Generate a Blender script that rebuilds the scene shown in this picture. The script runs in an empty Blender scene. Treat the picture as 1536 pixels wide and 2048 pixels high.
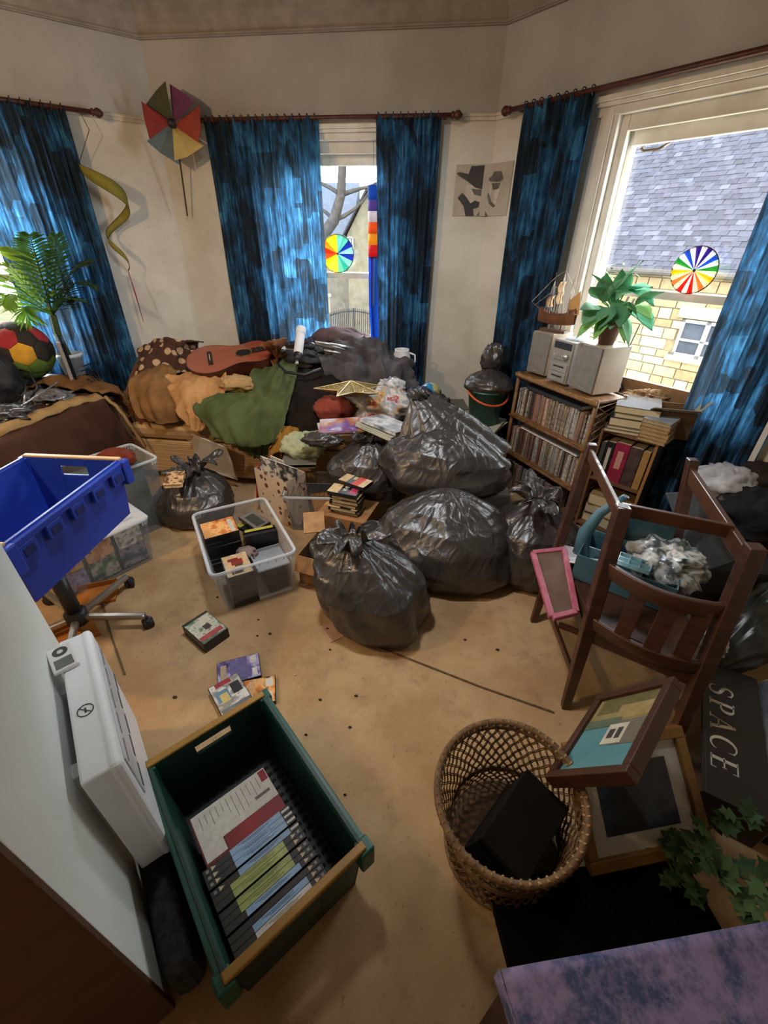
import bpy, bmesh, math, random
from math import sin, cos, pi, radians as rad
from mathutils import Vector as V, Matrix, noise
sc = bpy.context.scene
col = sc.collection
random.seed(7)

# ------------------------------------------------------------------ camera
FPX = 859.7                                   # focal length in pixels of the 1536 x 2048 frame
PITCH, ROLL, YAW = rad(32.54), rad(.70), rad(7.47)
EYE = V((0, 0, 1.7))
FW = V((-sin(YAW)*cos(PITCH), cos(YAW)*cos(PITCH), -sin(PITCH)))
_r = V((cos(YAW), sin(YAW), 0)); _u = _r.cross(FW)
RT = _r*cos(ROLL)+_u*sin(ROLL); UP = -_r*sin(ROLL)+_u*cos(ROLL)
cd = bpy.data.cameras.new('camera'); cam = bpy.data.objects.new('camera', cd); col.objects.link(cam)
cd.sensor_fit = 'VERTICAL'; cd.sensor_height = 36; cd.sensor_width = 27; cd.lens = FPX*36/2048
cd.clip_start = .02; cd.clip_end = 200
cam.matrix_world = Matrix(((RT.x, UP.x, -FW.x, EYE.x), (RT.y, UP.y, -FW.y, EYE.y), (RT.z, UP.z, -FW.z, EYE.z), (0, 0, 0, 1)))
sc.camera = cam
sc.view_settings.view_transform = 'Standard'; sc.view_settings.look = 'None'
sc.view_settings.gamma = 1; sc.view_settings.exposure = 1.2; sc.view_settings.use_curve_mapping = False
# ------------------------------------------------------------------ sky: even white overcast
w = bpy.data.worlds.new('overcast_sky'); sc.world = w; w.use_nodes = True
w.node_tree.nodes['Background'].inputs[0].default_value = (.90, .96, 1, 1)
w.node_tree.nodes['Background'].inputs[1].default_value = 10.0
# warm pendant bulb in the left half of the room (outside the frame)
LAMP = V((-2.25, .55, 2.42))
ld = bpy.data.lights.new('pendant_bulb', 'POINT'); ld.energy = 40; ld.color = (1, .68, .38); ld.shadow_soft_size = .06
lo = bpy.data.objects.new('pendant_bulb', ld); col.objects.link(lo); lo.location = LAMP

# neutral fill spot added to brighten the middle of the room (above the frame)
SPOT = V((-.60, 1.55, 2.80)); sd = bpy.data.lights.new('added_fill_spot', 'SPOT'); sd.energy = 54; sd.color = (.96, .97, 1); sd.shadow_soft_size = .13; sd.spot_size = rad(122); sd.spot_blend = .6
so = bpy.data.objects.new('added_fill_spot', sd); col.objects.link(so); so.location = SPOT; so.rotation_euler = (rad(28), 0, 0)

def at(x, y, z):
    """room point at height z that lies behind photo position (x, y): survey helper"""
    d = RT*(x-768)+UP*(1024-y)+FW*FPX
    return EYE+d*((z-EYE.z)/d.z)

# ------------------------------------------------------------------ materials
def lin(c):
    if isinstance(c, str): c = [int(c[i:i+2], 16) for i in (0, 2, 4)]
    return tuple(((v/255)/12.92 if v/255 <= .04045 else ((v/255+.055)/1.055)**2.4) for v in c)+(1,)
MC = {}
class NT:
    def __init__(s, name):
        s.m = bpy.data.materials.new(name); s.m.use_nodes = True; s.t = s.m.node_tree
        s.b = s.t.nodes['Principled BSDF']; s.out = s.t.nodes['Material Output']
    def n(s, k, **kw):
        x = s.t.nodes.new('ShaderNode'+k)
        for a, v in kw.items():
            if a[0] == '_': x.inputs[a[1:].replace('_', ' ')].default_value = v
            else: setattr(x, a, v)
        return x
    def l(s, a, b): s.t.links.new(a, b)
    def coord(s, kind='Object', scale=(1, 1, 1)):
        c = s.n('TexCoord'); m = s.n('Mapping'); m.inputs['Scale'].default_value = scale
        s.l(c.outputs[kind], m.inputs[0]); return m.outputs[0]
    def noise(s, vec, scale, detail=4, rough=.6):
        x = s.n('TexNoise', _Scale=scale, _Detail=detail, _Roughness=rough); s.l(vec, x.inputs['Vector']); return x.outputs[0]
    def ramp(s, fac, stops, interp='LINEAR'):
        r = s.n('ValToRGB'); r.color_ramp.interpolation = interp; e = r.color_ramp.elements
        while len(e) < len(stops): e.new(.5)
        for q, (p, c) in zip(e, stops): q.position = p; q.color = c if len(c) == 4 else lin(c)
        s.l(fac, r.inputs[0]); return r.outputs[0]
    def mix(s, f, a, b, mode='MIX'):
        m = s.n('MixRGB', blend_type=mode)
        for i, v in ((0, f), (1, a), (2, b)):
            if hasattr(v, 'links'): s.l(v, m.inputs[i])
            elif i == 0: m.inputs[0].default_value = v
            else: m.inputs[i].default_value = v if len(v) == 4 else lin(v)
        return m.outputs[0]
    def bump(s, h, strength, dist=.01):
        b = s.n('Bump', _Strength=strength, _Distance=dist); s.l(h, b.inputs['Height']); s.l(b.outputs[0], s.b.inputs['Normal'])
    def set(s, **kw):
        for a, v in kw.items(): s.b.inputs[a.replace('_', ' ')].default_value = v
def mat(c, rough=.6, c2=None, scale=9, bump=.0, bscale=60, metal=0, spec=.5, coat=0, amt=1., stretch=(1, 1, 1), name='mat'):
    key = (str(c), rough, str(c2), scale, bump, bscale, metal, spec, coat, stretch)
    if key in MC: return MC[key]
    t = NT(name); v = t.coord('Object', stretch); a = lin(c)
    b = lin(c2) if c2 else tuple(x*.72 for x in a[:3])+(1,)
    f = t.ramp(t.noise(v, scale), [(.35, (0, 0, 0, 1)), (.68, (1, 1, 1, 1))])
    t.l(t.mix(f, a, b), t.b.inputs['Base Color'])
    t.set(Roughness=rough, Metallic=metal); t.b.inputs['Specular IOR Level'].default_value = spec
    if coat: t.b.inputs['Coat Weight'].default_value = coat
    if bump: t.bump(t.noise(v, bscale, 5), bump, .006)
    MC[key] = t.m; return t.m
def clear_mat(tint, white=.2, rough=.15, name='clear_plastic'):
    key = ('clear', str(tint), white, rough)
    if key in MC: return MC[key]
    t = NT(name); tr = t.n('BsdfTransparent'); tr.inputs[0].default_value = (.95, .96, .97, 1)
    t.b.inputs['Base Color'].default_value = lin(tint); t.set(Roughness=rough)
    fr = t.n('LayerWeight', _Blend=.12); mth = t.n('Math', operation='ADD'); mth.inputs[1].default_value = white
    t.l(fr.outputs['Facing'], mth.inputs[0]); cl = t.n('Math', operation='MINIMUM'); cl.inputs[1].default_value = .92
    t.l(mth.outputs[0], cl.inputs[0])
    m = t.n('MixShader'); t.l(cl.outputs[0], m.inputs[0]); t.l(tr.outputs[0], m.inputs[1]); t.l(t.b.outputs[0], m.inputs[2])
    t.l(m.outputs[0], t.out.inputs[0]); MC[key] = t.m; return t.m
def glass_mat(k=.05):
    t = NT('window_glass'); tr = t.n('BsdfTransparent'); g = t.n('BsdfGlossy', _Roughness=.02)
    m = t.n('MixShader'); m.inputs[0].default_value = k
    t.l(tr.outputs[0], m.inputs[1]); t.l(g.outputs[0], m.inputs[2]); t.l(m.outputs[0], t.out.inputs[0]); return t.m
def translucent(c, c2, amt=.4, scale=20, rough=.8, name='thin_cloth', tc=None):
    key = ('tl', str(c), str(c2), amt, scale)
    if key in MC: return MC[key]
    t = NT(name); v = t.coord(); k = t.mix(t.noise(v, scale), c, c2); t.l(k, t.b.inputs['Base Color']); t.set(Roughness=rough)
    tl = t.n('BsdfTranslucent'); t.l(k, tl.inputs[0]); m = t.n('MixShader'); m.inputs[0].default_value = amt
    t.l(t.b.outputs[0], m.inputs[1]); t.l(tl.outputs[0], m.inputs[2]); t.l(m.outputs[0], t.out.inputs[0]); MC[key] = t.m; return t.m
def cover(seed, cols, scale=7, rough=.3):
    """printed picture cover: hard blotches of the given colours"""
    key = ('cv', seed, str(cols), scale)
    if key in MC: return MC[key]
    t = NT('printed_cover'); c = t.n('TexCoord'); m = t.n('Mapping'); m.inputs['Location'].default_value = (seed*3.7, seed*1.3, seed)
    t.l(c.outputs['Object'], m.inputs[0]); f = t.noise(m.outputs[0], scale, 3, .55)
    n = len(cols); st = [(.30+.42*i/max(1, n-1)-.02, lin(q)) for i, q in enumerate(cols)]
    t.l(t.ramp(f, st, 'EASE'), t.b.inputs['Base Color']); t.set(Roughness=rough); MC[key] = t.m; return t.m

# ------------------------------------------------------------------ mesh builder
def rotz(a): return Matrix.Rotation(a, 4, 'Z')
def frame(o, x, y=None, z=None):
    """matrix from origin and x / z axes"""
    x = V(x).normalized(); z = V(z or (0, 0, 1)).normalized(); y = z.cross(x).normalized(); z = x.cross(y)
    return Matrix(((x.x, y.x, z.x, o[0]), (x.y, y.y, z.y, o[1]), (x.z, y.z, z.z, o[2]), (0, 0, 0, 1)))
class MB:
    def __init__(s): s.v = []; s.f = []; s.x = Matrix(); s.uv = None
    def add(s, vs, fs):
        k = len(s.v); s.v += [s.x @ V(p) for p in vs]; s.f += [tuple(i+k for i in f) for f in fs]; return s
    def box(s, x0, x1, y0, y1, z0, z1, t=0, ty=None):
        """box; t / ty shrink the bottom (taper) on each side"""
        ty = t if ty is None else ty
        return s.add([(x0+t, y0+ty, z0), (x1-t, y0+ty, z0), (x1-t, y1-ty, z0), (x0+t, y1-ty, z0), (x0, y0, z1), (x1, y0, z1), (x1, y1, z1), (x0, y1, z1)],
                     [(3, 2, 1, 0), (4, 5, 6, 7), (0, 1, 5, 4), (1, 2, 6, 5), (2, 3, 7, 6), (3, 0, 4, 7)])
    def cbox(s, c, d): return s.box(c[0]-d[0]/2, c[0]+d[0]/2, c[1]-d[1]/2, c[1]+d[1]/2, c[2]-d[2]/2, c[2]+d[2]/2)
    def bar(s, a, b, w, h, up=(0, 0, 1)):
        a, b = V(a), V(b); d = (b-a); L = d.length; d.normalize(); u = V(up)
        if abs(d.dot(u)) > .98: u = V((1, 0, 0))
        sx = d.cross(u).normalized(); u = sx.cross(d)
        vs = []
        for p in (a, b): vs += [p+sx*w/2*i+u*h/2*j for i, j in ((-1, -1), (1, -1), (1, 1), (-1, 1))]
        return s.add(vs, [(0, 1, 2, 3), (7, 6, 5, 4), (0, 4, 5, 1), (1, 5, 6, 2), (2, 6, 7, 3), (3, 7, 4, 0)])
    def tube(s, pts, r, n=8, closed=False, rs=None):
        pts = [V(p) for p in pts]; m = len(pts); vs = []; fs = []; u = None
        for i, p in enumerate(pts):
            if closed: d = pts[(i+1) % m]-pts[i-1]
            else: d = pts[min(i+1, m-1)]-pts[max(i-1, 0)]
            d.normalize()
            if u is None: u = d.orthogonal().normalized()
            u = (u-d*u.dot(d)); u = u.normalized() if u.length > 1e-6 else d.orthogonal().normalized(); q = d.cross(u)
            R = rs[i] if rs else r
            vs += [p+u*cos(2*pi*k/n)*R+q*sin(2*pi*k/n)*R for k in range(n)]
        for i in range(m if closed else m-1):
            a, b = i*n, ((i+1) % m)*n
            fs += [(a+k, a+(k+1) % n, b+(k+1) % n, b+k) for k in range(n)]
        if not closed: fs += [tuple(range(n))[::-1], tuple(range((m-1)*n, m*n))]
        return s.add(vs, fs)
    def cyl(s, a, b, r, r2=None, n=12): return s.tube([a, b], r, n, rs=[r, r if r2 is None else r2])
    def lathe(s, prof, n=24, c=(0, 0, 0), close=False):
        vs = []; fs = []; c = V(c)
        for r, z in prof: vs += [c+V((r*cos(2*pi*k/n), r*sin(2*pi*k/n), z)) for k in range(n)]
        m = len(prof)
        for i in range(m if close else m-1):
            a, b = i*n, ((i+1) % m)*n
            fs += [(a+k, a+(k+1) % n, b+(k+1) % n, b+k) for k in range(n)]
        if not close:
            if prof[0][0] > 1e-4: fs.append(tuple(range(n))[::-1])
            if prof[-1][0] > 1e-4: fs.append(tuple(range((m-1)*n, m*n)))
        return s.add(vs, fs)
    def ball(s, c, r, nu=16, nv=10):
        r = (r, r, r) if not hasattr(r, '__len__') else r; vs = []; fs = []
        for j in range(nv+1):
            p = pi*j/nv
            for i in range(nu): vs.append((c[0]+r[0]*sin(p)*cos(2*pi*i/nu), c[1]+r[1]*sin(p)*sin(2*pi*i/nu), c[2]+r[2]*cos(p)))
        for j in range(nv):
            for i in range(nu): a = j*nu; fs.append((a+i, a+(i+1) % nu, a+nu+(i+1) % nu, a+nu+i)[::-1])
        return s.add(vs, fs)
    def prism(s, pts, z0, z1):
        n = len(pts); return s.add([(x, y, z0) for x, y in pts]+[(x, y, z1) for x, y in pts],
                                   [tuple(range(n))[::-1], tuple(range(n, 2*n))]+[(i, (i+1) % n, n+(i+1) % n, n+i) for i in range(n)])
    def torus(s, c, R, r, ax=(0, 0, 1), n=28, m=8, a0=0, a1=2*pi):
        z = V(ax).normalized(); x = z.orthogonal().normalized(); y = z.cross(x); c = V(c); full = abs(a1-a0-2*pi) < 1e-6
        k = n if full else n+1
        return s.tube([c+x*cos(a0+(a1-a0)*i/n)*R+y*sin(a0+(a1-a0)*i/n)*R for i in range(k)], r, m, full)
    def grid(s, fn, nu, nv, closed=False):
        """fn(u, v) with u, v in 0..1"""
        vs = [fn(i/nu, j/nv) for j in range(nv+1) for i in range(nu+(0 if closed else 1))]; k = nu if closed else nu+1
        return s.add(vs, [(j*k+i, j*k+(i+1) % k, (j+1)*k+(i+1) % k, (j+1)*k+i) for j in range(nv) for i in range(nu)])
    def build(s, name, m, parent=None, smooth=False, bevel=0, world=False, solid=0, sub=0, loc=None, recalc=True):
        me = bpy.data.meshes.new(name)
        vs = s.v
        if parent is not None and world: iv = wm(parent).inverted(); vs = [iv @ p for p in vs]
        me.from_pydata([tuple(p) for p in vs], [], s.f)
        if recalc:
            b = bmesh.new(); b.from_mesh(me); bmesh.ops.recalc_face_normals(b, faces=b.faces); b.to_mesh(me); b.free()
        if s.uv:
            l = me.uv_layers.new(name='UVMap')
            for lp in me.loops: l.data[lp.index].uv = s.uv[lp.vertex_index]
        for q in (m if isinstance(m, (list, tuple)) else [m]): me.materials.append(q)
        o = bpy.data.objects.new(name, me); col.objects.link(o)
        if parent is not None: o.parent = parent
        if loc is not None: o.location = loc
        if smooth: me.polygons.foreach_set('use_smooth', [True]*len(me.polygons))
        if solid:
            q = o.modifiers.new('thickness', 'SOLIDIFY'); q.thickness = solid; q.offset = -1
        if bevel:
            q = o.modifiers.new('edges', 'BEVEL'); q.width = bevel; q.segments = 2; q.limit_method = 'ANGLE'; q.angle_limit = rad(40)
        if sub:
            q = o.modifiers.new('round', 'SUBSURF'); q.levels = sub; q.render_levels = sub
        return o
def wm(o):
    return (wm(o.parent) if o.parent else Matrix()) @ o.matrix_basis
def tag(o, label, cat, group=None):
    o['label'] = label; o['category'] = cat
    if group: o['group'] = group
    return o
def thing(name, label, cat, loc=(0, 0, 0), rz=0, group=None, M=None):
    o = bpy.data.objects.new(name, None); col.objects.link(o); o.empty_display_size = .1
    if M is not None: o.matrix_basis = M
    else: o.location = loc; o.rotation_euler = (0, 0, rz)
    return tag(o, label, cat, group)
def struct(o): o['kind'] = 'structure'; return o
def stuff(o): o['kind'] = 'stuff'; return o
def box(d, name, m, parent=None, bevel=.003, **kw): return MB().box(*d).build(name, m, parent, bevel=bevel, **kw)
def copy_tree(o, parent=None):
    c = o.copy(); col.objects.link(c)
    if parent: c.parent = parent
    for ch in [k for k in KIDS.get(o.name, [])]: copy_tree(ch, c)
    return c
KIDS = {}
def text(s, size, m, name, parent, M, ext=.0006, spacing=1.0):
    cu = bpy.data.curves.new('lettering', 'FONT'); cu.body = s; cu.size = size; cu.extrude = ext; cu.align_x = 'CENTER'; cu.align_y = 'CENTER'; cu.space_character = spacing
    to = bpy.data.objects.new('tmp', cu); col.objects.link(to)
    me = bpy.data.meshes.new_from_object(to.evaluated_get(bpy.context.evaluated_depsgraph_get()))
    bpy.data.objects.remove(to); me.materials.clear(); me.materials.append(m)
    o = bpy.data.objects.new(name, me); col.objects.link(o); o.parent = parent; o.matrix_basis = M; return o
def nz(p, s=1., seed=0): return noise.noise(V(p)*s+V((seed*7.13, seed*3.71, seed*1.9)))

# ------------------------------------------------------------------ room shell
Q = .70710678
WALLS = {'left': (V((-2.27, 4, 0)), V((-Q, -Q, 0)), V((Q, -Q, 0))),
         'center': (V((-2.27, 4, 0)), V((1, 0, 0)), V((0, -1, 0))),
         'right': (V((.224, 4, 0)), V((Q, -Q, 0)), V((-Q, -Q, 0)))}
def WP(wall, t, off, z):
    o, u, n = WALLS[wall]; return o+u*t+n*off+V((0, 0, z))
def wbox(mb, wall, t0, t1, o0, o1, z0, z1):
    return mb.add([WP(wall, t, o, z) for z in (z0, z1) for t, o in ((t0, o0), (t1, o0), (t1, o1), (t0, o1))],
                  [(3, 2, 1, 0), (4, 5, 6, 7), (0, 1, 5, 4), (1, 2, 6, 5), (2, 3, 7, 6), (3, 0, 4, 7)])
H = 3.06
def wall_mat():
    t = NT('painted_wall'); g = t.n('NewGeometry'); sx = t.n('SeparateXYZ'); t.l(g.outputs['Position'], sx.inputs[0])
    st = t.n('Math', operation='GREATER_THAN'); st.inputs[1].default_value = 2.415; t.l(sx.outputs[2], st.inputs[0])
    n1 = t.noise(g.outputs['Position'], 2.2, 5); n2 = t.noise(g.outputs['Position'], 9, 6)
    lo_ = t.mix(t.ramp(n1, [(.4, (0, 0, 0, 1)), (.75, (1, 1, 1, 1))]), 'dcd8cc', 'c4bdae')
    lo_ = t.mix(t.ramp(n2, [(.62, (0, 0, 0, 1)), (.8, (.5, .5, .5, 1))]), lo_, 'a8a090')
    hi = t.mix(t.ramp(n1, [(.35, (0, 0, 0, 1)), (.7, (1, 1, 1, 1))]), 'b6b4b2', 'a4a29e')
    t.l(t.mix(st.outputs[0], lo_, hi), t.b.inputs['Base Color']); t.set(Roughness=.75)
    t.bump(t.noise(g.outputs['Position'], 120, 3), .12, .003); return t.m
WALLM = wall_mat()
WHITE = mat('e6e3da', .42, 'd3cec2', 6, name='white_gloss_paint')
def carpet_mat():
    t = NT('worn_carpet'); v = t.coord()
    a = t.mix(t.ramp(t.noise(v, 1.7, 5), [(.40, (0, 0, 0, 1)), (.60, (1, 1, 1, 1))]), 'b99a70', '9c774c')
    a = t.mix(t.ramp(t.noise(v, 5, 6, .7), [(.52, (0, 0, 0, 1)), (.75, (.8, .8, .8, 1))]), a, '74563a')
    a = t.mix(t.ramp(t.noise(v, 34, 4, .7), [(.62, (0, 0, 0, 1)), (.72, (.8, .8, .8, 1))]), a, '574430')
    f = t.noise(v, 420, 2); a = t.mix(t.ramp(f, [(.3, (.0, .0, .0, 1)), (.7, (.35, .35, .35, 1))]), a, 'cbb698')
    t.l(a, t.b.inputs['Base Color']); t.set(Roughness=.95); t.b.inputs['Specular IOR Level'].default_value = .1
    t.bump(t.mix(.4, f, t.noise(v, 60, 3)), .5, .006); return t.m
CARPET = carpet_mat()
flo = struct(MB().add([(-5, -2.6, 0), (3, -2.6, 0), (3, 4.3, 0), (-5, 4.3, 0), (-5, -2.6, -.1), (3, -2.6, -.1), (3, 4.3, -.1), (-5, 4.3, -.1)],
                      [(0, 1, 2, 3), (7, 6, 5, 4), (0, 4, 5, 1), (1, 5, 6, 2), (2, 6, 7, 3), (3, 7, 4, 0)]).build('floor', CARPET))
SEAM = mat('4b3a28', .95, '6a5238', 40)
for pts in ([at(762, 1296, 0), at(830, 1323, 0), at(960, 1374, 0), at(1040, 1402, 0), at(1108, 1426, 0)], [at(203, 1200, 0), at(222, 1270, 0), at(250, 1350, 0)]):
    mb = MB()
    for a, b in zip(pts, pts[1:]): mb.bar(a+V((0, 0, .001)), b+V((0, 0, .001)), .009, .006)
    mb.build('carpet_seam', SEAM, flo)
# crumbs trodden into the carpet
CR = mat('3a2c1e', .9); CRL = mat('d8cdb8', .8)
for i, (x, y) in enumerate([(435, 1195), (517, 1240), (540, 1268), (515, 1272), (655, 1258), (700, 1455), (690, 1590), (712, 1392), (590, 1350), (640, 1400), (660, 1300), (480, 1420), (930, 1280), (995, 1300), (560, 1440), (612, 1470), (500, 1450), (350, 1395)]):
    p = at(x, y, 0); r = .004+.004*random.random()
    MB().ball((p.x, p.y, .003), (r*1.5, r, .004), 6, 4).build('crumb', CRL if i in (8, 14) else CR, flo)
WIN = {'left': (.90, 2.0), 'center': (.74, 1.76), 'right': (.90, 2.0)}
SILL, HEAD = .84, 2.30
LEN = {'left': 2.4, 'center': 2.494, 'right': 2.4}
for wn in WALLS:
    a, b = WIN[wn]; L = LEN[wn]; mb = MB(); T = -.24
    e = .12
    wbox(mb, wn, -e, a, T, 0, 0, H); wbox(mb, wn, b, L+(e if wn == 'center' else 0), T, 0, 0, H)
    wbox(mb, wn, a, b, T, 0, 0, SILL); wbox(mb, wn, a, b, T, 0, HEAD, H)
    struct(mb.build('wall_bay_'+wn, WALLM))
xr, yr = WP('right', 2.4, 0, 0).x, WP('right', 2.4, 0, 0).y; xl = WP('left', 2.4, 0, 0).x
struct(MB().box(xr, xr+.2, -2.6, yr+.1, 0, H).build('wall_right', WALLM))
struct(MB().box(xl-.2, xl, -2.6, yr+.1, 0, H).build('wall_left', WALLM))
struct(MB().box(xl-.2, xr+.2, -2.8, -2.6, 0, H).build('wall_back', WALLM))
struct(MB().box(-5, 3, -2.8, 4.3, H, H+.15).build('ceiling', mat('a09c98', .8, '92908c', 2, name='ceiling_paint')))
# picture rail and cornice
nt = 0
for wn in WALLS:
    mb = MB(); L = LEN[wn]
    for o1, z0, z1 in ((.018, 2.385, 2.425), (.03, 2.405, 2.418)): wbox(mb, wn, 0, L, 0, o1, z0, z1)
    nt += 1; struct(mb.build('trim_%d' % nt, mat('d8d0be', .5), bevel=.003))
    mb = MB()
    for o1, z0, z1 in ((.022, 2.835, 2.862), (.032, 2.842, 2.854)): wbox(mb, wn, -.0, L, 0, o1, z0, z1)
    cv = [(.012, 2.862), (.02, 2.90), (.045, 2.945), (.085, 2.985), (.13, 3.01), (.15, 3.02), (.155, H)]
    mb.grid(lambda u, v: WP(wn, L*u, cv[round(v*6)][0], cv[round(v*6)][1]), 1, 6)
    nt += 1; struct(mb.build('trim_%d' % nt, mat('a09890', .7), bevel=.003))
    mb = MB(); wbox(mb, wn, 0, L, 0, .018, 0, .16); wbox(mb, wn, 0, L, 0, .012, .16, .18)
    struct(mb.build('baseboard_'+wn, WHITE, bevel=.004))
# windows: sliding sashes in a moulded casing
GLASS = glass_mat()
def window(k, wn):
    a, b = WIN[wn]; root = bpy.data.objects.new('window_%d' % k, None); col.objects.link(root); struct(root); root.location = WP(wn, (a+b)/2, 0, SILL)
    def part(name, boxes, m=WHITE, bevel=.004):
        mb = MB()
        for q in boxes: wbox(mb, wn, *q)
        return mb.build(name, m, root, bevel=bevel, world=True)
    c = .10
    part('casing', [(a-c, a+.01, -.02, .022, SILL-.05, HEAD+.02), (b-.01, b+c, -.02, .022, SILL-.05, HEAD+.02),
                    (a-c+.02, a-.02, .022, .034, SILL-.05, HEAD+.02), (b+.02, b+c-.02, .022, .034, SILL-.05, HEAD+.02)])
    part('head_moulding', [(a-c-.02, b+c+.02, -.02, .03, HEAD-.01, HEAD+.03), (a-c-.02, b+c+.02, -.02, .05, HEAD+.03, HEAD+.05), (a-c-.03, b+c+.03, -.02, .065, HEAD+.05, HEAD+.075), (a-c, b+c, -.02, .02, HEAD+.075, 2.40)])
    part('sill', [(a-.14, b+.14, -.16, .05, SILL-.035, SILL)], bevel=.01)
    part('jamb', [(a, a+.035, -.2, -.05, SILL, HEAD), (b-.035, b, -.2, -.05, SILL, HEAD), (a+.035, b-.035, -.2, -.05, HEAD-.05, HEAD), (a, a+.055, -.05, -.02, SILL, HEAD), (b-.055, b, -.05, -.02, SILL, HEAD), (a+.055, b-.055, -.05, -.022, HEAD-.08, HEAD)])
    g0, g1 = a+.05, b-.05
    def sash(nm, z0, z1, o, bt, tp):
        s = part(nm, [(a+.03, g0+.01, o, o+.04, z0, z1), (g1-.01, b-.03, o, o+.04, z0, z1), (a+.03, b-.03, o, o+.04, z0, z0+bt), (a+.03, b-.03, o, o+.04, z1-tp, z1)])
        mb = MB(); wbox(mb, wn, g0, g1, o+.018, o+.022, z0+bt-.005, z1-tp+.005)
        iv = wm(root).inverted(); mb.v = [iv @ p for p in mb.v]; mb.build('pane', GLASS, s); return s
    sash('upper_sash', 1.41, HEAD-.05, -.14, .035, .09)
    sash('lower_sash', SILL, 1.45, -.09, .08, .045)
    return root, part
for k, wn in enumerate(('left', 'center', 'right')):
    root, part = window(k+1, wn)
    pd = bpy.data.lights.new('window_portal', 'AREA'); pd.shape = 'RECTANGLE'; a, b = WIN[wn]; pd.size = b-a; pd.size_y = HEAD-SILL; pd.cycles.is_portal = True
    po = bpy.data.objects.new('window_portal', pd); col.objects.link(po); o, u, n = WALLS[wn]
    c = WP(wn, (a+b)/2, -.22, (SILL+HEAD)/2); po.matrix_basis = frame(c, u, z=-n)
    if wn == 'right':
        mb = MB(); c = 1.10
        mb.tube([WP(wn, c-.07, -.10, 2.15), WP(wn, c-.06, -.06, 2.135), WP(wn, c-.04, -.055, 2.125), WP(wn, c+.04, -.055, 2.125), WP(wn, c+.06, -.06, 2.135), WP(wn, c+.07, -.10, 2.15)], .007, 8)
        mb.build('sash_handle', mat('8d8270', .35, metal=.7), root, True, world=True)
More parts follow.
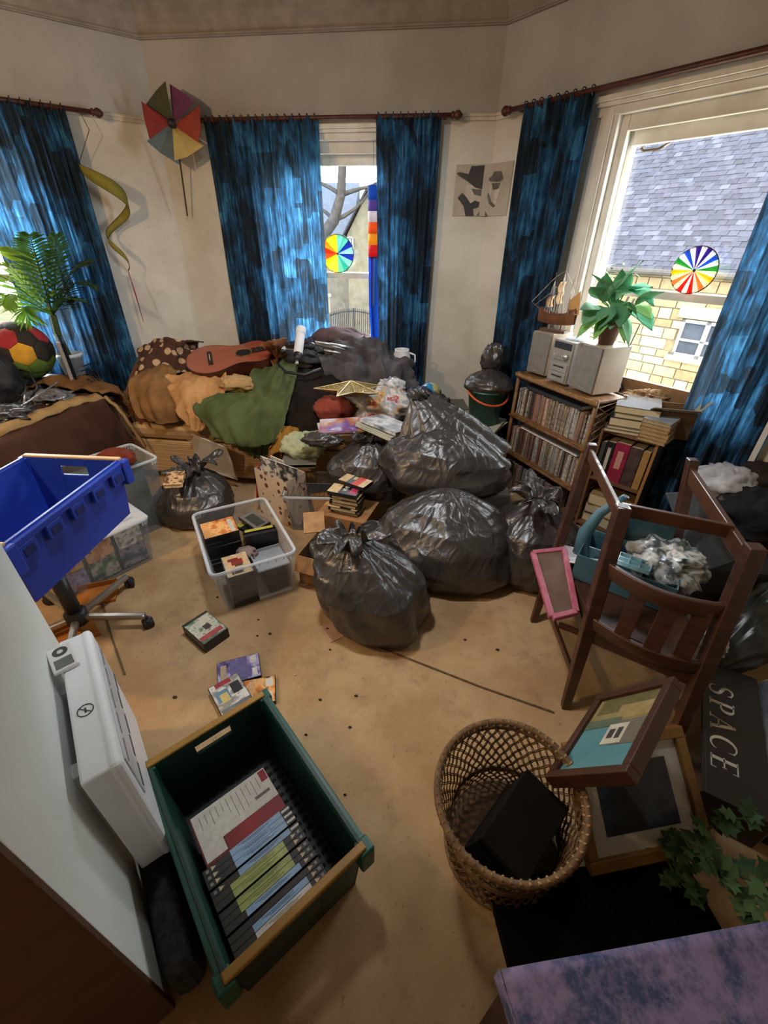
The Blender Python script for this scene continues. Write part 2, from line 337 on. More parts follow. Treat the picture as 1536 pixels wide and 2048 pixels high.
# ------------------------------------------------------------------ outside
def aty(x, y, Y):
    d = RT*(x-768)+UP*(1024-y)+FW*FPX; return EYE+d*(Y/d.y)
GRASS = mat('353b2c', .95, '474438', 1.2, spec=0)
struct(MB().add([(-40, 3.0, -3.2), (40, 3.0, -3.2), (40, 70, -3.2), (-40, 70, -3.2)], [(0, 1, 2, 3)]).build('ground_outside', GRASS))
STONE = [mat(c, .9, c2, 14, .25, 30, spec=0) for c, c2 in (('76694f', '695c44'), ('6b5f47', '5f543e'), ('80745c', '726650'), ('62573f', '564b36'))]
MORT = mat('665b45', .95, spec=0)
def neighbour():
    O, u, n = WALLS['right']
    M = frame(O-n*7.0, -u, z=(0, 0, 1))      # local x = -t, local y outwards from our window (away), z up
    h = thing('neighbour_house', 'stone house with grey slate roof outside the right window', 'house', M=M)
    yb = 1 if (M.to_3x3() @ V((0, 1, 0))).dot(-n) > 0 else -1
    MB().box(-4, 7, 0 if yb > 0 else -5, 5 if yb > 0 else 0, -3.2, 1.25).build('wall', MORT, h)
    R = random.Random(3); z = -1.35
    ms = {}
    while z < 1.18:
        hh = R.choice((.15, .18, .2)); x = -.6-R.random()*.3
        while x < 3.4:
            L = R.choice((.24, .33, .42, .5))
            if not (-.25 < z+hh/2 < .52 and -.02 < x+L/2 < 1.02):
                k = (round(L, 2), hh)
                if k not in ms: ms[k] = MB().cbox((0, 0, 0), (L-.018, .05, hh-.018)).build('stone', STONE[0], h, bevel=.006)
                o = ms[k].copy() if ms[k].get('u') else ms[k]
                if ms[k].get('u'): col.objects.link(o)
                ms[k]['u'] = 1
                o.location = (x+L/2, -yb*(.005+.015*R.random()), z+hh/2)
                o.data = o.data if not ms[k].get('m') else o.data
            x += L
        z += hh
    for o in list(h.children):
        if o.name.startswith('stone'):
            if 'u' in o: del o['u']
            o.material_slots[0].link = 'OBJECT'; o.material_slots[0].material = R.choice(STONE)
    # window with white frame and two pairs of panes
    fr = MB()
    for a, b, c, d in ((.05, .10, -.2, .45), (.90, .95, -.2, .45), (.05, .95, -.2, -.14), (.05, .95, .40, .45), (.46, .54, -.2, .45), (.1, .9, .08, .12)):
        fr.box(a, b, -yb*.06-.02, -yb*.06+.02, c, d)
    f = fr.build('window_frame', mat('7a7a79', .5, spec=0), h)
    for a, b in ((.10, .46), (.54, .90)):
        for c, d in ((-.14, .08), (.12, .40)):
            MB().box(a, b, -yb*.045-.003, -yb*.045+.003, c, d).build('pane', mat('292c31', .1, '34373b', 3, spec=0), f)
    MB().box(-.05, 1.05, -yb*.06-.05, -yb*.06+.05, -.3, -.2).build('window_sill', STONE[2], h, bevel=.01)
    MB().box(-.08, 1.08, -yb*.03-.03, -yb*.03+.03, .47, .68).build('lintel', STONE[2], h, bevel=.01)
    MB().cyl((-4, -yb*.22, 1.2), (7, -yb*.22, 1.2), .055, n=8).build('gutter', mat('3c3a37', .6, spec=0), h)
    # roof slabs of slate: rows climb away from us
    sl = rad(44); dy, dz = yb*cos(sl), sin(sl)
    MB().add([(-4, -yb*.2, 1.2), (7, -yb*.2, 1.2), (7, -yb*.2+dy*6, 1.2+dz*6), (-4, -yb*.2+dy*6, 1.2+dz*6)], [(0, 1, 2, 3)]).build('roof', mat('37383c', .9, spec=0), h)
    SL = [mat(c, .7, c2, 12, .2, 40, spec=0) for c, c2 in (('303138', '2a2b31'), ('34353c', '2d2e34'), ('2c2d33', '27282d'), ('3c3d45', '34353b'))]
    ax = Matrix.Rotation(sl*yb-.06*yb, 4, 'X')
    base = MB().box(-.073, .073, -.01, .16, 0, .012).build('slate', SL[0], h)
    rest = [MB() for _ in SL]; first = True; cnt = 0
    for r in range(36):
        s = r*.118
        for c in range(-24, 46):
            x = c*.15+(.075 if r % 2 else 0)+R.uniform(-.006, .006)
            p = V((x, -yb*.2+dy*s, 1.2+dz*s+.016)); zz = R.uniform(-.004, .008)
            k = R.choices(range(4), (4, 4, 3, 1))[0]
            if r < 14 and -.15 < x < 2.95 and cnt < 296:
                o = base if first else base.copy()
                if not first: col.objects.link(o)
                first = False; cnt += 1
                o.matrix_basis = Matrix.Translation(p+V((0, 0, zz))) @ (ax if yb > 0 else ax @ rotz(pi))
                o.material_slots[0].link = 'OBJECT'; o.material_slots[0].material = SL[k]
            else:
                rest[k].x = Matrix.Translation(p+V((0, 0, zz))) @ (ax if yb > 0 else ax @ rotz(pi)); rest[k].box(-.073, .073, -.01, .16, 0, .012)
    allv = MB(); mi = []
    for k, q in enumerate(rest):
        kk = len(allv.v); allv.v += q.v; allv.f += [tuple(i+kk for i in f_) for f_ in q.f]; mi += [k]*len(q.f)
    o = allv.build('slates', SL, h, recalc=False); o.data.polygons.foreach_set('material_index', mi); stuff(o)
neighbour()
# bare tree, house and gate seen through the middle window
def branch(mb, p, d, L, r, depth, R):
    pts = [p]; rs = [r]; q = p.copy(); dd = d.normalized()
    for i in range(5):
        dd = (dd+V((R.uniform(-.22, .22), R.uniform(-.15, .15), R.uniform(-.16, .2)))).normalized(); q = q+dd*L/5; pts.append(q.copy()); rs.append(r*(1-.14*(i+1)))
    mb.tube(pts, r, 6 if depth < 3 else 4, rs=rs)
    if depth < 4:
        for i in (2, 3, 4, 5):
            for k in range(1 if i < 5 else 2):
                nd = (dd+V((R.uniform(-1.1, 1.1), R.uniform(-.7, .7), R.uniform(-.5, .8)))).normalized()
                branch(mb, pts[i], nd, L*R.uniform(.5, .75), rs[i]*.55, depth+1, R)
R = random.Random(12)
tr = thing('bare_tree', 'leafless tree with forking branches outside the middle window', 'tree', aty(630, 690, 14))
BARK = mat('2e2c2a', .9, '22201e', 10, spec=0)
mb = MB(); a = [aty(600, 760, 14), aty(640, 480, 14), aty(668, 440, 14), aty(682, 390, 14), aty(685, 330, 14), aty(688, 250, 14)]
mb.tube(a, .16, 8, rs=[.2, .17, .15, .12, .11, .08]); mb.build('trunk', BARK, tr, True, world=True)
mb = MB()
for i, d in ((2, (-.9, .2, .6)), (3, (.9, 0, .35)), (3, (-.7, 0, .5)), (4, (.8, -.2, .2)), (4, (-.6, 0, .5)), (5, (.4, 0, .8)), (2, (1, .1, .25))):
    branch(mb, a[i], V(d), 1.5, .06, 1, R)
mb.build('branches', BARK, tr, True, world=True)
h2 = thing('gabled_house', 'pale stone gabled house beyond the tree and iron gate', 'house', aty(720, 640, 27))
g0, g1, ga = aty(694, 470, 27), aty(770, 470, 27), aty(735, 385, 27)
mb = MB(); x0, x1, y0 = g0.x, g1.x, 27
mb.add([(x0, y0, -3.2), (x1, y0, -3.2), (x1, y0, g0.z), (ga.x, y0, ga.z), (x0, y0, g0.z), (x0, y0+6, -3.2), (x1, y0+6, -3.2), (x1, y0+6, g0.z), (ga.x, y0+6, ga.z), (x0, y0+6, g0.z)],
       [(0, 1, 2, 3, 4), (9, 8, 7, 6, 5), (0, 4, 9, 5), (1, 6, 7, 2)]); mb.build('gable_wall', mat('4f4b40', .9, '413e32', 3, spec=0), h2, world=True)
mb = MB(); e = V((0, -.3, .12))
for s, p in ((1, g0), (-1, g1)):
    a0 = V((p.x-s*.25, y0, p.z-.3))+e; b0 = V((ga.x, y0, ga.z))+e
    mb.add([a0, b0, b0+V((0, 6.5, 0)), a0+V((0, 6.5, 0)), a0+V((0, 0, .12)), b0+V((0, 0, .12)), b0+V((0, 6.5, .12)), a0+V((0, 6.5, .12))], [(3, 2, 1, 0), (4, 5, 6, 7), (0, 1, 5, 4), (1, 2, 6, 5), (2, 3, 7, 6), (3, 0, 4, 7)])
mb.build('roof', mat('272a2e', .8, '212428', 5, spec=0), h2, world=True)
MB().box(x0-9, x0, y0+1, y0+6, -3.2, g0.z-.2).build('side_wing', mat('4b4740', .9, '3e3b32', 3, spec=0), h2, world=True)
mb = MB().add([(x0-9, y0+.7, g0.z-.35), (x0, y0+.7, g0.z-.35), (x0, y0+4, g0.z+2.6), (x0-9, y0+4, g0.z+2.6), (x0-9, y0+4.2, g0.z-.35), (x0, y0+4.2, g0.z-.35)], [(0, 1, 2, 3), (0, 4, 5, 1), (1, 5, 2), (0, 3, 4)])
mb.build('wing_roof', mat('353a41', .8, '2e323a', 5, spec=0), h2, world=True)
p, q = aty(695, 475, 26.9), aty(706, 505, 26.9)
wf = MB(); 
for k in range(3): wf.box(p.x+(q.x-p.x)*k/2-.04, p.x+(q.x-p.x)*k/2+.04, 26.86, 26.94, q.z, p.z)
for k in range(3): z = p.z+(q.z-p.z)*k/2; wf.box(p.x, q.x, 26.86, 26.94, z-.04, z+.04)
wf = wf.build('window_frame', mat('686865', .5, spec=0), h2, world=True)
o = MB().box(p.x, q.x, 26.9, 26.93, q.z, p.z).build('pane', mat('2c2f34', .2, spec=0), h2, world=True); o.parent = wf
ga_ = thing('iron_gate', 'tall iron gate of upright bars with arched top rail', 'gate', aty(705, 690, 22)); IR = mat('272727', .6, '1e1e1f', 20, spec=0)
A, B = aty(662, 690, 22), aty(757, 690, 22); n_ = 26; zb = A.z; zt = aty(700, 622, 22).z; ze = aty(668, 632, 22).z
for i in range(n_+1):
    s = i/n_; x = A.x+(B.x-A.x)*s; zz = ze+(zt-ze)*(1-(2*s-1)**2)
    th = .05 if i in (0, n_//2, n_) else .018
    MB().cyl((x, 22, zb), (x, 22, zz+.12), th, n=6).build('bar', IR, ga_, world=True)
MB().tube([(A.x+(B.x-A.x)*s/12, 22, ze+(zt-ze)*(1-(2*s/12-1)**2)) for s in range(13)], .03, 6).build('top_rail', IR, ga_, world=True)
MB().bar((A.x, 22, zb+.15), (B.x, 22, zb+.15), .05, .06).build('bottom_rail', IR, ga_, world=True)
for k, (xx, nm) in enumerate(((654, 'gate_pillar'), (764, 'gate_pillar'))):
    p = aty(xx, 690, 22); t = thing('gate_pillar', 'pale stone gate pillar on the %s side of the iron gate' % ('left', 'right')[k], 'pillar', (p.x, 22, -3.2), group='gate pillars')
    MB().box(-.22, .22, -.22, .22, 0, 2.5-0.0).build('shaft', mat('605c50', .9, '545044', 4, spec=0), t, bevel=.02); MB().box(-.28, .28, -.28, .28, 2.5, 2.62).build('capstone', mat('646055', .9, spec=0), t, bevel=.02)
# leafy bush in front of the neighbour's wall, left edge of the right window
R = random.Random(5)
c = WP('right', -1.9, -5.6, .55); sh = thing('climbing_shrub', 'pale green leafy shrub beside the slate roof outside', 'shrub', (c.x, c.y, -3.2))
mb = MB()
for k in range(9): mb.tube([c+V((0, 0, -3.75)), c+V((R.uniform(-.2, .2), 0, -1.5)), c+V((R.uniform(-.5, .5), R.uniform(-.3, .3), R.uniform(.0, .6)))], .02, 5)
mb.build('stems', BARK, sh, world=True)
mb = MB()
for k in range(420):
    p = c+V((R.gauss(0, .28), R.gauss(0, .2), R.uniform(-1.6, .85))); a = R.uniform(0, 6.3); d = V((cos(a), sin(a), R.uniform(-.4, .6)))*.07; s = V((-sin(a), cos(a), .2))*.03
    mb.add([p-d, p+s, p+d, p-s+V((0, 0, .01))], [(0, 1, 2, 3)])
stuff(mb.build('leaves', mat('44503e', .7, '354131', 5, spec=0), sh, world=True, recalc=False))

# ------------------------------------------------------------------ curtains and rods
def curtain_mat():
    t = NT('blue_curtain'); u = t.n('UVMap'); m1 = t.n('Mapping'); m1.inputs['Scale'].default_value = (9, 4.6, 1); t.l(u.outputs[0], m1.inputs[0])
    w1 = t.n('TexNoise', _Scale=3., _Detail=2); t.l(m1.outputs[0], w1.inputs['Vector'])
    vo = t.n('TexVoronoi', feature='F1', distance='CHEBYCHEV', _Scale=1.); t.l(m1.outputs[0], vo.inputs['Vector'])
    sp = t.n('SeparateColor'); t.l(vo.outputs['Color'], sp.inputs[0])
    m2 = t.n('Mapping'); m2.inputs['Scale'].default_value = (75, 7, 1); t.l(u.outputs[0], m2.inputs[0]); st = t.noise(m2.outputs[0], 1, 5, .65)
    m3 = t.n('Mapping'); m3.inputs['Scale'].default_value = (5, 2.6, 1); t.l(u.outputs[0], m3.inputs[0]); bg = t.noise(m3.outputs[0], 1, 3, .6)
    a = t.n('Math', operation='MULTIPLY_ADD'); a.inputs[1].default_value = .26; t.l(sp.outputs[0], a.inputs[0]); t.l(bg, a.inputs[2])
    b = t.n('Math', operation='MULTIPLY_ADD'); b.inputs[1].default_value = .95; t.l(st, b.inputs[0]); t.l(a.outputs[0], b.inputs[2])
    k = t.ramp(b.outputs[0], [(.62, '232a31'), (.98, '303e4b'), (1.12, '356288'), (1.3, '5498c6')]); 
    sc_ = t.n('Math', operation='MULTIPLY'); sc_.inputs[1].default_value = .72; t.l(b.outputs[0], sc_.inputs[0])
    r = k.node; t.l(sc_.outputs[0], r.inputs[0])
    for e, p in zip(r.color_ramp.elements, (.50, .74, .86, 1.0)): e.position = p
    t.l(k, t.b.inputs['Base Color']); t.set(Roughness=.9); t.b.inputs['Specular IOR Level'].default_value = .15
    tl = t.n('BsdfTranslucent'); t.l(k, tl.inputs[0]); m = t.n('MixShader'); m.inputs[0].default_value = .5
    t.l(t.b.outputs[0], m.inputs[1]); t.l(tl.outputs[0], m.inputs[2]); t.l(m.outputs[0], t.out.inputs[0]); return t.m
CURT = curtain_mat()
def curtain(wn, t0, t1, z0, label, seed, folds, flare=0, ragged=0, off=.10):
    mb = MB(); nu, nv = int(folds*14), 44; uv = []
    w_ = t1-t0
    def fn(u, v):
        z = 2.41-(2.41-z0)*v; sp = 1+flare*v
        t = (t0+t1)/2+(u-.5)*w_*sp; ph = u*folds*2*pi+.7*nz((u*3, v*1.2, seed), 1)
        am = .030*(.55+.6*v)*(.8+.6*nz((u*5, 0, seed+3)))
        o = off+am*sin(ph)+.012*sin(ph*2.3+seed)+.02*nz((u*4, v*3, seed), 1)
        if ragged and v < .03: z -= ragged*abs(nz((u*14, 0, seed), 1))*max(0, u-.72)*6
        uv.append((t*1.0+seed*2.3, z)); return WP(wn, t, o, z)
    mb.grid(fn, nu, nv); mb.uv = uv
    c = thing('curtain', label, 'curtain', WP(wn, (t0+t1)/2, off, z0), group='blue curtains')
    o = mb.build('fabric', CURT, c, True, world=True, recalc=False)
    mb = MB()
    for i in range(int(w_/.05)):
        t = t0+.02+i*(w_-.04)/max(1, int(w_/.05)-1); mb.torus(WP(wn, t, off, 2.4), .024, .003, WALLS[wn][1]+V((0, 0, .2)), 12, 5)
    stuff(mb.build('heading_rings', mat('39352f', .6), c, world=True))
    return c
curtain('left', .60, 1.24, .12, 'blue patched curtain behind the palm at the left window', 1, 7)
curtain('center', .42, 1.26, .10, 'wide blue patched curtain glowing behind the guitar and telescope', 2, 8, ragged=.06)
curtain('center', 1.67, 2.12, .10, 'narrow dark blue curtain between the rainbow windsock and the poster', 3, 5, -.15)
curtain('right', .30, .79, .10, 'dark blue curtain between the poster and the model ship', 4, 6, -.1)
curtain('right', 1.77, 2.22, .06, 'blue curtain hanging at the far right behind the boxed books', 5, 5, -.05)
ROD = mat('5b2f22', .45, '3d1e16', 20)
for wn, t0, t1, lb in (('left', .44, 2.35, 'dark red wooden curtain rod over the left window'), ('center', .34, 2.19, 'dark red wooden curtain rod over the middle window'), ('right', .19, 2.36, 'dark red wooden curtain rod over the right window')):
    r = thing('curtain_rod', lb, 'curtain rod', WP(wn, (t0+t1)/2, .1, 2.4), group='curtain rods')
    MB().cyl(WP(wn, t0, .1, 2.4), WP(wn, t1, .1, 2.4), .014, n=10).build('rod', ROD, r, True, world=True)
    for t, s in ((t0, -1), (t1, 1)):
        mb = MB(); o, u, n = WALLS[wn]; mb.x = frame(WP(wn, t, .1, 2.4), n, z=u*s)
        mb.lathe([(.014, -.01), (.022, 0), (.022, .008), (.014, .012), (.026, .025), (.028, .04), (.02, .055), (.006, .068), (0, .07)], 12); mb.build('finial', ROD, r, True, world=True)
        mb = MB(); mb.bar(WP(wn, t-s*.05, 0, 2.4), WP(wn, t-s*.05, .1, 2.4), .02, .02); mb.build('bracket', ROD, r, world=True)

# ------------------------------------------------------------------ hangings on the walls
# helical wind spinner hung from the left rod
sp = thing('spiral_wind_spinner', 'yellow twisted ribbon wind spinner hanging from left curtain rod', 'wind spinner', WP('left', .52, .12, 2.38))
YEL = translucent('c9bd5a', '8f8a3a', .45)
top, bot = WP('left', .47, .14, 2.12), WP('left', .50, .14, 1.46); mb = MB(); eu, en = WALLS['left'][1], WALLS['left'][2]; edge = [[], []]
pts = []
for i in range(61):
    s = i/60; a = -.5+s*2*pi*1.55; r = .135*(1-s)**.6+.012; c = top.lerp(bot, s); q = c+(eu*cos(a)+en*sin(a)*.8)*r; wdt = .10*sin(min(1, (s+.06)*1.0)*pi)**.8*(1-.55*s)+.002
    edge[0].append(q+V((0, 0, wdt/2+.02*sin(a)))); edge[1].append(q*.96+c*.04-V((0, 0, wdt/2)))
mb.add(edge[0]+edge[1], [(i, i+1, 62+i, 61+i) for i in range(60)]); mb.build('ribbon', YEL, sp, True, world=True, solid=.0015, recalc=False)
mb = MB(); mb.tube(edge[0], .002, 5); mb.tube(edge[1], .002, 5); mb.build('wire_edge', mat('3a3a2c', .5), sp, world=True)
MB().tube([WP('left', .52, .1, 2.41), WP('left', .49, .12, 2.3), edge[0][0]], .0025, 5).build('cord', mat('6b5a45', .8), sp, world=True)
e = edge[1][-1]; MB().tube([e, e+V((.03, -.03, -.16)), e+V((.05, -.05, -.36))], .003, 5, rs=[.0025, .005, .002]).build('tail', mat('a23540', .7, '5a3a3a', 30), sp, world=True)
# paper windmill on a stick
c = aty(350, 252, 3.83); pw = thing('toy_windmill', 'multicoloured six-sail toy windmill on thin stick in wall corner', 'windmill', c)
ex, ez = V((.97, .1, .08)).normalized(), V((-.06, .12, 1)).normalized(); ey = ez.cross(ex)
SAIL = ['7a3d6a', 'b04a3a', 'c9b06a', '5f7480', '8f2230', '4a4f38']
for k in range(6):
    a0 = pi/2-k*pi/3-.2; a1 = a0-pi/3; P = lambda a, r, o=0: c+ex*cos(a)*r+ez*sin(a)*r-ey*o
    mb = MB(); mb.add([P(a0, .03, .02), P(a0+.12, .225, .0), P((a0+a1)/2, .20, .035), P(a1+.1, .215, .07), P(a1, .03, .04)], [(0, 1, 2), (0, 2, 3, 4)])
    mb.build('sail', mat(SAIL[k], .6, name='sail'), pw, world=True, solid=.002, recalc=False)
MB().ball(c-ey*.05, .028, 10, 8).build('hub', mat('22262c', .5), pw, True, world=True)
MB().cyl(c, aty(375, 432, 3.93), .006, n=6).build('stick', mat('4a3a26', .7), pw, world=True)
# bent photographic print across the wall corner
ps = thing('poster', 'sepia print of two men in dark hats pinned across the corner', 'poster', WP('right', 0, .01, 1.85))
def bent(s, z, o):
    s -= .254
    return WP('center', 2.494+s, o, z) if s < -.03 else (WP('right', s, o, z) if s > .03 else WP('center', 2.464, o, z).lerp(WP('right', .03, o, z), (s+.03)/.06))
def sheet(name, pts, m, o0):
    """flat print shape given in sheet coordinates (s, z), folded over the corner"""
    b = bmesh.new(); vs = [b.verts.new((x, 0, z)) for x, z in pts]; b.faces.new(vs); bmesh.ops.triangulate(b, faces=b.faces)
    bmesh.ops.subdivide_edges(b, edges=b.edges, cuts=4, use_grid_fill=True)
    me = bpy.data.meshes.new(name); iv = wm(ps).inverted()
    for v in b.verts: v.co = iv @ bent(v.co.x, v.co.z, o0)
    b.to_mesh(me); b.free(); me.materials.append(m); o = bpy.data.objects.new(name, me); col.objects.link(o); o.parent = ps
sheet('paper', [(0, 1.845), (.45, 1.845), (.455, 2.155), (.005, 2.15)], mat('a89d8c', .6, 'bdb3a2', 7), .006)
DK, MD, LT = mat('2c2a27', .6, '403d38', 10), mat('6f685e', .6, '4d4841', 16), mat('cfc5b4', .6, 'b5aa98', 12)
Z0 = 1.845
sheet('face', [(.08, Z0+.10), (.13, Z0+.045), (.185, Z0+.06), (.205, Z0+.13), (.2, Z0+.19), (.09, Z0+.19)], LT, .008)
sheet('face', [(.265, Z0+.10), (.30, Z0+.06), (.345, Z0+.08), (.36, Z0+.15), (.35, Z0+.2), (.27, Z0+.19)], LT, .008)
sheet('hat', [(.008, Z0+.255), (.03, Z0+.238), (.09, Z0+.21), (.15, Z0+.172), (.21, Z0+.16), (.235, Z0+.18), (.215, Z0+.20), (.215, Z0+.29), (.20, Z0+.30), (.11, Z0+.295), (.095, Z0+.25), (.03, Z0+.262)], DK, .010)
sheet('hat', [(.235, Z0+.222), (.27, Z0+.205), (.35, Z0+.20), (.385, Z0+.215), (.365, Z0+.235), (.355, Z0+.26), (.29, Z0+.262), (.275, Z0+.235)], MD, .010)
sheet('hair', [(.03, Z0+.11), (.06, Z0+.14), (.09, Z0+.12), (.135, Z0+.07), (.15, Z0+.05), (.16, Z0+.0), (.10, Z0), (.08, Z0+.06)], DK, .010)
sheet('moustache', [(.125, Z0+.075), (.16, Z0+.095), (.195, Z0+.085), (.19, Z0+.055), (.15, Z0+.045)], DK, .011)
sheet('hair', [(.25, Z0+.13), (.265, Z0+.14), (.30, Z0+.085), (.34, Z0+.06), (.32, Z0+.05), (.27, Z0+.08)], MD, .010)
sheet('shade', [(.125, Z0+.165), (.2, Z0+.16), (.205, Z0+.12), (.15, Z0+.13)], MD, .0095)
sheet('shade', [(.28, Z0+.195), (.36, Z0+.195), (.35, Z0+.16), (.30, Z0+.155)], MD, .0095)
sheet('coat', [(.18, Z0), (.28, Z0), (.25, Z0+.03), (.2, Z0+.03)], MD, .010)
# pleated rainbow wheels standing on the meeting rails
RB = ['d43a34', 'e8823a', 'f0cf4a', '4fae5c', '3a74c8', '5a3a9c']
def wheel(name, label, wn, t, z, r, cols, tilt, off):
    o, u, n = WALLS[wn]; c = WP(wn, t, off, z); th = thing(name, label, 'wind spinner', c, group='rainbow wheels'); k = len(cols)
    uu = (u*cos(tilt)+n*sin(tilt)).normalized()
    for i in range(k):
        a0, a1 = 2*pi*i/k+pi/2, 2*pi*(i+1)/k+pi/2; am = (a0+a1)/2
        f = lambda a, q, d=0: c+uu*cos(a)*q+V((0, 0, 1))*sin(a)*q+n*d
        mb = MB(); mb.add([f(a0, .008), f(a0, r), f(am, r*.985, .012), f(a1, r), f(a1, .008)], [(0, 1, 2), (0, 2, 3, 4)])
        mb.build('blade', translucent(cols[i], cols[i], .55), th, world=True, solid=.001, recalc=False)
    mb = MB(); mb.tube([f(2*pi*i/36, r) for i in range(36)], .0035, 6, True); mb.build('rim', mat('1d1f24', .5), th, True, world=True)
    MB().ball(c, .008, 8, 6).build('hub', mat('22242a', .5), th, world=True)
wc_ = []
for cc in ('5a3a9c', 'e9e3e6', '3a74c8', 'dfe6ee', '4fae5c', 'e8ecd8', 'e8c93c', 'f0e2c0', 'e8a06a', 'f4dcc8', 'd43a34', 'f2dcd4', 'd43a34', 'f0d8cc', 'e89a5a', 'f2e0c4', 'e8c93c', 'eef0d0', '4fae5c', 'dcebd8', '3a74c8', 'e0e2ee', '5a3a9c', 'e6dfea'): wc_.append(cc)
wheel('rainbow_wheel', 'round rainbow wind wheel on the right window sash above the plant', 'right', 1.535, 1.565, .115, wc_, 0, -.03)
wheel('rainbow_wheel', 'round yellow, teal and blue wind wheel half behind wide curtain', 'center', 1.33, 1.585, .135, ['e8c93c', 'f0d050', 'e8a83c', 'd9553a', 'e07a3a', 'e8c93c', 'f0d860', 'f0d060', '8fc9b0', '5fb8a8', '9fd0c0', '3a5ab0', 'a8cfd8', '3a5ab0', '7fc4b4', '8fccbc'], 0, -.03)
# rainbow windsock hanging in the middle window
ws = thing('windsock', 'long rainbow striped windsock hanging beside the narrow dark curtain', 'windsock', WP('center', 1.645, .02, 2.03))
z = 2.03
for cc, hh in (('2f6fc4', .09), ('7d68b8', .07), ('e6dde2', .07), ('ee7a34', .075), ('f2b93a', .075), ('dc3540', .08)):
    mb = MB(); mb.lathe([(.05, -hh), (.05, 0)], 14, WP('center', 1.645, .02, z)); mb.build('band', translucent(cc, cc, .5), ws, True, world=True); z -= hh
for k, cc in enumerate(('2f78d0', '5a48b8', '4aa0e0', '2f78d0')):
    x = -.03+.02*k; p = [WP('center', 1.645+x, .02+.01*k, z), WP('center', 1.64+x*.8, .03, z-.35), WP('center', 1.655+x*.5, .02, z-.75)]
    mb = MB(); s = V((.018, 0, 0)); mb.add([q-s for q in p]+[q+s for q in p], [(0, 1, 4, 3), (1, 2, 5, 4)]); mb.build('streamer', translucent(cc, cc, .5), ws, world=True, solid=.001, recalc=False)
MB().tube([WP('center', 1.645, .02, 2.03), WP('center', 1.645, .06, 2.28)], .002, 5).build('cord', mat('888888', .6), ws, world=True)
# ------------------------------------------------------------------ soft things: sacks and cloths
def sack_mat():
    t = NT('black_polythene'); v = t.coord(); d = t.noise(v, 3.0, 2)
    mp = t.n('VectorMath', operation='MULTIPLY_ADD'); cb = t.n('CombineXYZ'); 
    for i in range(3): t.l(d, cb.inputs[i])
    t.l(cb.outputs[0], mp.inputs[0]); mp.inputs[1].default_value = (.35, .35, .35); t.l(v, mp.inputs[2])
    m9 = t.n('Mapping'); m9.inputs['Scale'].default_value = (1, 1, .32); t.l(mp.outputs[0], m9.inputs[0]); vo = t.n('TexVoronoi', feature='DISTANCE_TO_EDGE', _Scale=14.); t.l(m9.outputs[0], vo.inputs['Vector'])
    e = t.ramp(vo.outputs[0], [(0, (1, 1, 1, 1)), (.22, (0, 0, 0, 1))])
    h = t.mix(.6, e, t.noise(m9.outputs[0], 30, 4, .6)); t.bump(h, .5, .012)
    t.l(t.mix(t.noise(v, 4), '2e2b2a', '423e3b'), t.b.inputs['Base Color']); t.set(Roughness=.33); t.b.inputs['Specular IOR Level'].default_value = .75; return t.m
SACK = sack_mat()
def ridge(p, s, seed): return 1-abs(nz(p, s, seed))*2
def sack(label, c, r, h, seed, neck=None, lean=(0, 0), z0=0, ruff=.09, name='bin_bag', m=None, pleat=1., nu=110, nv=70, group='black bin bags'):
    """tied polythene sack: lumpy body gathered to a neck with a ruffled top"""
    rx, ry = r; neck = neck or (0, 0); M = Matrix.Translation((c[0], c[1], z0)); th = thing(name, label, 'bin bag', M=M, group=group)
    mb = MB()
    prof = [(0, 0), (.55, 0), (.84, .035), (.97, .14), (1.02, .32), (.97, .52), (.82, .69), (.60, .82), (.36, .92), (.16, .98), (.06, 1.0), (0, .985)]
    def pf(v):
        q = v*(len(prof)-1); i = min(int(q), len(prof)-2); f = q-i; f = f*f*(3-2*f); return prof[i][0]*(1-f)+prof[i+1][0]*f, prof[i][1]*(1-f)+prof[i+1][1]*f
    def fn(u, v):
        a = u*2*pi; R_, Z = pf(v); d = V((cos(a), sin(a), Z*1.5)); lum = 1+.17*nz(d, 1.25, seed)+.08*nz(d, 2.7, seed+5)
        k = max(0, (v-.42)/.58); pl = 1-pleat*(.26*k)*abs(sin(a*6.5+2.2*nz((cos(a), sin(a), 0), 1.5, seed)+k*1.2))-.08*k*abs(sin(a*15+seed+1.5*nz((cos(a), sin(a), 2), 2, seed)))
        cr = .022*ridge(d*1.0+V((0, 0, v)), 3.3, seed)+.010*ridge(d, 7.5, seed+2)
        rr = R_*(lum*pl)+cr*(R_ > .02)*min(1, R_*2)
        tz = Z*h+.03*h*nz(d, 2, seed+9)*(1-abs(2*Z-1))
        s = Z**1.3
        return (rx*rr*cos(a)+neck[0]*s+lean[0]*Z, ry*rr*sin(a)+neck[1]*s+lean[1]*Z, max(0.0, tz))
    mb.grid(fn, nu, nv, True); mb.build('sack_body', m or SACK, th, True, recalc=True)
    if ruff:
        mb = MB(); n0 = V((neck[0]+lean[0], neck[1]+lean[1], h)); 
        def rf(u, v):
            a = u*2*pi; R_ = (.045+.9*ruff*v**.8)*(1+1.1*nz((cos(a)*1.3, sin(a)*1.3, seed), 1.2, seed)*v+.3*sin(a*9+3*nz((cos(a), sin(a), 0), 1, seed))*v); 
            return n0+V((R_*cos(a), R_*sin(a), -.012+ruff*(1.0*v-.6*v*v)+.08*v*nz((cos(a)*2, sin(a)*2, v), 1.6, seed)))
        mb.grid(rf, 64, 10, True); mb.build('tied_top', m or SACK, th, True, solid=.0015, recalc=False)
    return th
def crom(p, t):
    n = len(p)-1; q = t*n; i = min(int(q), n-1); f = q-i
    a, b, c, d = p[max(i-1, 0)], p[i], p[i+1], p[min(i+2, n)]
    return .5*((2*b)+(c-a)*f+(2*a-5*b+4*c-d)*f*f+(3*b-a-3*c+d)*f*f*f)
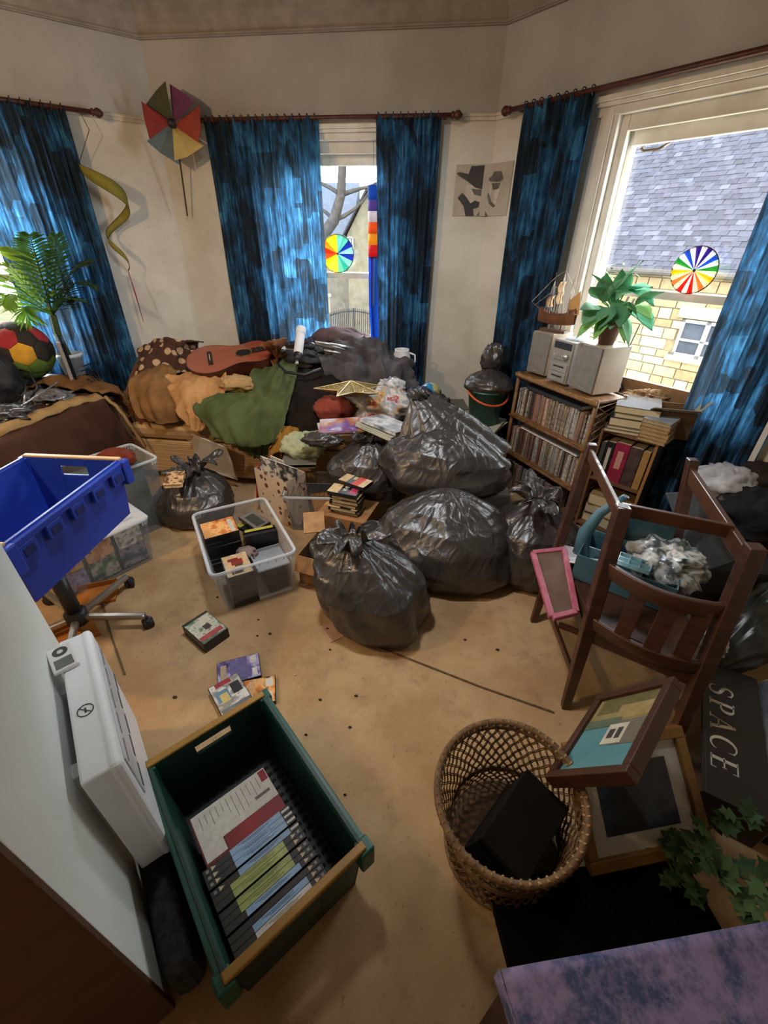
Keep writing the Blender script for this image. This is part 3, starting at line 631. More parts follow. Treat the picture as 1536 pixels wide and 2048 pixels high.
def cloth(name, label, cat, rows, m, seed, wr=.018, fs=6., nu=64, nv=64, th=.006, parent=None, part='fabric', group=None, edge=.012, fold=4.5):
    mb = MB(); rows = [[V(p) for p in r] for r in rows]
    def base(u, v): return crom([crom(r, u) for r in rows], v)
    cen = base(.5, .5); e = .02
    def fn(u, v):
        p = base(u, v); du = base(min(1, u+e), v)-base(max(0, u-e), v); dv = base(u, min(1, v+e))-base(u, max(0, v-e)); n = du.cross(dv)
        n = n.normalized() if n.length > 1e-9 else V((0, 0, 1))
        if n.z < 0: n = -n
        q = p*fs; q = q+V((nz(q, .4, seed), nz(q, .4, seed+1), nz(q, .4, seed+2)))*1.2; w1 = ridge((q.x*1.0, q.y*.6, q.z), .55, seed)*wr*1.15+ridge((q.x, q.y*.5, q.z*.8), 1.5, seed+4)*wr*.6+ridge((q.x*.6, q.y, q.z*.6), 3.1, seed+5)*wr*.28+wr*.6*nz(q, .35, seed+8)
        w2 = edge*nz((u*7, v*7, seed), 1) if (u in (0, 1) or v in (0, 1)) else 0
        fo = wr*.55*sin(u*2*pi*fold+1.6*nz((u*2, v*3, seed), 1)+seed)*(.35+.65*v)
        return p+n*(w1*1.5+fo)+(p-cen).normalized()*w2
    mb.grid(fn, nu, nv)
    if parent is None:
        lowest = min(mb.v, key=lambda q: q.z); parent = thing(name, label, cat, (cen.x, cen.y, lowest.z), group=group)
    return mb.build(part, m, parent, True, world=True, solid=th)
def crumple(name, label, cat, c, r, m, seed, amp=.35, parent=None, part='fabric', group=None, n=46, flat=0):
    mb = MB(); c = V(c); r = r if hasattr(r, '__len__') else (r, r, r)
    def fn(u, v):
        a, p = u*2*pi, pi*v; d = V((sin(p)*cos(a), sin(p)*sin(a), cos(p)))
        k = 1+amp*(.55*ridge(d, 1.3, seed)-.25)+amp*.5*(ridge(d, 2.9, seed+3)-.5)+amp*.22*(ridge(d, 6, seed+6)-.5)
        q = c+V((d.x*r[0]*k, d.y*r[1]*k, d.z*r[2]*k))
        if q.z < c.z-r[2]*.8: q.z = c.z-r[2]*.8
        return q
    mb.grid(fn, n, n//2, True)
    if parent is None: parent = thing(name, label, cat, (c.x, c.y, c.z-r[2]*.8), group=group)
    return mb.build(part, m, parent, True, world=True)
def fab(c, c2=None, s=14, b=.35): return mat(c, .93, c2, s, b, 380, spec=.15, name='fabric')
def stripes(cols, scale, axis='X', rough=.9):
    t = NT('striped_fabric'); v = t.coord(); wv = t.n('TexWave', wave_type='BANDS', bands_direction=axis, _Scale=scale, _Distortion=.6, _Detail=1.5); t.l(v, wv.inputs['Vector'])
    t.l(t.ramp(wv.outputs[1], [(i/(len(cols)-1), c) for i, c in enumerate(cols)]), t.b.inputs['Base Color']); t.set(Roughness=rough); return t.m
def spots(base, dot, scale, size, rough=.6, tl=0):
    t = NT('dotted_print'); v = t.coord(); vo = t.n('TexVoronoi', feature='F1', _Scale=scale, _Randomness=.45); t.l(v, vo.inputs['Vector'])
    f = t.ramp(vo.outputs['Distance'], [(size, (1, 1, 1, 1)), (size+.05, (0, 0, 0, 1))]); t.l(t.mix(f, base, dot), t.b.inputs['Base Color']); t.set(Roughness=rough); return t.m

# ------------------------------------------------------------------ sofa under the middle window and the heap on it
ZT = [(655, 1.06), (675, .98), (690, .90), (705, .85), (720, .80), (750, .74), (780, .67), (800, .62), (830, .54), (860, .47), (880, .42), (910, .30), (940, .20), (960, .12)]
def pz(y):
    if y <= ZT[0][0]: return ZT[0][1]
    for (a, za), (b, zb) in zip(ZT, ZT[1:]):
        if y <= b: return za+(zb-za)*(y-a)/(b-a)
    return ZT[-1][1]
def P(x, y, dz=0): return at(x, y, pz(y)+dz)
TAN = stripes(['c4a070', '8a6844', 'd4b488', '7a5c3c', 'c4a070'], 5, 'Y')
sofa = thing('sofa', 'striped tan sofa buried under clothes below the middle window', 'sofa', (-1.4, 3.35, 0))
TANZ = stripes(['c4a070', '8a6844', 'd4b488', '7a5c3c', 'c4a070'], 5, 'Z')
MB().box(-2.42, -.42, 2.86, 3.72, .06, .36).build('base', TANZ, sofa, bevel=.03, world=True)
mb = MB(); mb.box(-2.35, -.5, 2.84, 3.5, .36, .50); mb.build('seat_cushion', TAN, sofa, bevel=.05, world=True)
mb = MB(); mb.box(-2.42, -.5, 3.42, 3.76, .36, .76); mb.build('backrest', mat('8a6a4a', .9, '6f5238', 9, .3, 300), sofa, bevel=.07, world=True)
mb = MB(); mb.box(-2.56, -2.40, 2.92, 3.60, .06, .66); mb.build('arm', mat('8a6a4a', .9, '6f5238', 9, .3, 300), sofa, bevel=.08, world=True)
# bulk of folded bedding that fills the heap
mb = MB(); R = random.Random(2)
hb = thing('bedding_heap', 'dark heap of bedding filling the sofa beneath the clothes', 'bedding', (-1.3, 3.4, .5))
def hf(u, v):
    x = -2.36+1.95*u; y = 2.92+.80*v; e = sin(pi*min(1, max(0, u)))**.35*min(1, (v+.02)*6)**.5
    z = .46+(.04+.36*min(1, v*1.15)**1.1)*e+(.16*max(0, 1-abs(u-.72)/.3)*min(1, v*1.3)) +.02*nz((x, y, 0), 4, 3); return (x, y, max(.44, z-.075))
mb.grid(hf, 50, 30); mb.build('fabric', fab('4a3a30', '332822'), hb, True, world=True, solid=.02)
cloth('floral_throw', 'brown throw with beige flower print on the sofa corner', 'throw', [[P(285, 706), P(325, 688, .02), P(360, 681, .02), P(402, 682)], [P(278, 745), P(318, 728, .03), P(352, 715, .03), P(400, 716)], [P(268, 790, -.02), P(310, 768), P(350, 750), P(396, 748)]], spots('4a2e22', 'c2a27e', 13, .36, .95), 3, .02)
cloth('suede_cover', 'brown suede cover hanging over the left end of the sofa', 'cover', [[P(300, 692), P(318, 690), P(330, 700)], [P(270, 740), P(290, 745), P(312, 752)], [P(252, 792), P(268, 800), P(300, 812)], [P(262, 830, -.03), P(286, 848, -.03), P(318, 862, -.04)]], fab('77543a', '5e402a', 6), 5, .012)
cloth('cushion_cover', 'tan cushion cover slumped at the left of the heap', 'cushion cover', [[P(300, 742, .03), P(335, 738, .04), P(350, 752, .03)], [P(272, 770, .03), P(318, 775, .05), P(360, 785, .03)], [P(268, 800, .02), P(322, 815, .04), P(378, 815, .02)], [P(290, 835), P(335, 845, .01), P(388, 838, 0)]], fab('8f6a42', '6e4f30', 5), 8, .02, 5)
cloth('pillowcase', 'pale orange crumpled pillowcase beside the green cloth', 'pillowcase', [[P(335, 758, .05), P(395, 752, .05), P(455, 752, .04)], [P(336, 782, .05), P(392, 785, .06), P(452, 782, .04)], [P(358, 812, .04), P(395, 822, .05), P(425, 812, .03)], [P(380, 842, .02), P(400, 862, .01), P(418, 860, .01)]], fab('c49460', '9c7346', 6), 11, .02, 7)
crumple('beige_rag', 'small crumpled beige rag below the guitar', 'rag', P(478, 768, .06), (.13, .09, .06), fab('c0a070', '9a7e52', 8), 4, .5)
cloth('green_cloth', 'large dark green cotton cloth draped down the front of the heap', 'cloth', [[P(520, 742, .05), P(556, 732, .05), P(596, 738, .04)], [P(468, 784, .05), P(530, 778, .06), P(590, 775, .05)], [P(402, 812, .04), P(485, 815, .06), P(578, 818, .05)], [P(412, 842, .03), P(480, 855, .05), P(565, 862, .04)], [P(440, 872, .02), P(492, 888, .04), P(545, 888, .03)], [P(462, 902, 0), P(502, 922, .02), P(535, 918, .01)]], fab('58623e', '434c2c', 4, .2), 14, .022, 5.5, 60, 70)
cloth('black_coat', 'black cloth hanging between the green cloth and gold star', 'coat', [[P(588, 742, .04), P(635, 745, .05), P(700, 760, .04)], [P(576, 785, .04), P(620, 792, .05), P(668, 795, .04)], [P(574, 835, .03), P(618, 842, .04), P(655, 835, .03)], [P(590, 872, .0), P(618, 888, .01), P(648, 868, .01)]], fab('241e1a', '17130f', 4), 17, .012)
cloth('grey_blanket', 'dark grey wool blanket bunched behind the gold star', 'blanket', [[P(640, 712, .03), P(690, 700, .05), P(735, 698, .05), P(775, 712, .02), P(800, 735, -.02)], [P(650, 742, .03), P(705, 728, .06), P(750, 725, .06), P(790, 742, .03), P(818, 768, 0)], [P(662, 762, .03), P(715, 752, .06), P(765, 752, .05), P(805, 772, .03), P(830, 798, .0)], [P(690, 775, .02), P(735, 778, .03), P(780, 785, .02), P(812, 802, 0), P(838, 815, -.02)]], fab('5a5656', '3c3939', 5, .5), 21, .045, 7, 70, 60, .02)
cloth('mauve_blanket', 'folded mauve-grey fleece blanket at the foot of the window', 'blanket', [[P(618, 688, -.05), P(645, 668, 0), P(690, 664, 0), P(736, 684, -.04)], [P(622, 692, -.02), P(650, 680, .02), P(695, 676, .02), P(740, 695, -.02)], [P(630, 706, 0), P(662, 698, .03), P(705, 692, .03), P(745, 712, 0)]], fab('6e5a58', '55454a', 4, .5), 24, .016, 6, 50, 40, .03)
cloth('mustard_cloth', 'mustard yellow cloth hanging below the black coat', 'cloth', [[P(545, 878, .03), P(570, 858, .03), P(600, 862, .02)], [P(540, 902, .03), P(565, 893, .04), P(590, 890, .03)], [P(542, 926, .02), P(560, 925, .02), P(576, 918, .02)], [P(535, 945), P(556, 950), P(572, 940)]], fab('a87a38', '845c26', 6), 27, .016, 8)
crumple('pale_green_top', 'pale green crumpled garment left of the upper bin bag', 'garment', at(608, 893, .44), (.15, .12, .09), fab('bcc09c', '969a74', 6), 31, .5)
crumple('red_cloth', 'faded red bundled cloth under the gold star', 'cloth', P(668, 818, .07), (.14, .10, .09), fab('96483a', '70342a', 6), 33, .25)
# flowered carrier bag
fm = cover(5, ['b9b4b0', 'b04a44', 'd6cfc8', '9aa0a4', 'c9a06c', '8f2f34'], 9, .35)
crumple('flowered_bag', 'grey and red flowered plastic bag right of the gold star', 'bag', P(765, 812, .06), (.24, .15, .12), fm, 36, .5)
crumple('flowered_bag', 'small silvery plastic bag at the tip of the gold star', 'bag', P(782, 772, .06), (.10, .07, .06), cover(6, ['a9a9ab', 'd9d9da', '7f8186', 'c2a98c'], 9, .25), 38, .5)
# gold glitter star
c = P(702, 778, .13); st = thing('gold_star', 'large gold glitter star decoration lying on the clothes', 'star', c)
gm = NT('gold_glitter'); v = gm.coord(); nn = gm.noise(v, 260, 2); gm.l(gm.ramp(nn, [(.42, '5a4417'), (.55, '9a7c34'), (.66, 'ecd99a')]), gm.b.inputs['Base Color']); gm.set(Roughness=.35, Metallic=.6); gm.bump(nn, .6, .004)
fx, fz = V((1, .05, 0)).normalized(), V((-.02, .10, 1)).normalized(); M = frame(c, fx, z=fz); mb = MB(); pts = []
for k in range(10):
    a = pi+.1+k*pi/5; r = .26 if k % 2 == 0 else .105; pts.append((r*cos(a), r*sin(a), 0))
mb.x = M; mb.add(pts+[(0, 0, .055), (0, 0, -.055)], [(k, (k+1) % 10, 10) for k in range(10)]+[((k+1) % 10, k, 11) for k in range(10)]); mb.build('star_body', gm.m, st, world=True)
mb = MB(); mb.x = M
for k in range(10): mb.tube([pts[k], (0, 0, .056)], .0025, 5)
for k in range(10): mb.tube([pts[k], pts[(k+1) % 10]], .0025, 5)
mb.build('wire_ridges', mat('e6d49a', .4, metal=.4), st, world=True)
MB().torus(M @ V((.15, -.12, .01)), .05, .004, fz, 20, 6).build('hanging_loop', mat('cdbf9c', .5), st, world=True)

# ------------------------------------------------------------------ guitar
o, e = at(372, 726, .86), at(541, 697, .93); gx = (e-o).normalized(); GL = (e-o).length; s = GL/.50
M = frame(o, gx, z=(-.12, -.30, 1)); gt = thing('acoustic_guitar', 'brown acoustic guitar lying face up on the heap', 'guitar', M=M)
half = [(0, 0), (.004, .05), (.02, .10), (.06, .155), (.11, .182), (.16, .183), (.21, .165), (.26, .135), (.30, .122), (.34, .124), (.39, .140), (.43, .143), (.465, .125), (.49, .085), (.50, .04), (.50, 0)]
sm = []
for i in range(len(half)-1):
    for k in range(4): sm.append(crom([V((a, b, 0)) for a, b in half], (i+k/4)/(len(half)-1)))
out = [(p.x*s, p.y*s) for p in sm]+[(half[-1][0]*s, 0)]+[(p.x*s, -p.y*s) for p in sm[::-1] if p.y > .003]
WOOD = mat('a5502f', .35, '8a3f24', 5, coat=.3, stretch=(1, 9, 1), name='mahogany'); WDK = mat('4d2416', .35, '34170d', 6, coat=.3)
MB().prism(out, -.10*s, 0).build('body', WDK, gt, smooth=False)
MB().prism([(a*.985+.004, b*.985) for a, b in out], 0, .004).build('soundboard', WOOD, gt)
mb = MB(); pp = [V((a, b, .001)) for a, b in out]; mb.tube(pp, .0035, 6, True); mb.build('binding', mat('5a2c1a', .4), gt, True)
hx = .335*s
MB().lathe([(0, 0), (.044*s, 0), (.044*s, .0012), (0, .0012)], 32, (hx, 0, .0042)).build('soundhole', mat('120b08', .8), gt)
mb = MB()
for r in (.046, .050, .055): mb.torus((hx, 0, .0052), r*s, .0012, (0, 0, 1), 36, 5)
mb.build('rosette', mat('3c2316', .4, 'b58a55', 60), gt)
br = MB().box(.125*s, .152*s, -.085*s, .085*s, .004, .012).build('bridge', mat('24140d', .5), gt, bevel=.002)
MB().box(.136*s, .140*s, -.038*s, .038*s, .012, .016).build('saddle', mat('e9e2d0', .4), br)
nk = MB().box(.47*s, .80*s, -.027*s, .027*s, .004, .016).build('fretboard', mat('2b1a12', .5), gt, bevel=.002)
mb = MB()
for k in range(14): mb.box(s*(.385+.029*k), s*(.385+.029*k)+.002, -.026*s, .026*s, .0155, .0175)
mb.build('frets', mat('b9b4a8', .3, metal=.8), nk)
MB().box(.385*s, .49*s, -.027*s, .027*s, .004, .0155).build('fretboard_end', mat('2b1a12', .5), gt)
MB().box(.49*s, .80*s, -.024*s, .024*s, -.018, .004).build('neck', WDK, gt, bevel=.006)
mb = MB()
for k in range(6): y = (-.025+.01*k)*s; mb.cyl((.138*s, y, .017), (.79*s, y*.7, .021), .0008, n=4)
pass
cloth('terracotta_scarf', 'terracotta cloth thrown over the neck of the guitar', 'scarf', [[P(520, 690, .10), P(545, 682, .12), P(578, 682, .10)], [P(528, 700, .10), P(552, 697, .12), P(575, 698, .10)], [P(540, 715, .06), P(556, 722, .07), P(572, 725, .05)], [P(548, 738, .05), P(560, 742, .05), P(570, 740, .05)]], fab('9a6a4c', '7a4e36', 6), 41, .012, 8)
# ------------------------------------------------------------------ telescope on its bag
SIL = mat('c9ccd0', .25, 'aeb2b8', 8, metal=.75); WPL = mat('e9ebee', .3, 'd9dbdf', 5); BLK = mat('1a1a1d', .45, '26262a', 10)
tb = thing('black_holdall', 'black padded holdall under the white telescope', 'bag', P(600, 722, 0))
crumple('', '', '', P(605, 718, .05), (.24, .14, .075), mat('1f1c1e', .7, '2c282a', 8, .3, 200), 44, .25, parent=tb, part='bag_body')
mb = MB(); mb.tube([P(560, 712, .07), P(556, 728, .07), P(572, 744, .08), P(610, 750, .09), P(642, 738, .1)], .012, 6); mb.build('strap', BLK, tb, True, world=True)
tl = thing('telescope', 'white telescope with silver tripod legs lying across the heap', 'telescope', P(600, 700, .1))
a, b = P(601, 668, .07), P(596, 708, .12); d = (a-b).normalized(); 
MB().cyl(b, a, .034, n=20).build('tube', WPL, tl, True, world=True, bevel=.002)
MB().cyl(a, a+d*.05, .038, n=20).build('dew_cap', WPL, tl, True, world=True, bevel=.002)
MB().cyl(a+d*.05, a+d*.052, .030, n=20).build('lens', mat('20242c', .1), tl, world=True)
MB().cyl(b-d*.06, b, .022, .034, 14).build('focuser', BLK, tl, True, world=True)
MB().cyl(b-d*.09, b-d*.06, .014, n=12).build('eyepiece', SIL, tl, True, world=True)
fa, fb = P(569, 684, .08), P(566, 702, .11); fd = (fa-fb).normalized()
f = MB().cyl(fb, fa, .015, n=12).build('finder_scope', WPL, tl, True, world=True)
MB().cyl(fb-fd*.02, fb, .017, n=12).build('finder_eyepiece', BLK, f, True, world=True)
MB().cyl(P(568, 698, .10), P(592, 700, .12), .006, n=6).build('finder_bracket', SIL, tl, world=True)
MB().ball(P(622, 692, .10), (.035, .035, .03), 12, 8).build('mount_head', BLK, tl, True, world=True)
MB().cyl(P(600, 695, .10), P(628, 690, .10), .016, n=10).build('mount_arm', BLK, tl, world=True)
for k, (x0, y0, x1, y1) in enumerate(((630, 683, 772, 708), (632, 688, 770, 714), (648, 700, 764, 722))):
    A, B = P(x0, y0, .09), P(x1, y1, .05); mid = A.lerp(B, .6)
    lg = MB().cyl(A, mid, .010, n=10).build('tripod_leg', SIL, tl, True, world=True)
    mb = MB().cyl(mid, B, .0075, n=10); iv = wm(tl).inverted(); mb.v = [iv @ q for q in mb.v]; mb.build('leg_extension', SIL, lg, True)
    mb = MB().cyl(B, B+(B-A).normalized()*.035, .014, n=10); mb.v = [iv @ q for q in mb.v]; mb.build('foot', BLK, lg, True)
c = P(803, 735, .0); jg = thing('white_jug', 'white plastic jug beside the tripod feet', 'jug', c)
mb = MB(); mb.lathe([(0, 0), (.055, 0), (.07, .03), (.072, .09), (.06, .14), (.062, .15), (.056, .15), (.054, .14), (.064, .09), (.06, .03), (0, .012)], 24); mb.build('body', WPL, jg, True)
MB().tube([(.065, -.01, .125), (.11, -.015, .11), (.115, -.015, .06), (.07, -.01, .03)], .008, 8).build('handle', WPL, jg, True)
# books resting on the upper left bag
PAGE = mat('d9cba8', .9, 'c2b088', 80, stretch=(1, 1, 40), name='page_edges')
def book(label, M, w, d, h, cm, group=None, name='book', cat='book', pm=None, band=None):
    """closed book lying flat: spine along local -x side, w across, d along y, h thick"""
    t = thing(name, label, cat, M=M, group=group); b = .0025 if h > .012 else .001
    MB().box(-w/2+.003, w/2-.004, -d/2+.004, d/2-.004, b, h-b).build('pages', pm or PAGE, t)
    MB().box(-w/2, w/2, -d/2, d/2, 0, b).box(-w/2, w/2, -d/2, d/2, h-b, h).box(-w/2, -w/2+b, -d/2, d/2, 0, h).build('cover', cm, t)
    return t
def flat(p, ang, tilt=(0, 0)): return Matrix.Translation(p) @ rotz(ang) @ Matrix.Rotation(tilt[0], 4, 'X') @ Matrix.Rotation(tilt[1], 4, 'Y')
PL = mat('e8e4da', .6, 'd4cdbd', 30)
p = at(770, 862, .62); book('thick pale book with orange page edge on the upper bag', flat(p, .95, (.05, .12)), .24, .32, .028, mat('c9cdb8', .5), pm=mat('c98e4e', .8, 'a87238', 40), group='books on the bags')
p = at(776, 852, .655); book('grey hardback with mottled white cover topmost on the upper bag', flat(p, .98, (.05, .12)), .22, .31, .022, cover(9, ['7f8288', 'd9dadc', 'a8abb0', '5f6268'], 10), pm=mat('b9803f', .8, '98662c', 40), group='books on the bags')
p = at(684, 852, .62); book('purple and white magazine on the upper bag by red cloth', flat(p, .25, (.06, -.03)), .30, .22, .010, cover(11, ['e0dede', '7b5aa0', 'c07a5a', 'd8d4dc'], 6), cat='magazine', name='magazine', group='books on the bags')
p = at(680, 858, .598); book('orange edged magazine under the purple one', flat(p, .36, (.06, -.03)), .29, .21, .012, mat('d99a4a', .5, 'c9d0d8', 6), cat='magazine', name='magazine', group='books on the bags')

# ------------------------------------------------------------------ bin bags
sack('bulging black bin bag tied at the neck, nearest on the carpet', (-.225, 1.585), (.275, .235), .50, 1, neck=(-.14, .03), ruff=.07)
sack('wide black bin bag behind the nearest one, under the pointed bag', (.10, 2.04), (.41, .27), .50, 2, neck=(-.02, .12), ruff=0, pleat=.55)
sack('slumped black bin bag on the floor against the bookcase', (.60, 2.13), (.29, .26), .46, 3, neck=(.0, .05), ruff=.10)
sack('black bin bag whose long twisted top points up towards globe', (.06, 2.44), (.38, .25), .40, 4, neck=(-.05, .05), z0=.36, ruff=0, pleat=.5)
b = bpy.data.objects['bin_bag.003']
mb = MB(); A = V((.10, 2.45, .60)); T = at(836, 790, .90)
def tw(u, v):
    a = u*2*pi; c = A.lerp(T, v)+V((0, 0, .03*sin(v*pi))); r = .21*(1-v)**1.1+.03+.02*max(0, v-.85)*6; r *= 1+.22*abs(sin(a*5+v*1.6))+.06*nz((cos(a), sin(a), v*4), 2, 9)
    return c+V((cos(a)*r*1.25, sin(a)*r*.7, sin(a)*r*.45))
mb.grid(tw, 72, 40, True); mb.build('twisted_top', SACK, b, True, world=True)
sack('black bin bag under the books at the middle of the heap', (-.44, 2.60), (.29, .22), .42, 6, neck=(0, 0), z0=.17, ruff=.07, pleat=.6)
sack('torn black bag left of the clear lid with a paperback on it', (-1.66, 2.38), (.27, .24), .36, 7, neck=(.02, .06), ruff=.11)
crumple('black_sleeve', 'short black crumpled bag over the pale green garment', 'bag', at(645, 880, .57), (.13, .06, .045), SACK, 52, .4)
crumple('bin_bag_scrap', 'empty black bag scrunched below the globe', 'bin bag', at(862, 815, .62), (.15, .11, .09), SACK, 50, .6)
crumple('bin_bag_scrap', 'dark blue plastic bag above the pointed bin bag', 'bin bag', at(838, 792, .70), (.10, .07, .06), mat('2a2f3e', .3, '3c445a', 8), 51, .6)
# ------------------------------------------------------------------ left: table with blanket, ball, palm, screen
DARKW = mat('3a2a20', .6, '2a1d15', 8)
tb = thing('low_table', 'low dark table hidden under the brown blanket', 'table', (-2.8, 2.3, 0))
MB().box(-3.2, -2.42, 1.5, 2.98, .66, .69).build('tabletop', DARKW, tb, bevel=.005, world=True)
for x, y in ((-3.15, 1.55), (-2.5, 1.55), (-3.1, 2.85), (-2.5, 2.85)): MB().box(x-.03, x+.03, y-.03, y+.03, 0, .66).build('leg', DARKW, tb, world=True)
bl = thing('brown_blanket', 'dark brown fleece blanket with tan border draped over the low table', 'blanket', (-2.45, 2.2, .3))
BRN = fab('4a3024', '392318', 3, .5); TANB = fab('a98a5c', '8a6c42', 5, .5)
ys = (1.45, 1.8, 2.15, 2.5, 2.72)
cloth('', '', '', [[V((-2.95, y, .70)) for y in ys], [V((-2.62, y, .715)) for y in ys], [V((-2.44+.02*(y-2), y, .705)) for y in ys], [V((-2.38, y, .62)) for y in ys], [V((-2.34, y+.02, .48)) for y in ys], [V((-2.30, y+.05, .30)) for y in ys]], BRN, 61, .012, 3, 60, 60, .012, parent=bl, part='fleece')
cloth('', '', '', [[V((-2.92, 2.62, .73)), V((-2.75, 2.68, .735)), V((-2.55, 2.72, .73)), V((-2.42, 2.74, .70))], [V((-2.9, 2.80, .73)), V((-2.75, 2.86, .745)), V((-2.55, 2.86, .73)), V((-2.38, 2.82, .68))], [V((-2.9, 2.98, .71)), V((-2.72, 3.0, .70)), V((-2.5, 2.96, .68)), V((-2.34, 2.88, .60))]], fab('7d5a36', '5c4026', 5, .5), 63, .03, 5, 40, 30, .012, parent=bl, part='turned_back_fold')
def strip(pts, w, n, m, parent, name, th=.014):
    mb = MB(); k = 6*(len(pts)-1); pts = [V(p) for p in pts]; n = V(n); L = []; Rr = []
    for i in range(k+1):
        p = crom(pts, i/k); d = crom(pts, min(1, (i+.5)/k))-crom(pts, max(0, (i-.5)/k)); s = d.cross(n).normalized()*w/2; wv = V((0, 0, .006*sin(i*1.7)))
        L.append(p-s+wv); Rr.append(p+s+wv)
    mb.add(L+Rr, [(i, i+1, k+2+i, k+1+i) for i in range(k)]); return mb.build(name, m, parent, True, world=True, solid=th)
strip([(-2.52, 1.5, .735), (-2.50, 1.9, .745), (-2.48, 2.3, .745), (-2.46, 2.55, .745), (-2.41, 2.74, .725)], .07, (.5, 0, 1), TANB, bl, 'border')
strip([(-2.40, 2.76, .72), (-2.33, 2.78, .62), (-2.28, 2.79, .48), (-2.23, 2.80, .32)], .055, (1, .55, .2), TANB, bl, 'border')
crumple('rust_towel', 'rust red towel on top of the stacked clear boxes', 'towel', at(234, 915, .56), (.11, .07, .055), fab('7d3a26', '5c2818', 5, .6), 65, .25)
# soft football
bc = at(44, 702, 1.0); BR = .19
fb = thing('soft_football', 'large soft football with yellow, red, green and black patches', 'football', (bc.x, bc.y, bc.z-BR))
ph = (1+5**.5)/2
iv_ = [V(p).normalized() for a in (-1, 1) for b in (-ph, ph) for p in ((0, a, b), (a, b, 0), (b, 0, a))]
el = min((p-q).length for p in iv_ for q in iv_ if p != q)
nb = {i: [j for j in range(12) if j != i and (iv_[i]-iv_[j]).length < el*1.1] for i in range(12)}
panels = [[iv_[i].lerp(iv_[j], 1/3) for j in nb[i]] for i in range(12)]
for i in range(12):
    for j in nb[i]:
        for k in nb[i]:
            if i < j < k and k in nb[j]: panels.append([iv_[a].lerp(iv_[b], 1/3) for a in (i, j, k) for b in (i, j, k) if a != b])
view = (EYE-bc).normalized()
hexc = [sum(p, V()).normalized() for p in panels]
# turn the ball so that one hexagon faces the room
h0 = max(range(12, 32), key=lambda i: hexc[i].dot(view)); rot = hexc[h0].rotation_difference((view+V((.0, .0, -.12))).normalized()).to_matrix()
PC = [mat(c, .85, None, 10, .2, 200) for c in ('d9a02c', 'a82a34', '5d7a2c', '2a2420')]
for i, p in enumerate(panels):
    c = (rot @ hexc[i]); q = [rot @ a for a in p]; x = c.orthogonal().normalized(); y = c.cross(x); q.sort(key=lambda a: math.atan2(a.dot(y), a.dot(x)))
    mb = MB(); n = len(q); ring = []; S = 4
    vs = [c*1.015]; fs = []
    for s in range(1, S+1):
        for k in range(n):
            for m_ in range(4):
                e_ = q[k].lerp(q[(k+1) % n], m_/4); v_ = c.lerp(e_, s/S*.985); vs.append(v_.normalized()*(1.012 if s < S else .985))
    N_ = n*4
    for k in range(N_): fs.append((0, 1+k, 1+(k+1) % N_))
    for s in range(S-1):
        for k in range(N_): a = 1+s*N_; fs.append((a+k, a+N_+k, a+N_+(k+1) % N_, a+(k+1) % N_))
    mb.add([bc+v_*BR for v_ in vs], fs)
    up_, side = c.z, c.dot(V((.7, .7, 0)))
    k = 0 if i == h0 else (3 if (i < 12 and up_ > -.1) else (2 if up_ < -.15 else (1 if i % 3 else 3)))
    mb.build('panel', PC[k], fb, True, world=True)
bx_ = thing('black_case', 'black equipment case beneath the soft football', 'case', (bc.x, bc.y, .695)); MB().box(-.16, .16, -.13, .13, 0, bc.z-BR-.695).build('shell', BLK, bx_, bevel=.01); MB().tube([(.05, -.135, .05), (.05, -.16, .05), (-.05, -.16, .05), (-.05, -.135, .05)], .008, 6).build('handle', BLK, bx_)
# screen seen edge on
p = at(150, 775, .70); mn = thing('flat_monitor', 'silver backed flat monitor seen edge-on beside the football', 'monitor', M=frame(p, (p.x, p.y, 0), z=(0, 0, 1)))
MB().box(-.22, .22, -.012, .012, .045, .37).build('housing', mat('b9b6b2', .3, 'a09c98', 8, metal=.5), mn, bevel=.006)
MB().box(-.21, .21, -.034, -.0125, .05, .36).build('screen', mat('15171a', .2), mn, bevel=.004)
MB().cyl((0, .0, 0), (0, 0, .06), .03, n=12).build('stand', BLK, mn); MB().lathe([(0, 0), (.11, 0), (.11, .012), (0, .02)], 20).build('foot', BLK, mn)
# palm
pp = at(158, 765, .70); pm_ = thing('artificial_palm', 'green artificial palm in white pot in front of left curtain', 'palm', pp)
mb = MB(); mb.lathe([(0, 0), (.06, 0), (.085, .20), (.092, .20), (.092, .225), (.08, .225), (.078, .2), (0, .19)], 22); mb.build('pot', WPL, pm_, True)
LG = [translucent(c, c2, .35, 6) for c, c2 in (('5f8f2a', '86b23e'), ('2e4f24', '44682e'), ('7fa636', 'a8c24a'), ('26391f', '38512a'))]
def frond(base, tip, bend, wid, n, m, seed, lean=(0, 0, 1)):
    R = random.Random(seed); mid = base.lerp(tip, .55)+V(bend); P_ = [base, mid, tip]; mb = MB()
    rc = [crom(P_, i/24) for i in range(25)]; mb.tube(rc, .004, 5, rs=[.006-.004*i/24 for i in range(25)])
    for i in range(n):
        s = .16+.84*i/(n-1); p = crom(P_, s); d = (crom(P_, min(1, s+.03))-crom(P_, s-.03)).normalized(); nn = d.cross(V(lean)).normalized(); L = wid*sin(pi*min(1, .12+.82*s))**.7
        for sg in (-1, 1):
            q = (nn*sg+d*.75+V((0, 0, -.12+R.uniform(-.1, .1)))).normalized(); up_ = q.cross(d).normalized(); wv = d*(.011)
            a = p; b = p+q*L*.5; c = p+q*L+V((0, 0, -.12*L)); mb.add([a-wv*.4, b-wv, c, b+wv+up_*.004, a+wv*.4], [(0, 1, 3, 4), (1, 2, 3)])
    return mb.build('frond', m, pm_, world=True, recalc=False)
cr = pp+V((.02, -.03, .50))
MB().tube([pp+V((0, 0, .18)), pp+V((-.01, -.02, .35)), cr], .022, 8).build('stem', mat('4f5a2c', .8), pm_, True, world=True)
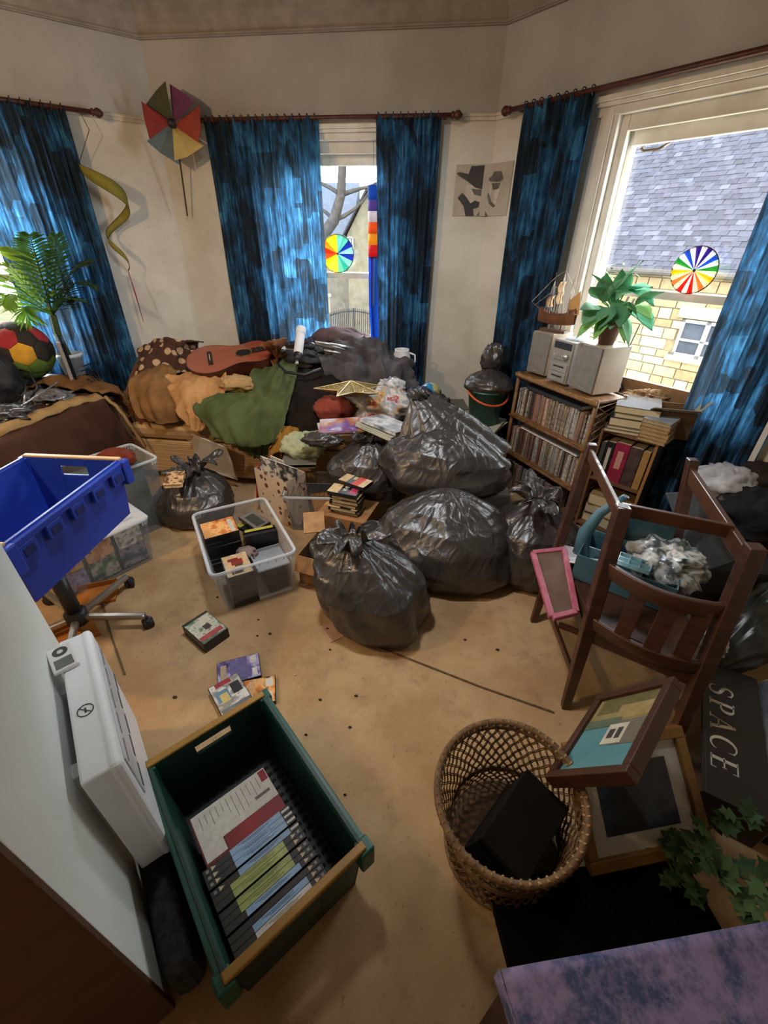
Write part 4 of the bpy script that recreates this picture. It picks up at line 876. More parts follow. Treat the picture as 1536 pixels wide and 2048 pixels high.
for k, (x, y, z, bn, wd, mi) in enumerate(((8, 530, 1.42, (.0, -.05, .10), .16, 2), (-30, 570, 1.34, (0, -.05, .14), .17, 0), (28, 500, 1.46, (0, 0, .1), .17, 2), (5, 610, 1.30, (0, -.06, .10), .18, 0), (112, 470, 1.55, (.02, 0, .03), .16, 1), (172, 520, 1.44, (.05, -.02, .08), .15, 3), (188, 570, 1.36, (.06, -.03, .10), .15, 3), (150, 600, 1.28, (.08, -.06, .06), .14, 1), (60, 470, 1.5, (0, 0, .04), .17, 1), (60, 640, 1.25, (0, -.08, .08), .17, 0))):
    dd_ = (RT*(x-768)+UP*(1024-y)+FW*FPX).normalized(); ds = 4.15-.06*((k*3) % 5)
    while (EYE+dd_*ds-WALLS['left'][0]).dot(WALLS['left'][2]) < .20: ds -= .03
    t_ = EYE+dd_*ds; frond(cr, t_, bn, wd, 22, LG[mi], k)
# jumble on the table top
crumple('black_rucksack', 'black rucksack at the left edge in front of football', 'rucksack', at(-14, 762, .86), (.17, .14, .20), mat('1b1c20', .6, '2a2b30', 9, .4, 150), 67, .2)
rk = bpy.data.objects['black_rucksack']; MB().tube([at(25, 735, .92), at(60, 745, .9), at(75, 775, .84), at(60, 800, .76)], .008, 6).build('strap', BLK, rk, True, world=True)
crumple('foil_wrap', 'crumpled silvery grey packing under the football', 'packing', at(95, 795, .745), (.17, .10, .045), mat('8f9196', .25, '3a3b40', 16, metal=.3), 68, .7)
crumple('grey_wrap', 'crumpled dark grey packing at the left edge on the table', 'packing', at(15, 830, .745), (.16, .12, .05), mat('4a4c52', .3, '222328', 14), 69, .7)
ts = thing('metal_stand', 'thin silver folding stand lying in front of the football', 'stand', at(60, 790, .79))
for a, b in (((42, 812), (115, 765)), ((52, 770), (48, 808)), ((40, 752), (82, 744))): MB().cyl(at(*a, .80), at(*b, .83), .006, n=8).build('rod', SIL, ts, True, world=True)
cb_ = thing('cable_coil', 'black cables looping behind the flat monitor', 'cable', at(175, 770, .70))
for k in range(4):
    MB().tube([at(160, 735+8*k, .80-.01*k), at(178, 728+10*k, .86-.02*k), at(196, 748+9*k, .80-.02*k), at(212, 785+3*k, .70)], .004, 6).build('cable', BLK, cb_, True, world=True)

# ------------------------------------------------------------------ crates
def crate(name, label, M, m, L, W, Hc, strip_m, dk, holes=True):
    t = thing(name, label, 'crate', M=M); th = .012; tp = .022
    fl = MB().box(-L/2+tp, L/2-tp, -W/2+tp, W/2-tp, 0, .012).build('floor_panel', dk if holes else m, t)
    def side(nm, half, along, sgn, hole):
        """side wall made of strips round a hand hole; along 'x' = long side"""
        mb = MB(); A = half
        B = (W if along == 'x' else L)/2
        def q(a0, a1, z0, z1):
            vs = []
            for z in (z0, z1):
                k = tp*(1-z/Hc)
                for d in (0, th):
                    for a in (a0, a1): aa = a*(1-k/A); bb = sgn*(B-k-d); vs.append((aa, bb, z) if along == 'x' else (bb, aa, z))
            mb.add(vs, [(0, 1, 3, 2), (4, 6, 7, 5), (0, 4, 5, 1), (2, 3, 7, 6), (0, 2, 6, 4), (1, 5, 7, 3)])
        if hole:
            q(-A, -.062, 0, Hc); q(.062, A, 0, Hc); q(-.062, .062, 0, Hc-.075); q(-.062, .062, Hc-.035, Hc)
        else: q(-A, A, 0, Hc)
        return mb.build(nm, m, t, bevel=.002)
    for s in (-1, 1):
        o = side('long_side', L/2, 'x', s, False)
        rim = MB().box(-L/2-.004, L/2+.004, s*W/2-.014, s*W/2+.014, Hc-.03, Hc-.006)
        rim.build('rim', m, t, bevel=.004)
        for k in range(5):
            x = -L/2+L*(k+.5)/5; b_ = MB().box(x-.035, x+.035, s*(W/2+.004)-.008, s*(W/2+.004)+.008, Hc-.085, Hc-.03); b_.build('rib', m, o, bevel=.003)
            MB().box(x-.022, x+.022, s*(W/2+.012)-.002, s*(W/2+.012)+.002, Hc-.075, Hc-.045).build('slot', dk, o)
    for s in (-1, 1):
        side('short_side', W/2-.001, 'y', s, True)
        MB().box(s*L/2-.012, s*L/2+.012, -W/2, W/2, Hc-.012, Hc+.006).build('top_bar', strip_m, t, bevel=.004)
    for sx in (-1, 1):
        for sy in (-1, 1): MB().box(sx*L/2-.022, sx*L/2+.022, sy*W/2-.022, sy*W/2+.022, Hc-.11, Hc-.004).build('corner_block', m, t, bevel=.006)
    if holes:
        mb = MB()
        for i in range(17):
            for j in range(11):
                x = -L/2+.06+(L-.12)*i/16; y = -W/2+.05+(W-.1)*j/10; mb.box(x-.006, x+.006, y-.012, y+.012, .0121, .0135)
        stuff(mb.build('floor_slots', mat('0b1210', .9), t))
    return t
TANS = mat('b08b4a', .5, '94703a', 6); BLUE = mat('2340a8', .38, '1c3490', 4); 
FR, FL = at(235, 918, .91), at(50, 903, .91); NR = at(0, 1090, .91)
ax = (NR-FR); ax.z = 0; ax.normalize(); ay = V((-ax.y, ax.x, 0)); cc = FR+ax*.30-ay*.20
bcM = frame((cc.x, cc.y, .655), ax); crate('blue_crate', 'bright blue plastic crate with tan end bar on the white swivel stool', bcM, BLUE, .60, .42, .255, mat('c9a878', .5, 'b08d5c', 6), mat('16245e', .5), False)
GRN = mat('14584a', .42, '0f4439', 5); GDK = mat('12241f', .6, '0c1a16', 9)
c4 = [at(518, 1390, .30), at(720, 1697, .30), at(432, 1985, .30), at(322, 1505, .30)]; cc = sum(c4, V())/4
gcM = frame((cc.x, cc.y, 0), (.74, -.673, 0)); crate('green_crate', 'dark green plastic crate with ochre end bars holding boxed sets', gcM, GRN, .60, .40, .295, mat('a87c2c', .45, '8a6420', 6), GDK, True)
for o in bpy.data.objects['green_crate'].children:
    if o.name.startswith(('long_side', 'floor_panel', 'short_side')): o.data.materials[0] = GDK if o.name.startswith('floor') else mat('163b33', .5, '10302a', 6)
# cassette boxes standing in the green crate, spines up
def crate_pt(x, y, z): return gcM @ V((x, y, z))
LB, LG_, LW = mat('8fb0cf', .45, '7d9cbc', 30), mat('a3ad5c', .45, '8d984a', 30), mat('d8d6d0', .45, 'c2c0ba', 30)
KB = mat('17140f', .5, '221d17', 12); CRM = mat('d9c79a', .5)
x = .045
cass = [('blue', LB)]*4+[('green', LG_)]*4+[('pale blue', LB), ('black', KB), ('pale blue', LB), ('white', LW)]
ordn = ['first', 'second', 'third', 'fourth']; cnt = {}
for i, (nm, lm) in enumerate(cass):
    cnt[nm] = cnt.get(nm, 0)+1; tot = sum(1 for q in cass if q[0] == nm)
    lb = ('%s %s-labelled cassette box from the far end of green crate' % (ordn[cnt[nm]-1], nm)) if tot > 1 else '%s-labelled cassette box near the front of green crate' % nm
    t = thing('cassette_box', lb, 'cassette box', M=gcM @ Matrix.Translation((x, -.035, .013)), group='cassette boxes in the green crate')
    w_ = .0185; top = .188+.004*((i*7) % 3)
    MB().box(-w_/2, w_/2, -.135, .135, 0, top).build('case', KB, t, bevel=.0015)
    if nm != 'black':
        off = .02 if i < 4 else (-.01 if i < 8 else 0)
        MB().box(-w_/2+.001, w_/2-.001, -.075+off, .085+off, top, top+.0008).build('spine_label', lm, t)
        ln = MB()
        for k in range(3): ln.box(-.004+.003*k-.0006, -.004+.003*k+.0006, -.05+off+.01*k, .055+off-.012*((k+i) % 3), top+.0008, top+.0011)
        stuff(ln.build('print_lines', mat('3c5068' if lm is LB else '5c662c', .6), t))
    for sg in ((-1,) if i < 4 else (1,)):
        mb = MB(); y0 = sg*.105; mb.prism([(-.006, y0-.006), (.006, y0-.006), (0, y0+.008)], top, top+.001); mb.build('triangle_mark', CRM, t)
        MB().box(-.004, .004, sg*.122-.004, sg*.122+.004, top, top+.001).build('number_mark', mat('8d8a84', .5), t)
    if i < 4: MB().box(-.003, .0035, .108, .134, top, top+.001).build('white_bar', LW, t)
    x += w_+.0008
bk = thing('game_manual', 'white and red booklet lying at an angle in the green crate', 'booklet', M=gcM @ Matrix.Translation((-.045, -.03, .185)) @ Matrix.Rotation(-.10, 4, 'Y'))
MB().box(-.085, .085, -.125, .125, -.006, 0).build('back_page', mat('6a1c1e', .5), bk, bevel=.001)
MB().box(-.084, .03, -.12, .124, 0, .0008).box(.03, .07, -.12, -.06, 0, .0008).build('white_panel', mat('cfcbc0', .5, 'bcb8ac', 40), bk)
MB().box(.031, .084, -.055, .124, 0, .0008).build('red_panel', mat('8f1f22', .45, '6f1518', 8), bk)
ln = MB(); R = random.Random(4)
for k in range(12): ln.box(-.07+.0001, -.07+R.uniform(.03, .085), -.1+.017*k, -.0985+.017*k, .0008, .0011)
ln.box(-.01, .0, .06, .11, .0008, .0011); stuff(ln.build('print_lines', mat('6b6862', .6), bk))
MB().box(-.08, -.04, .1, .122, .0008, .0011).build('red_tab', mat('8f1f22', .5), bk)
for k in range(5): pass
sb = thing('stacked_sets', 'black boxed set propped under the booklet in green crate', 'boxed set', M=gcM @ Matrix.Translation((-.045, -.03, .013))); MB().box(-.07, .07, -.12, .12, 0, .155).build('box_body', KB, sb, bevel=.002); MB().box(-.06, .06, -.11, .11, .155, .156).build('label', mat('3a2a2a', .5), sb)

# ------------------------------------------------------------------ swivel stool under the blue crate
hb_ = at(155, 1235, .08); sw = thing('swivel_stool', 'white round swivel stool with silver star base and black castors', 'stool', (hb_.x, hb_.y, 0))
hx_, hy_ = hb_.x, hb_.y
MB().lathe([(0, .05), (.045, .05), (.05, .06), (.05, .12), (.035, .13), (0, .13)], 18).build('hub', BLK, sw, True)
MB().cyl((0, 0, .1), (0, 0, .62), .024, n=14).build('gas_column', mat('8b8a86', .3, metal=.8), sw, True); MB().cyl((0, 0, .1), (0, 0, .36), .034, n=14).build('column_sleeve', BLK, sw, True)
MB().lathe([(0, .60), (.20, .60), (.235, .615), (.24, .635), (.23, .65), (0, .653)], 36).build('seat', mat('e6e6e0', .35, 'd2d2ca', 6), sw, True)
c1 = at(262, 1165, .02); a0 = math.atan2(c1.y-hy_, c1.x-hx_)
for k in range(5):
    a = a0-k*2*pi/5; r = .33; e = V((cos(a)*r, sin(a)*r, 0))
    lg = MB().bar(V((cos(a)*.04, sin(a)*.04, .085)), e+V((0, 0, .075)), .030, .028).build('leg', mat('b5b2ac', .28, '97948e', 8, metal=.8), sw, bevel=.006)
    cs = MB().cyl(e+V((0, 0, .07)), e+V((0, 0, .045)), .01, n=8).build('castor', BLK, sw)
    s = V((-sin(a+.6), cos(a+.6), 0)); u_ = e+V((0, 0, .027))
    for sg in (-1, 1): MB().cyl(u_+s*(.006*sg), u_+s*(.02*sg), .027, n=16).build('wheel', BLK, cs, True)
    MB().box(-.02, .02, -.02, .02, .035, .058).build('hood', BLK, cs, bevel=.006).location = e
# ------------------------------------------------------------------ clear storage boxes
CLR = clear_mat('cfd3d6', .04); CLRIM = clear_mat('dfe3e6', .38, .2)
def storage(label, M, L, W, Hb, tint=None, lid=False, name='storage_box'):
    t = thing(name, label, 'storage box', M=M, group='clear storage boxes'); tp = .03; th = .003
    def ring(z, o):
        k = tp*(1-z/Hb); return [(-L/2+k+o, -W/2+k+o, z), (L/2-k-o, -W/2+k+o, z), (L/2-k-o, W/2-k-o, z), (-L/2+k+o, W/2-k-o, z)]
    mb = MB(); mb.add(ring(0, 0)+ring(Hb, 0)+ring(.003, th)+ring(Hb, th), [(3, 2, 1, 0)]+[(i, (i+1) % 4, 4+(i+1) % 4, 4+i) for i in range(4)]+[(4+i, 4+(i+1) % 4, 12+(i+1) % 4, 12+i) for i in range(4)]+[(8+(i+1) % 4, 8+i, 12+i, 12+(i+1) % 4) for i in range(4)]+[(8, 9, 10, 11)])
    mb.build('tub', CLR, t, bevel=.004)
    r = .03; pts = []
    for cx, cy, a in ((L/2-r, W/2-r, 0), (-L/2+r, W/2-r, 90), (-L/2+r, -W/2+r, 180), (L/2-r, -W/2+r, 270)):
        pts += [(cx+(r+.008)*cos(rad(a+k*22.5)), cy+(r+.008)*sin(rad(a+k*22.5)), Hb) for k in range(5)]
    mb = MB(); mb.tube(pts, .009, 8, True); mb.build('rim', CLRIM, t, True)
    mb = MB()
    for i in range(len(pts)): mb.box(pts[i][0]*.985-.004, pts[i][0]*.985+.004, pts[i][1]*.985-.004, pts[i][1]*.985+.004, Hb-.03, Hb)
    for k in range(8): y = -W/2+.06+(W-.12)*k/7; mb.box(L/2+.001, L/2+.005, y-.003, y+.003, Hb-.028, Hb-.004)
    stuff(mb.build('rim_ribs', CLRIM, t))
    if lid: MB().box(-L/2-.006, L/2+.006, -W/2-.006, W/2+.006, Hb, Hb+.012).box(-L/2+.05, L/2-.05, -W/2+.05, W/2-.05, Hb+.012, Hb+.02).build('lid', CLRIM, t, bevel=.005)
    return t
DVDK = mat('16161a', .35, '202024', 6)
PAL = [['2c2018', '8a5a30', 'd8a060', '3a2a22'], ['1c2430', '4a5a78', 'a8a0b0', '2a3040'], ['5a1c1c', 'a03a30', 'd0b090', '2a1414'], ['202a22', '5a7a58', 'c8c4b0', '38483a'], ['c9c2b4', '8f8a80', 'e0dcd0', '4a4640'], ['30223c', '6a5a90', 'b0a8c8', '241a30'], ['6a3a1c', 'c87838', 'e8b070', '3a2010'], ['101418', '3a4450', '8a98a8', '181c20']]
def dvd(label, M, pal=0, n=1, seed=0, h=.015, group=None, w=.135, d=.19, extra=None, name='dvd_case'):
    t = thing(name, label, 'DVD case', M=M, group=group)
    MB().box(-w/2, w/2, -d/2, d/2, 0, h*n).build('case', DVDK, t, bevel=.0015)
    o = MB().box(-w/2+.003, w/2-.003, -d/2+.003, d/2-.003, h*n, h*n+.0007).build('cover_picture', cover(seed+pal, PAL[pal], 16), t)
    for i_, (x0, x1, y0, y1, c) in enumerate(extra or []): MB().box(x0*w, x1*w, y0*d, y1*d, h*n+.0006, h*n+.0011+.0003*i_).build('printed_panel', mat(c, .4, None, 30), t)
    return t
def quadM(p0, p1, p2, z):
    a, b, c = at(*p0, z), at(*p1, z), at(*p2, z); o = (a+c)/2; x = (b-a).normalized(); return frame((o.x, o.y, 0), x)
# on the carpet
M = quadM((364, 1250), (405, 1224), (455, 1257), .062); dvd('stacked DVD case with cricketers on green, lying on the carpet', M, 3, 1, 2, .062, extra=[(-.48, .48, .40, .48, '1f241f'), (-.45, .4, -.42, -.26, 'b04a50'), (-.25, .1, .05, .3, 'cfc8b8'), (.05, .35, .1, .38, 'd8cbb4'), (-.05, .18, -.12, .06, '4a3a34')])
M = quadM((427, 1331), (523, 1306), (529, 1346), .025); dvd('purple DVD case lying back cover up on the carpet', M @ Matrix.Translation((0, 0, 0)) @ rotz(pi/2), 5, 1, 4, .025, extra=[(-.40, -.1, -.42, -.30, 'd8d2c8'), (.12, .42, -.42, -.28, 'd8d2c8'), (-.3, .3, .28, .42, 'b8a088'), (-.4, .4, -.2, .2, '6a6290')])
M = quadM((462, 1368), (548, 1352), (553, 1400), .02); dvd('orange DVD case beside the green crate on the carpet', M @ rotz(pi/2), 6, 1, 6, .02, extra=[(.1, .42, -.44, -.28, 'e0d8cc'), (-.42, -.08, -.42, -.32, 'e0c8b8'), (-.45, .45, 0, .1, 'e0a878')])
M = quadM((424, 1388), (474, 1360), (500, 1392), .045); dvd('slim case with blue and yellow cover on top beside green crate', M @ Matrix.Translation((0, 0, .026)) @ rotz(0), 4, 1, 8, .016, extra=[(-.3, .2, .36, .48, 'a8303c'), (-.4, .0, -.05, .25, '6a8fa8'), (-.3, -.05, -.1, .15, 'd8c070'), (.1, .4, .0, .3, '2a2a28'), (-.45, .45, -.45, -.25, '6f7278')])
# big clear box in the middle
cM = frame((-1.06, 1.865, 0), (.59, -.807, 0)); storage('clear storage box full of videos in the middle of the carpet', cM, .62, .42, .285)
def inb(x, y, z, a=0, t=(0, 0)): return cM @ flat(V((x, y, z)), a, t)
R = random.Random(8); names = ['bottom', 'second', 'third', 'fourth', 'fifth', 'sixth', 'seventh', 'eighth', 'ninth']
for k in range(9): dvd('%s DVD case of the left stack inside the middle clear box' % names[k], inb(-.12+.003*R.uniform(-1, 1), -.10+.002*R.uniform(-1, 1), .012+.0275*k, pi/2*0+R.uniform(-.02, .02)), k % 8, 1, k, .0265, group='DVDs in the middle clear box', w=.17)
dvd('topmost DVD case with orange crowd picture in middle clear box', inb(-.12, -.10, .262, .02), 6, 1, 21, .015, w=.17, extra=[(-.35, .45, .28, .42, 'c8c0b4'), (-.45, .45, -.48, -.3, 'e0a060')], group='DVDs in the middle clear box')
for k in range(7): dvd('%s DVD case of the front stack inside the middle clear box' % names[k], inb(.19, -.075, .012+.027*k, pi/2+R.uniform(-.03, .03)), (k*3+2) % 8, 1, k+30, .0262, group='DVDs in the middle clear box')
dvd('cream DVD case with red puppet figure in middle clear box', inb(.19, -.075, .203, pi/2), 4, 1, 41, .016, extra=[(-.46, .46, -.46, .46, 'dcb684'), (-.2, .25, -.02, .22, '9a3024'), (-.3, .1, .18, .3, '8a2c24'), (-.3, .15, -.42, -.18, '3c3228'), (-.1, .2, -.1, .0, '5a4030')], group='DVDs in the middle clear box')
VK = mat('131315', .4, '1e1e20', 10); VY = mat('b8b048', .5, '9a9236', 20); VCR = mat('d8c090', .5, 'c4aa78', 20)
def vhs(label, M, bands, group, name='video_tape'):
    t = thing(name, label, 'video tape', M=M, group=group); MB().box(-.0935, .0935, -.0515, .0515, 0, .025).build('shell', VK, t, bevel=.002)
    for x0, x1, y0, y1, c in bands: MB().box(x0*.187, x1*.187, y0*.103, y1*.103, .025, .0256).build('label_panel', mat(c, .5, None, 30), t)
    return t
for k in range(6): vhs('%s video tape of the rear pile in the middle clear box' % names[k], inb(-.13+R.uniform(-.01, .01), .105, .012+.026*k, .2+R.uniform(-.15, .15)), [], 'tapes in the middle clear box')
vhs('grey boxed tape topmost of the rear pile in middle clear box', inb(-.17, .11, .215, .35, (.05, .05)), [(-.48, .48, -.48, .48, '6f6a64'), (-.3, .4, -.3, .3, '565250')], 'tapes in the middle clear box')
vhs('dark tape with yellow end under the grey boxed tape', inb(-.15, .09, .175, .45), [(-.5, -.3, -.5, .5, 'b8b048')], 'tapes in the middle clear box')
for k, (x, lb) in enumerate(((-.035, 'yellow-spined tape standing across the middle clear box'), (.005, 'black tape with yellow end standing across middle clear box'))):
    t = thing('video_tape', lb, 'video tape', M=inb(x, .105, .15, pi/2-.1), group='tapes in the middle clear box')
    MB().box(-.0935, .0935, -.0125, .0125, 0, .103).build('shell', VK, t, bevel=.002)
    if k == 0: MB().box(-.08, .08, -.0125, .0125, .103, .1036).build('spine_label', VY, t)
    MB().box(-.0942, -.0935, -.0125, .0125, .0, .1).build('end_label', VY, t)
for k in range(5): vhs('%s video tape of the front pile in the middle clear box' % names[k], inb(.16, .11, .012+.026*k, .1), [], 'tapes in the middle clear box')
ld_ = thing('loose_tray', 'grey translucent tray lying in the corner of middle clear box', 'lid', M=inb(.16, .10, .165, 0, (.0, -.15))); MB().box(-.11, .11, -.09, .09, 0, .008).box(-.11, -.104, -.09, .09, 0, .025).box(-.11, .11, -.09, -.084, 0, .025).build('tray', clear_mat('b8bcc0', .5, .2), ld_)
crumple('dotted_pouch', 'mauve dotted pouch between the tapes in clear box', 'pouch', cM @ V((.06, .0, .175)), (.06, .05, .035), spots('8a7568', '3a2a30', 30, .3), 70, .25)
# boxes at the left
b2M = frame((-1.955, 1.75, 0), (-.5, -.86, 0)); storage('clear lidded box of DVDs behind the swivel stool', b2M, .56, .38, .30, lid=True)
for k in range(3):
    for j in range(2):
        for i in range(2):
            dvd('%s DVD case %s in the %s row of lidded box' % (('left', 'middle', 'right')[2-k], ('facing out', 'behind')[1-i] if True else '', ('lower', 'upper')[j]), b2M @ Matrix.Translation((-.165+.165*k, .125+.017*i-.02*(1-j), .082+.14*j)) @ Matrix.Rotation(-pi/2, 4, 'X') @ rotz(pi), (k*2+j*3+i) % 8, 1, k+j*5+50, .015, w=.15, d=.136, group='DVDs in the lidded box')
for k in range(3): dvd('%s flat DVD case under the lid of lidded box' % ('left', 'middle', 'right')[2-k], b2M @ flat(V((-.16+.16*k, .04, .262)), .1*k), (k*3+1) % 8, 1, k+70, .015, group='DVDs in the lidded box')
b1M = frame((-2.03, 2.16, 0), (-.5, -.86, 0)); storage('tall clear box behind the lidded DVD box', b1M, .46, .34, .50)
gf = thing('green_folder', 'dark green folder standing in the tall clear box', 'folder', M=b1M @ Matrix.Translation((0, 0, .01))); MB().box(-.17, .17, -.10, .08, 0, .46).build('folder_body', mat('3a4a42', .6, '5a645c', 10), gf, bevel=.004); MB().box(-.15, .15, -.101, -.1, .28, .4).build('label', mat('8a9088', .6), gf)
for k, (x, y, a, lb) in enumerate(((195, 1195, .5, 'orange cardboard flap on carpet beneath the swivel stool'), (150, 1275, .9, 'orange-brown cardboard flap near the heater end of the stool'))):
    p = at(x, y, 0); ob = thing('cardboard_flap', lb, 'cardboard', M=flat(p, a)); MB().box(-.10, .10, -.07, .07, 0, .02).build('board', mat('b87028', .8, '96581c', 9), ob, bevel=.002); MB().box(-.1, .1, .07, .078, 0, .05).build('folded_edge', mat('a8641f', .8), ob)
p = at(350, 962, .375); book('small paperback with dark picture lying on torn bag', flat(p, .35, (.08, .05)), .11, .16, .025, cover(15, ['b89060', '5a3a28', 'd8b080', '3a2820'], 18))
# leaning ribbed translucent lid
A, B, C, D = at(352, 856, .44), at(452, 895, .40), at(474, 958, .09), at(392, 932, .14)
rl = thing('ribbed_lid', 'translucent ribbed plastic lid leaning against the sofa', 'lid', D)
mb = MB(); n_ = (B-A).cross(D-A).normalized()*.004; mb.add([A, B, C, D, A+n_, B+n_, C+n_, D+n_], [(3, 2, 1, 0), (4, 5, 6, 7), (0, 1, 5, 4), (1, 2, 6, 5), (2, 3, 7, 6), (3, 0, 4, 7)]); mb.build('panel', clear_mat('d8cec4', .55, .2), rl, world=True)
mb = MB(); mb.tube([A, B, C, D], .009, 8, True); mb.build('rim', clear_mat('d6cec6', .6, .2), rl, True, world=True)
for k in range(1, 17): s = k/17; MB().cyl(A.lerp(D, s), B.lerp(C, s), .0035, n=5).build('rib', clear_mat('ece4da', .7, .2), rl, world=True)
# dotted gift bag with magazines
p = at(512, 1000, .2); gb = thing('dotted_gift_bag', 'cream gift bag with brown dots and red ribbon behind middle box', 'gift bag', M=flat(V((-1.05, 2.50, 0)), -.5))
DOT = spots('d6c4ac', '6a3a34', 17, .30, .7)
mb = MB(); mb.box(-.16, .16, -.085, -.083, 0, .36).box(-.16, .16, .083, .085, 0, .36).box(-.16, -.158, -.085, .085, 0, .36).box(.158, .16, -.085, .085, 0, .36).box(-.16, .16, -.085, .085, 0, .003); mb.build('bag_sides', DOT, gb)
MB().tube([(-.16, -.05, .36), (-.19, -.04, .30), (-.18, -.06, .22), (-.17, -.09, .10)], .012, 6).build('ribbon', mat('b01c30', .5), gb, True)
for k, (x, y, t_, c) in enumerate(((-.08, -.03, .2, ['d0ccc4', '4a4a4c', 'e8e4dc', '8a8680']), (.0, .01, -.12, ['3a3a3e', 'c8c4bc', '6a6a6c']), (.06, -.02, .3, ['e0dcd0', '2c2c2e', 'd8d4cc']))):
    t = thing('magazine', ('striped grey magazine at the ribbon side of dotted gift bag', 'dark magazine in the middle of dotted gift bag', 'white magazine with black print at the back of dotted gift bag')[k], 'magazine', M=wm(gb) @ Matrix.Translation((x, y, .16)) @ Matrix.Rotation(t_*.6, 4, 'Y') @ rotz(t_))
    MB().box(-.075, .075, -.003, .003, 0, .28).build('pages', PL, t); MB().box(-.076, .076, -.005, -.003, 0, .281).build('cover', cover(k+80, c, 14), t)
# wire rack and clear tub behind
c3M = flat(V((-.76, 2.48, 0)), .12); storage('low clear tub under the wire rack beside bin bags', c3M, .44, .34, .28)
wr_ = thing('wire_rack', 'thin wire rack lying on the low clear tub', 'rack', M=c3M @ Matrix.Translation((-.02, -.02, .30)) @ Matrix.Rotation(.08, 4, 'X'))
for k in range(15): x = -.21+.03*k; MB().cyl((x, -.15, 0), (x, .15, 0), .002, n=5).build('wire', mat('4a463f', .4, metal=.6), wr_)
for y in (-.15, 0, .15): MB().cyl((-.22, y, 0), (.22, y, 0), .0035, n=6).build('cross_wire', mat('4a463f', .4, metal=.6), wr_)
for k in range(4): 
    t = book('%s old book inside the low clear tub' % names[k], c3M @ flat(V((.02*k-.03, 0, .012+.035*k)), .1*k), .2, .26, .034, mat(('5a4632', '8a6a42', '3a3a3e', 'a8703a')[k], .6), group='books in the low clear tub')
tray = thing('foil_tray', 'silver tray below the pale green garment', 'tray', M=flat(at(600, 928, .36), .2)); MB().box(-.11, .11, -.07, .07, 0, .004).box(-.12, .12, -.08, .08, .03, .034).build('tray_body', mat('a8a49a', .35, metal=.6), tray, bevel=.002)
# cardboard box with bag inside, tape pile on a closed box behind it
KRA = mat('a87a4c', .85, '8f653c', 7, name='cardboard')
cbM = flat(V((-.565, 1.93, 0)), -.22); cb2 = thing('cardboard_box', 'open cardboard box with black bag inside beside nearest bin bag', 'cardboard box', M=cbM)
mb = MB(); mb.box(-.13, .13, -.15, -.146, 0, .20).box(-.13, .13, .146, .15, 0, .20).box(-.13, -.126, -.15, .15, 0, .20).box(.126, .13, -.15, .15, 0, .20).box(-.13, .13, -.15, .15, 0, .004); mb.build('walls', KRA, cb2)
MB().box(-.13, .13, -.004, 0, 0, .09).build('flap', KRA, cb2).matrix_basis = Matrix.Translation((0, -.15, .2)) @ Matrix.Rotation(rad(150), 4, 'X')
MB().box(-.004, 0, -.15, .15, 0, .09).build('flap', KRA, cb2).matrix_basis = Matrix.Translation((.13, 0, .2)) @ Matrix.Rotation(rad(40), 4, 'Y')
crumple('bin_bag_scrap', 'black plastic bag filling the open cardboard box', 'bin bag', (-.57, 1.93, .14), (.11, .13, .14), SACK, 72, .35)
kbM = flat(V((-.52, 2.24, 0)), -.2); kb = thing('cardboard_box', 'closed brown carton under the pile of video tapes', 'cardboard box', M=kbM); MB().box(-.16, .16, -.13, .13, 0, .27).build('carton', KRA, kb, bevel=.004); MB().box(-.16, .16, -.02, .02, .27, .2705).build('tape_strip', mat('c09a5c', .3), kb)
z = .271; R = random.Random(6)
for k in range(5):
    vhs('%s video tape of the pile on brown carton' % names[k], flat(V((-.52+R.uniform(-.012, .012), 2.20+R.uniform(-.01, .01), z)), -.24+R.uniform(-.12, .12)), [(-.5, -.1, -.5, .5, 'd8b888'), (.3, .5, -.5, .5, 'c8ac80')], 'video tapes on the carton')
    e = wm(bpy.data.objects['video_tape']); z += .0262
    q = [o for o in bpy.data.objects if o.get('label', '').startswith('%s video tape of the pile' % names[k])][0]
    MB().box(-.075, .085, -.052, -.0515, .004, .021).build('sleeve_edge', mat('c4b08c', .7, 'a8946c', 30), q)
v2 = vhs('video tape marked VHS with cream and pink labels on pile', flat(V((-.525, 2.19, z)), -.20), [(-.5, -.14, -.5, .5, 'e2c08c'), (.2, .44, -.35, .38, 'b83a5c')], 'video tapes on the carton')
text('VHS', .040, mat('e8e2d8', .5), 'lettering', v2, Matrix.Translation((.006, .012, .0257)) @ rotz(pi/2))
vhs('topmost video tape with red and cream labels lying askew', flat(V((-.475, 2.265, z+.0265)), -.42), [(-.5, -.2, -.45, .45, 'd8b888'), (-.12, .0, .05, .4, 'c8c07c'), (.02, .28, -.5, .5, 'd8483c'), (.28, .5, -.5, .5, 'e0c498')], 'video tapes on the carton')
pf = thing('picture_card', 'brown picture card left of the pile of video tapes', 'card', M=flat(at(628, 1045, .30), .3, (.25, 0))); MB().box(-.06, .06, -.08, .08, 0, .006).build('card', mat('b88a58', .6, '946a3c', 12), pf)
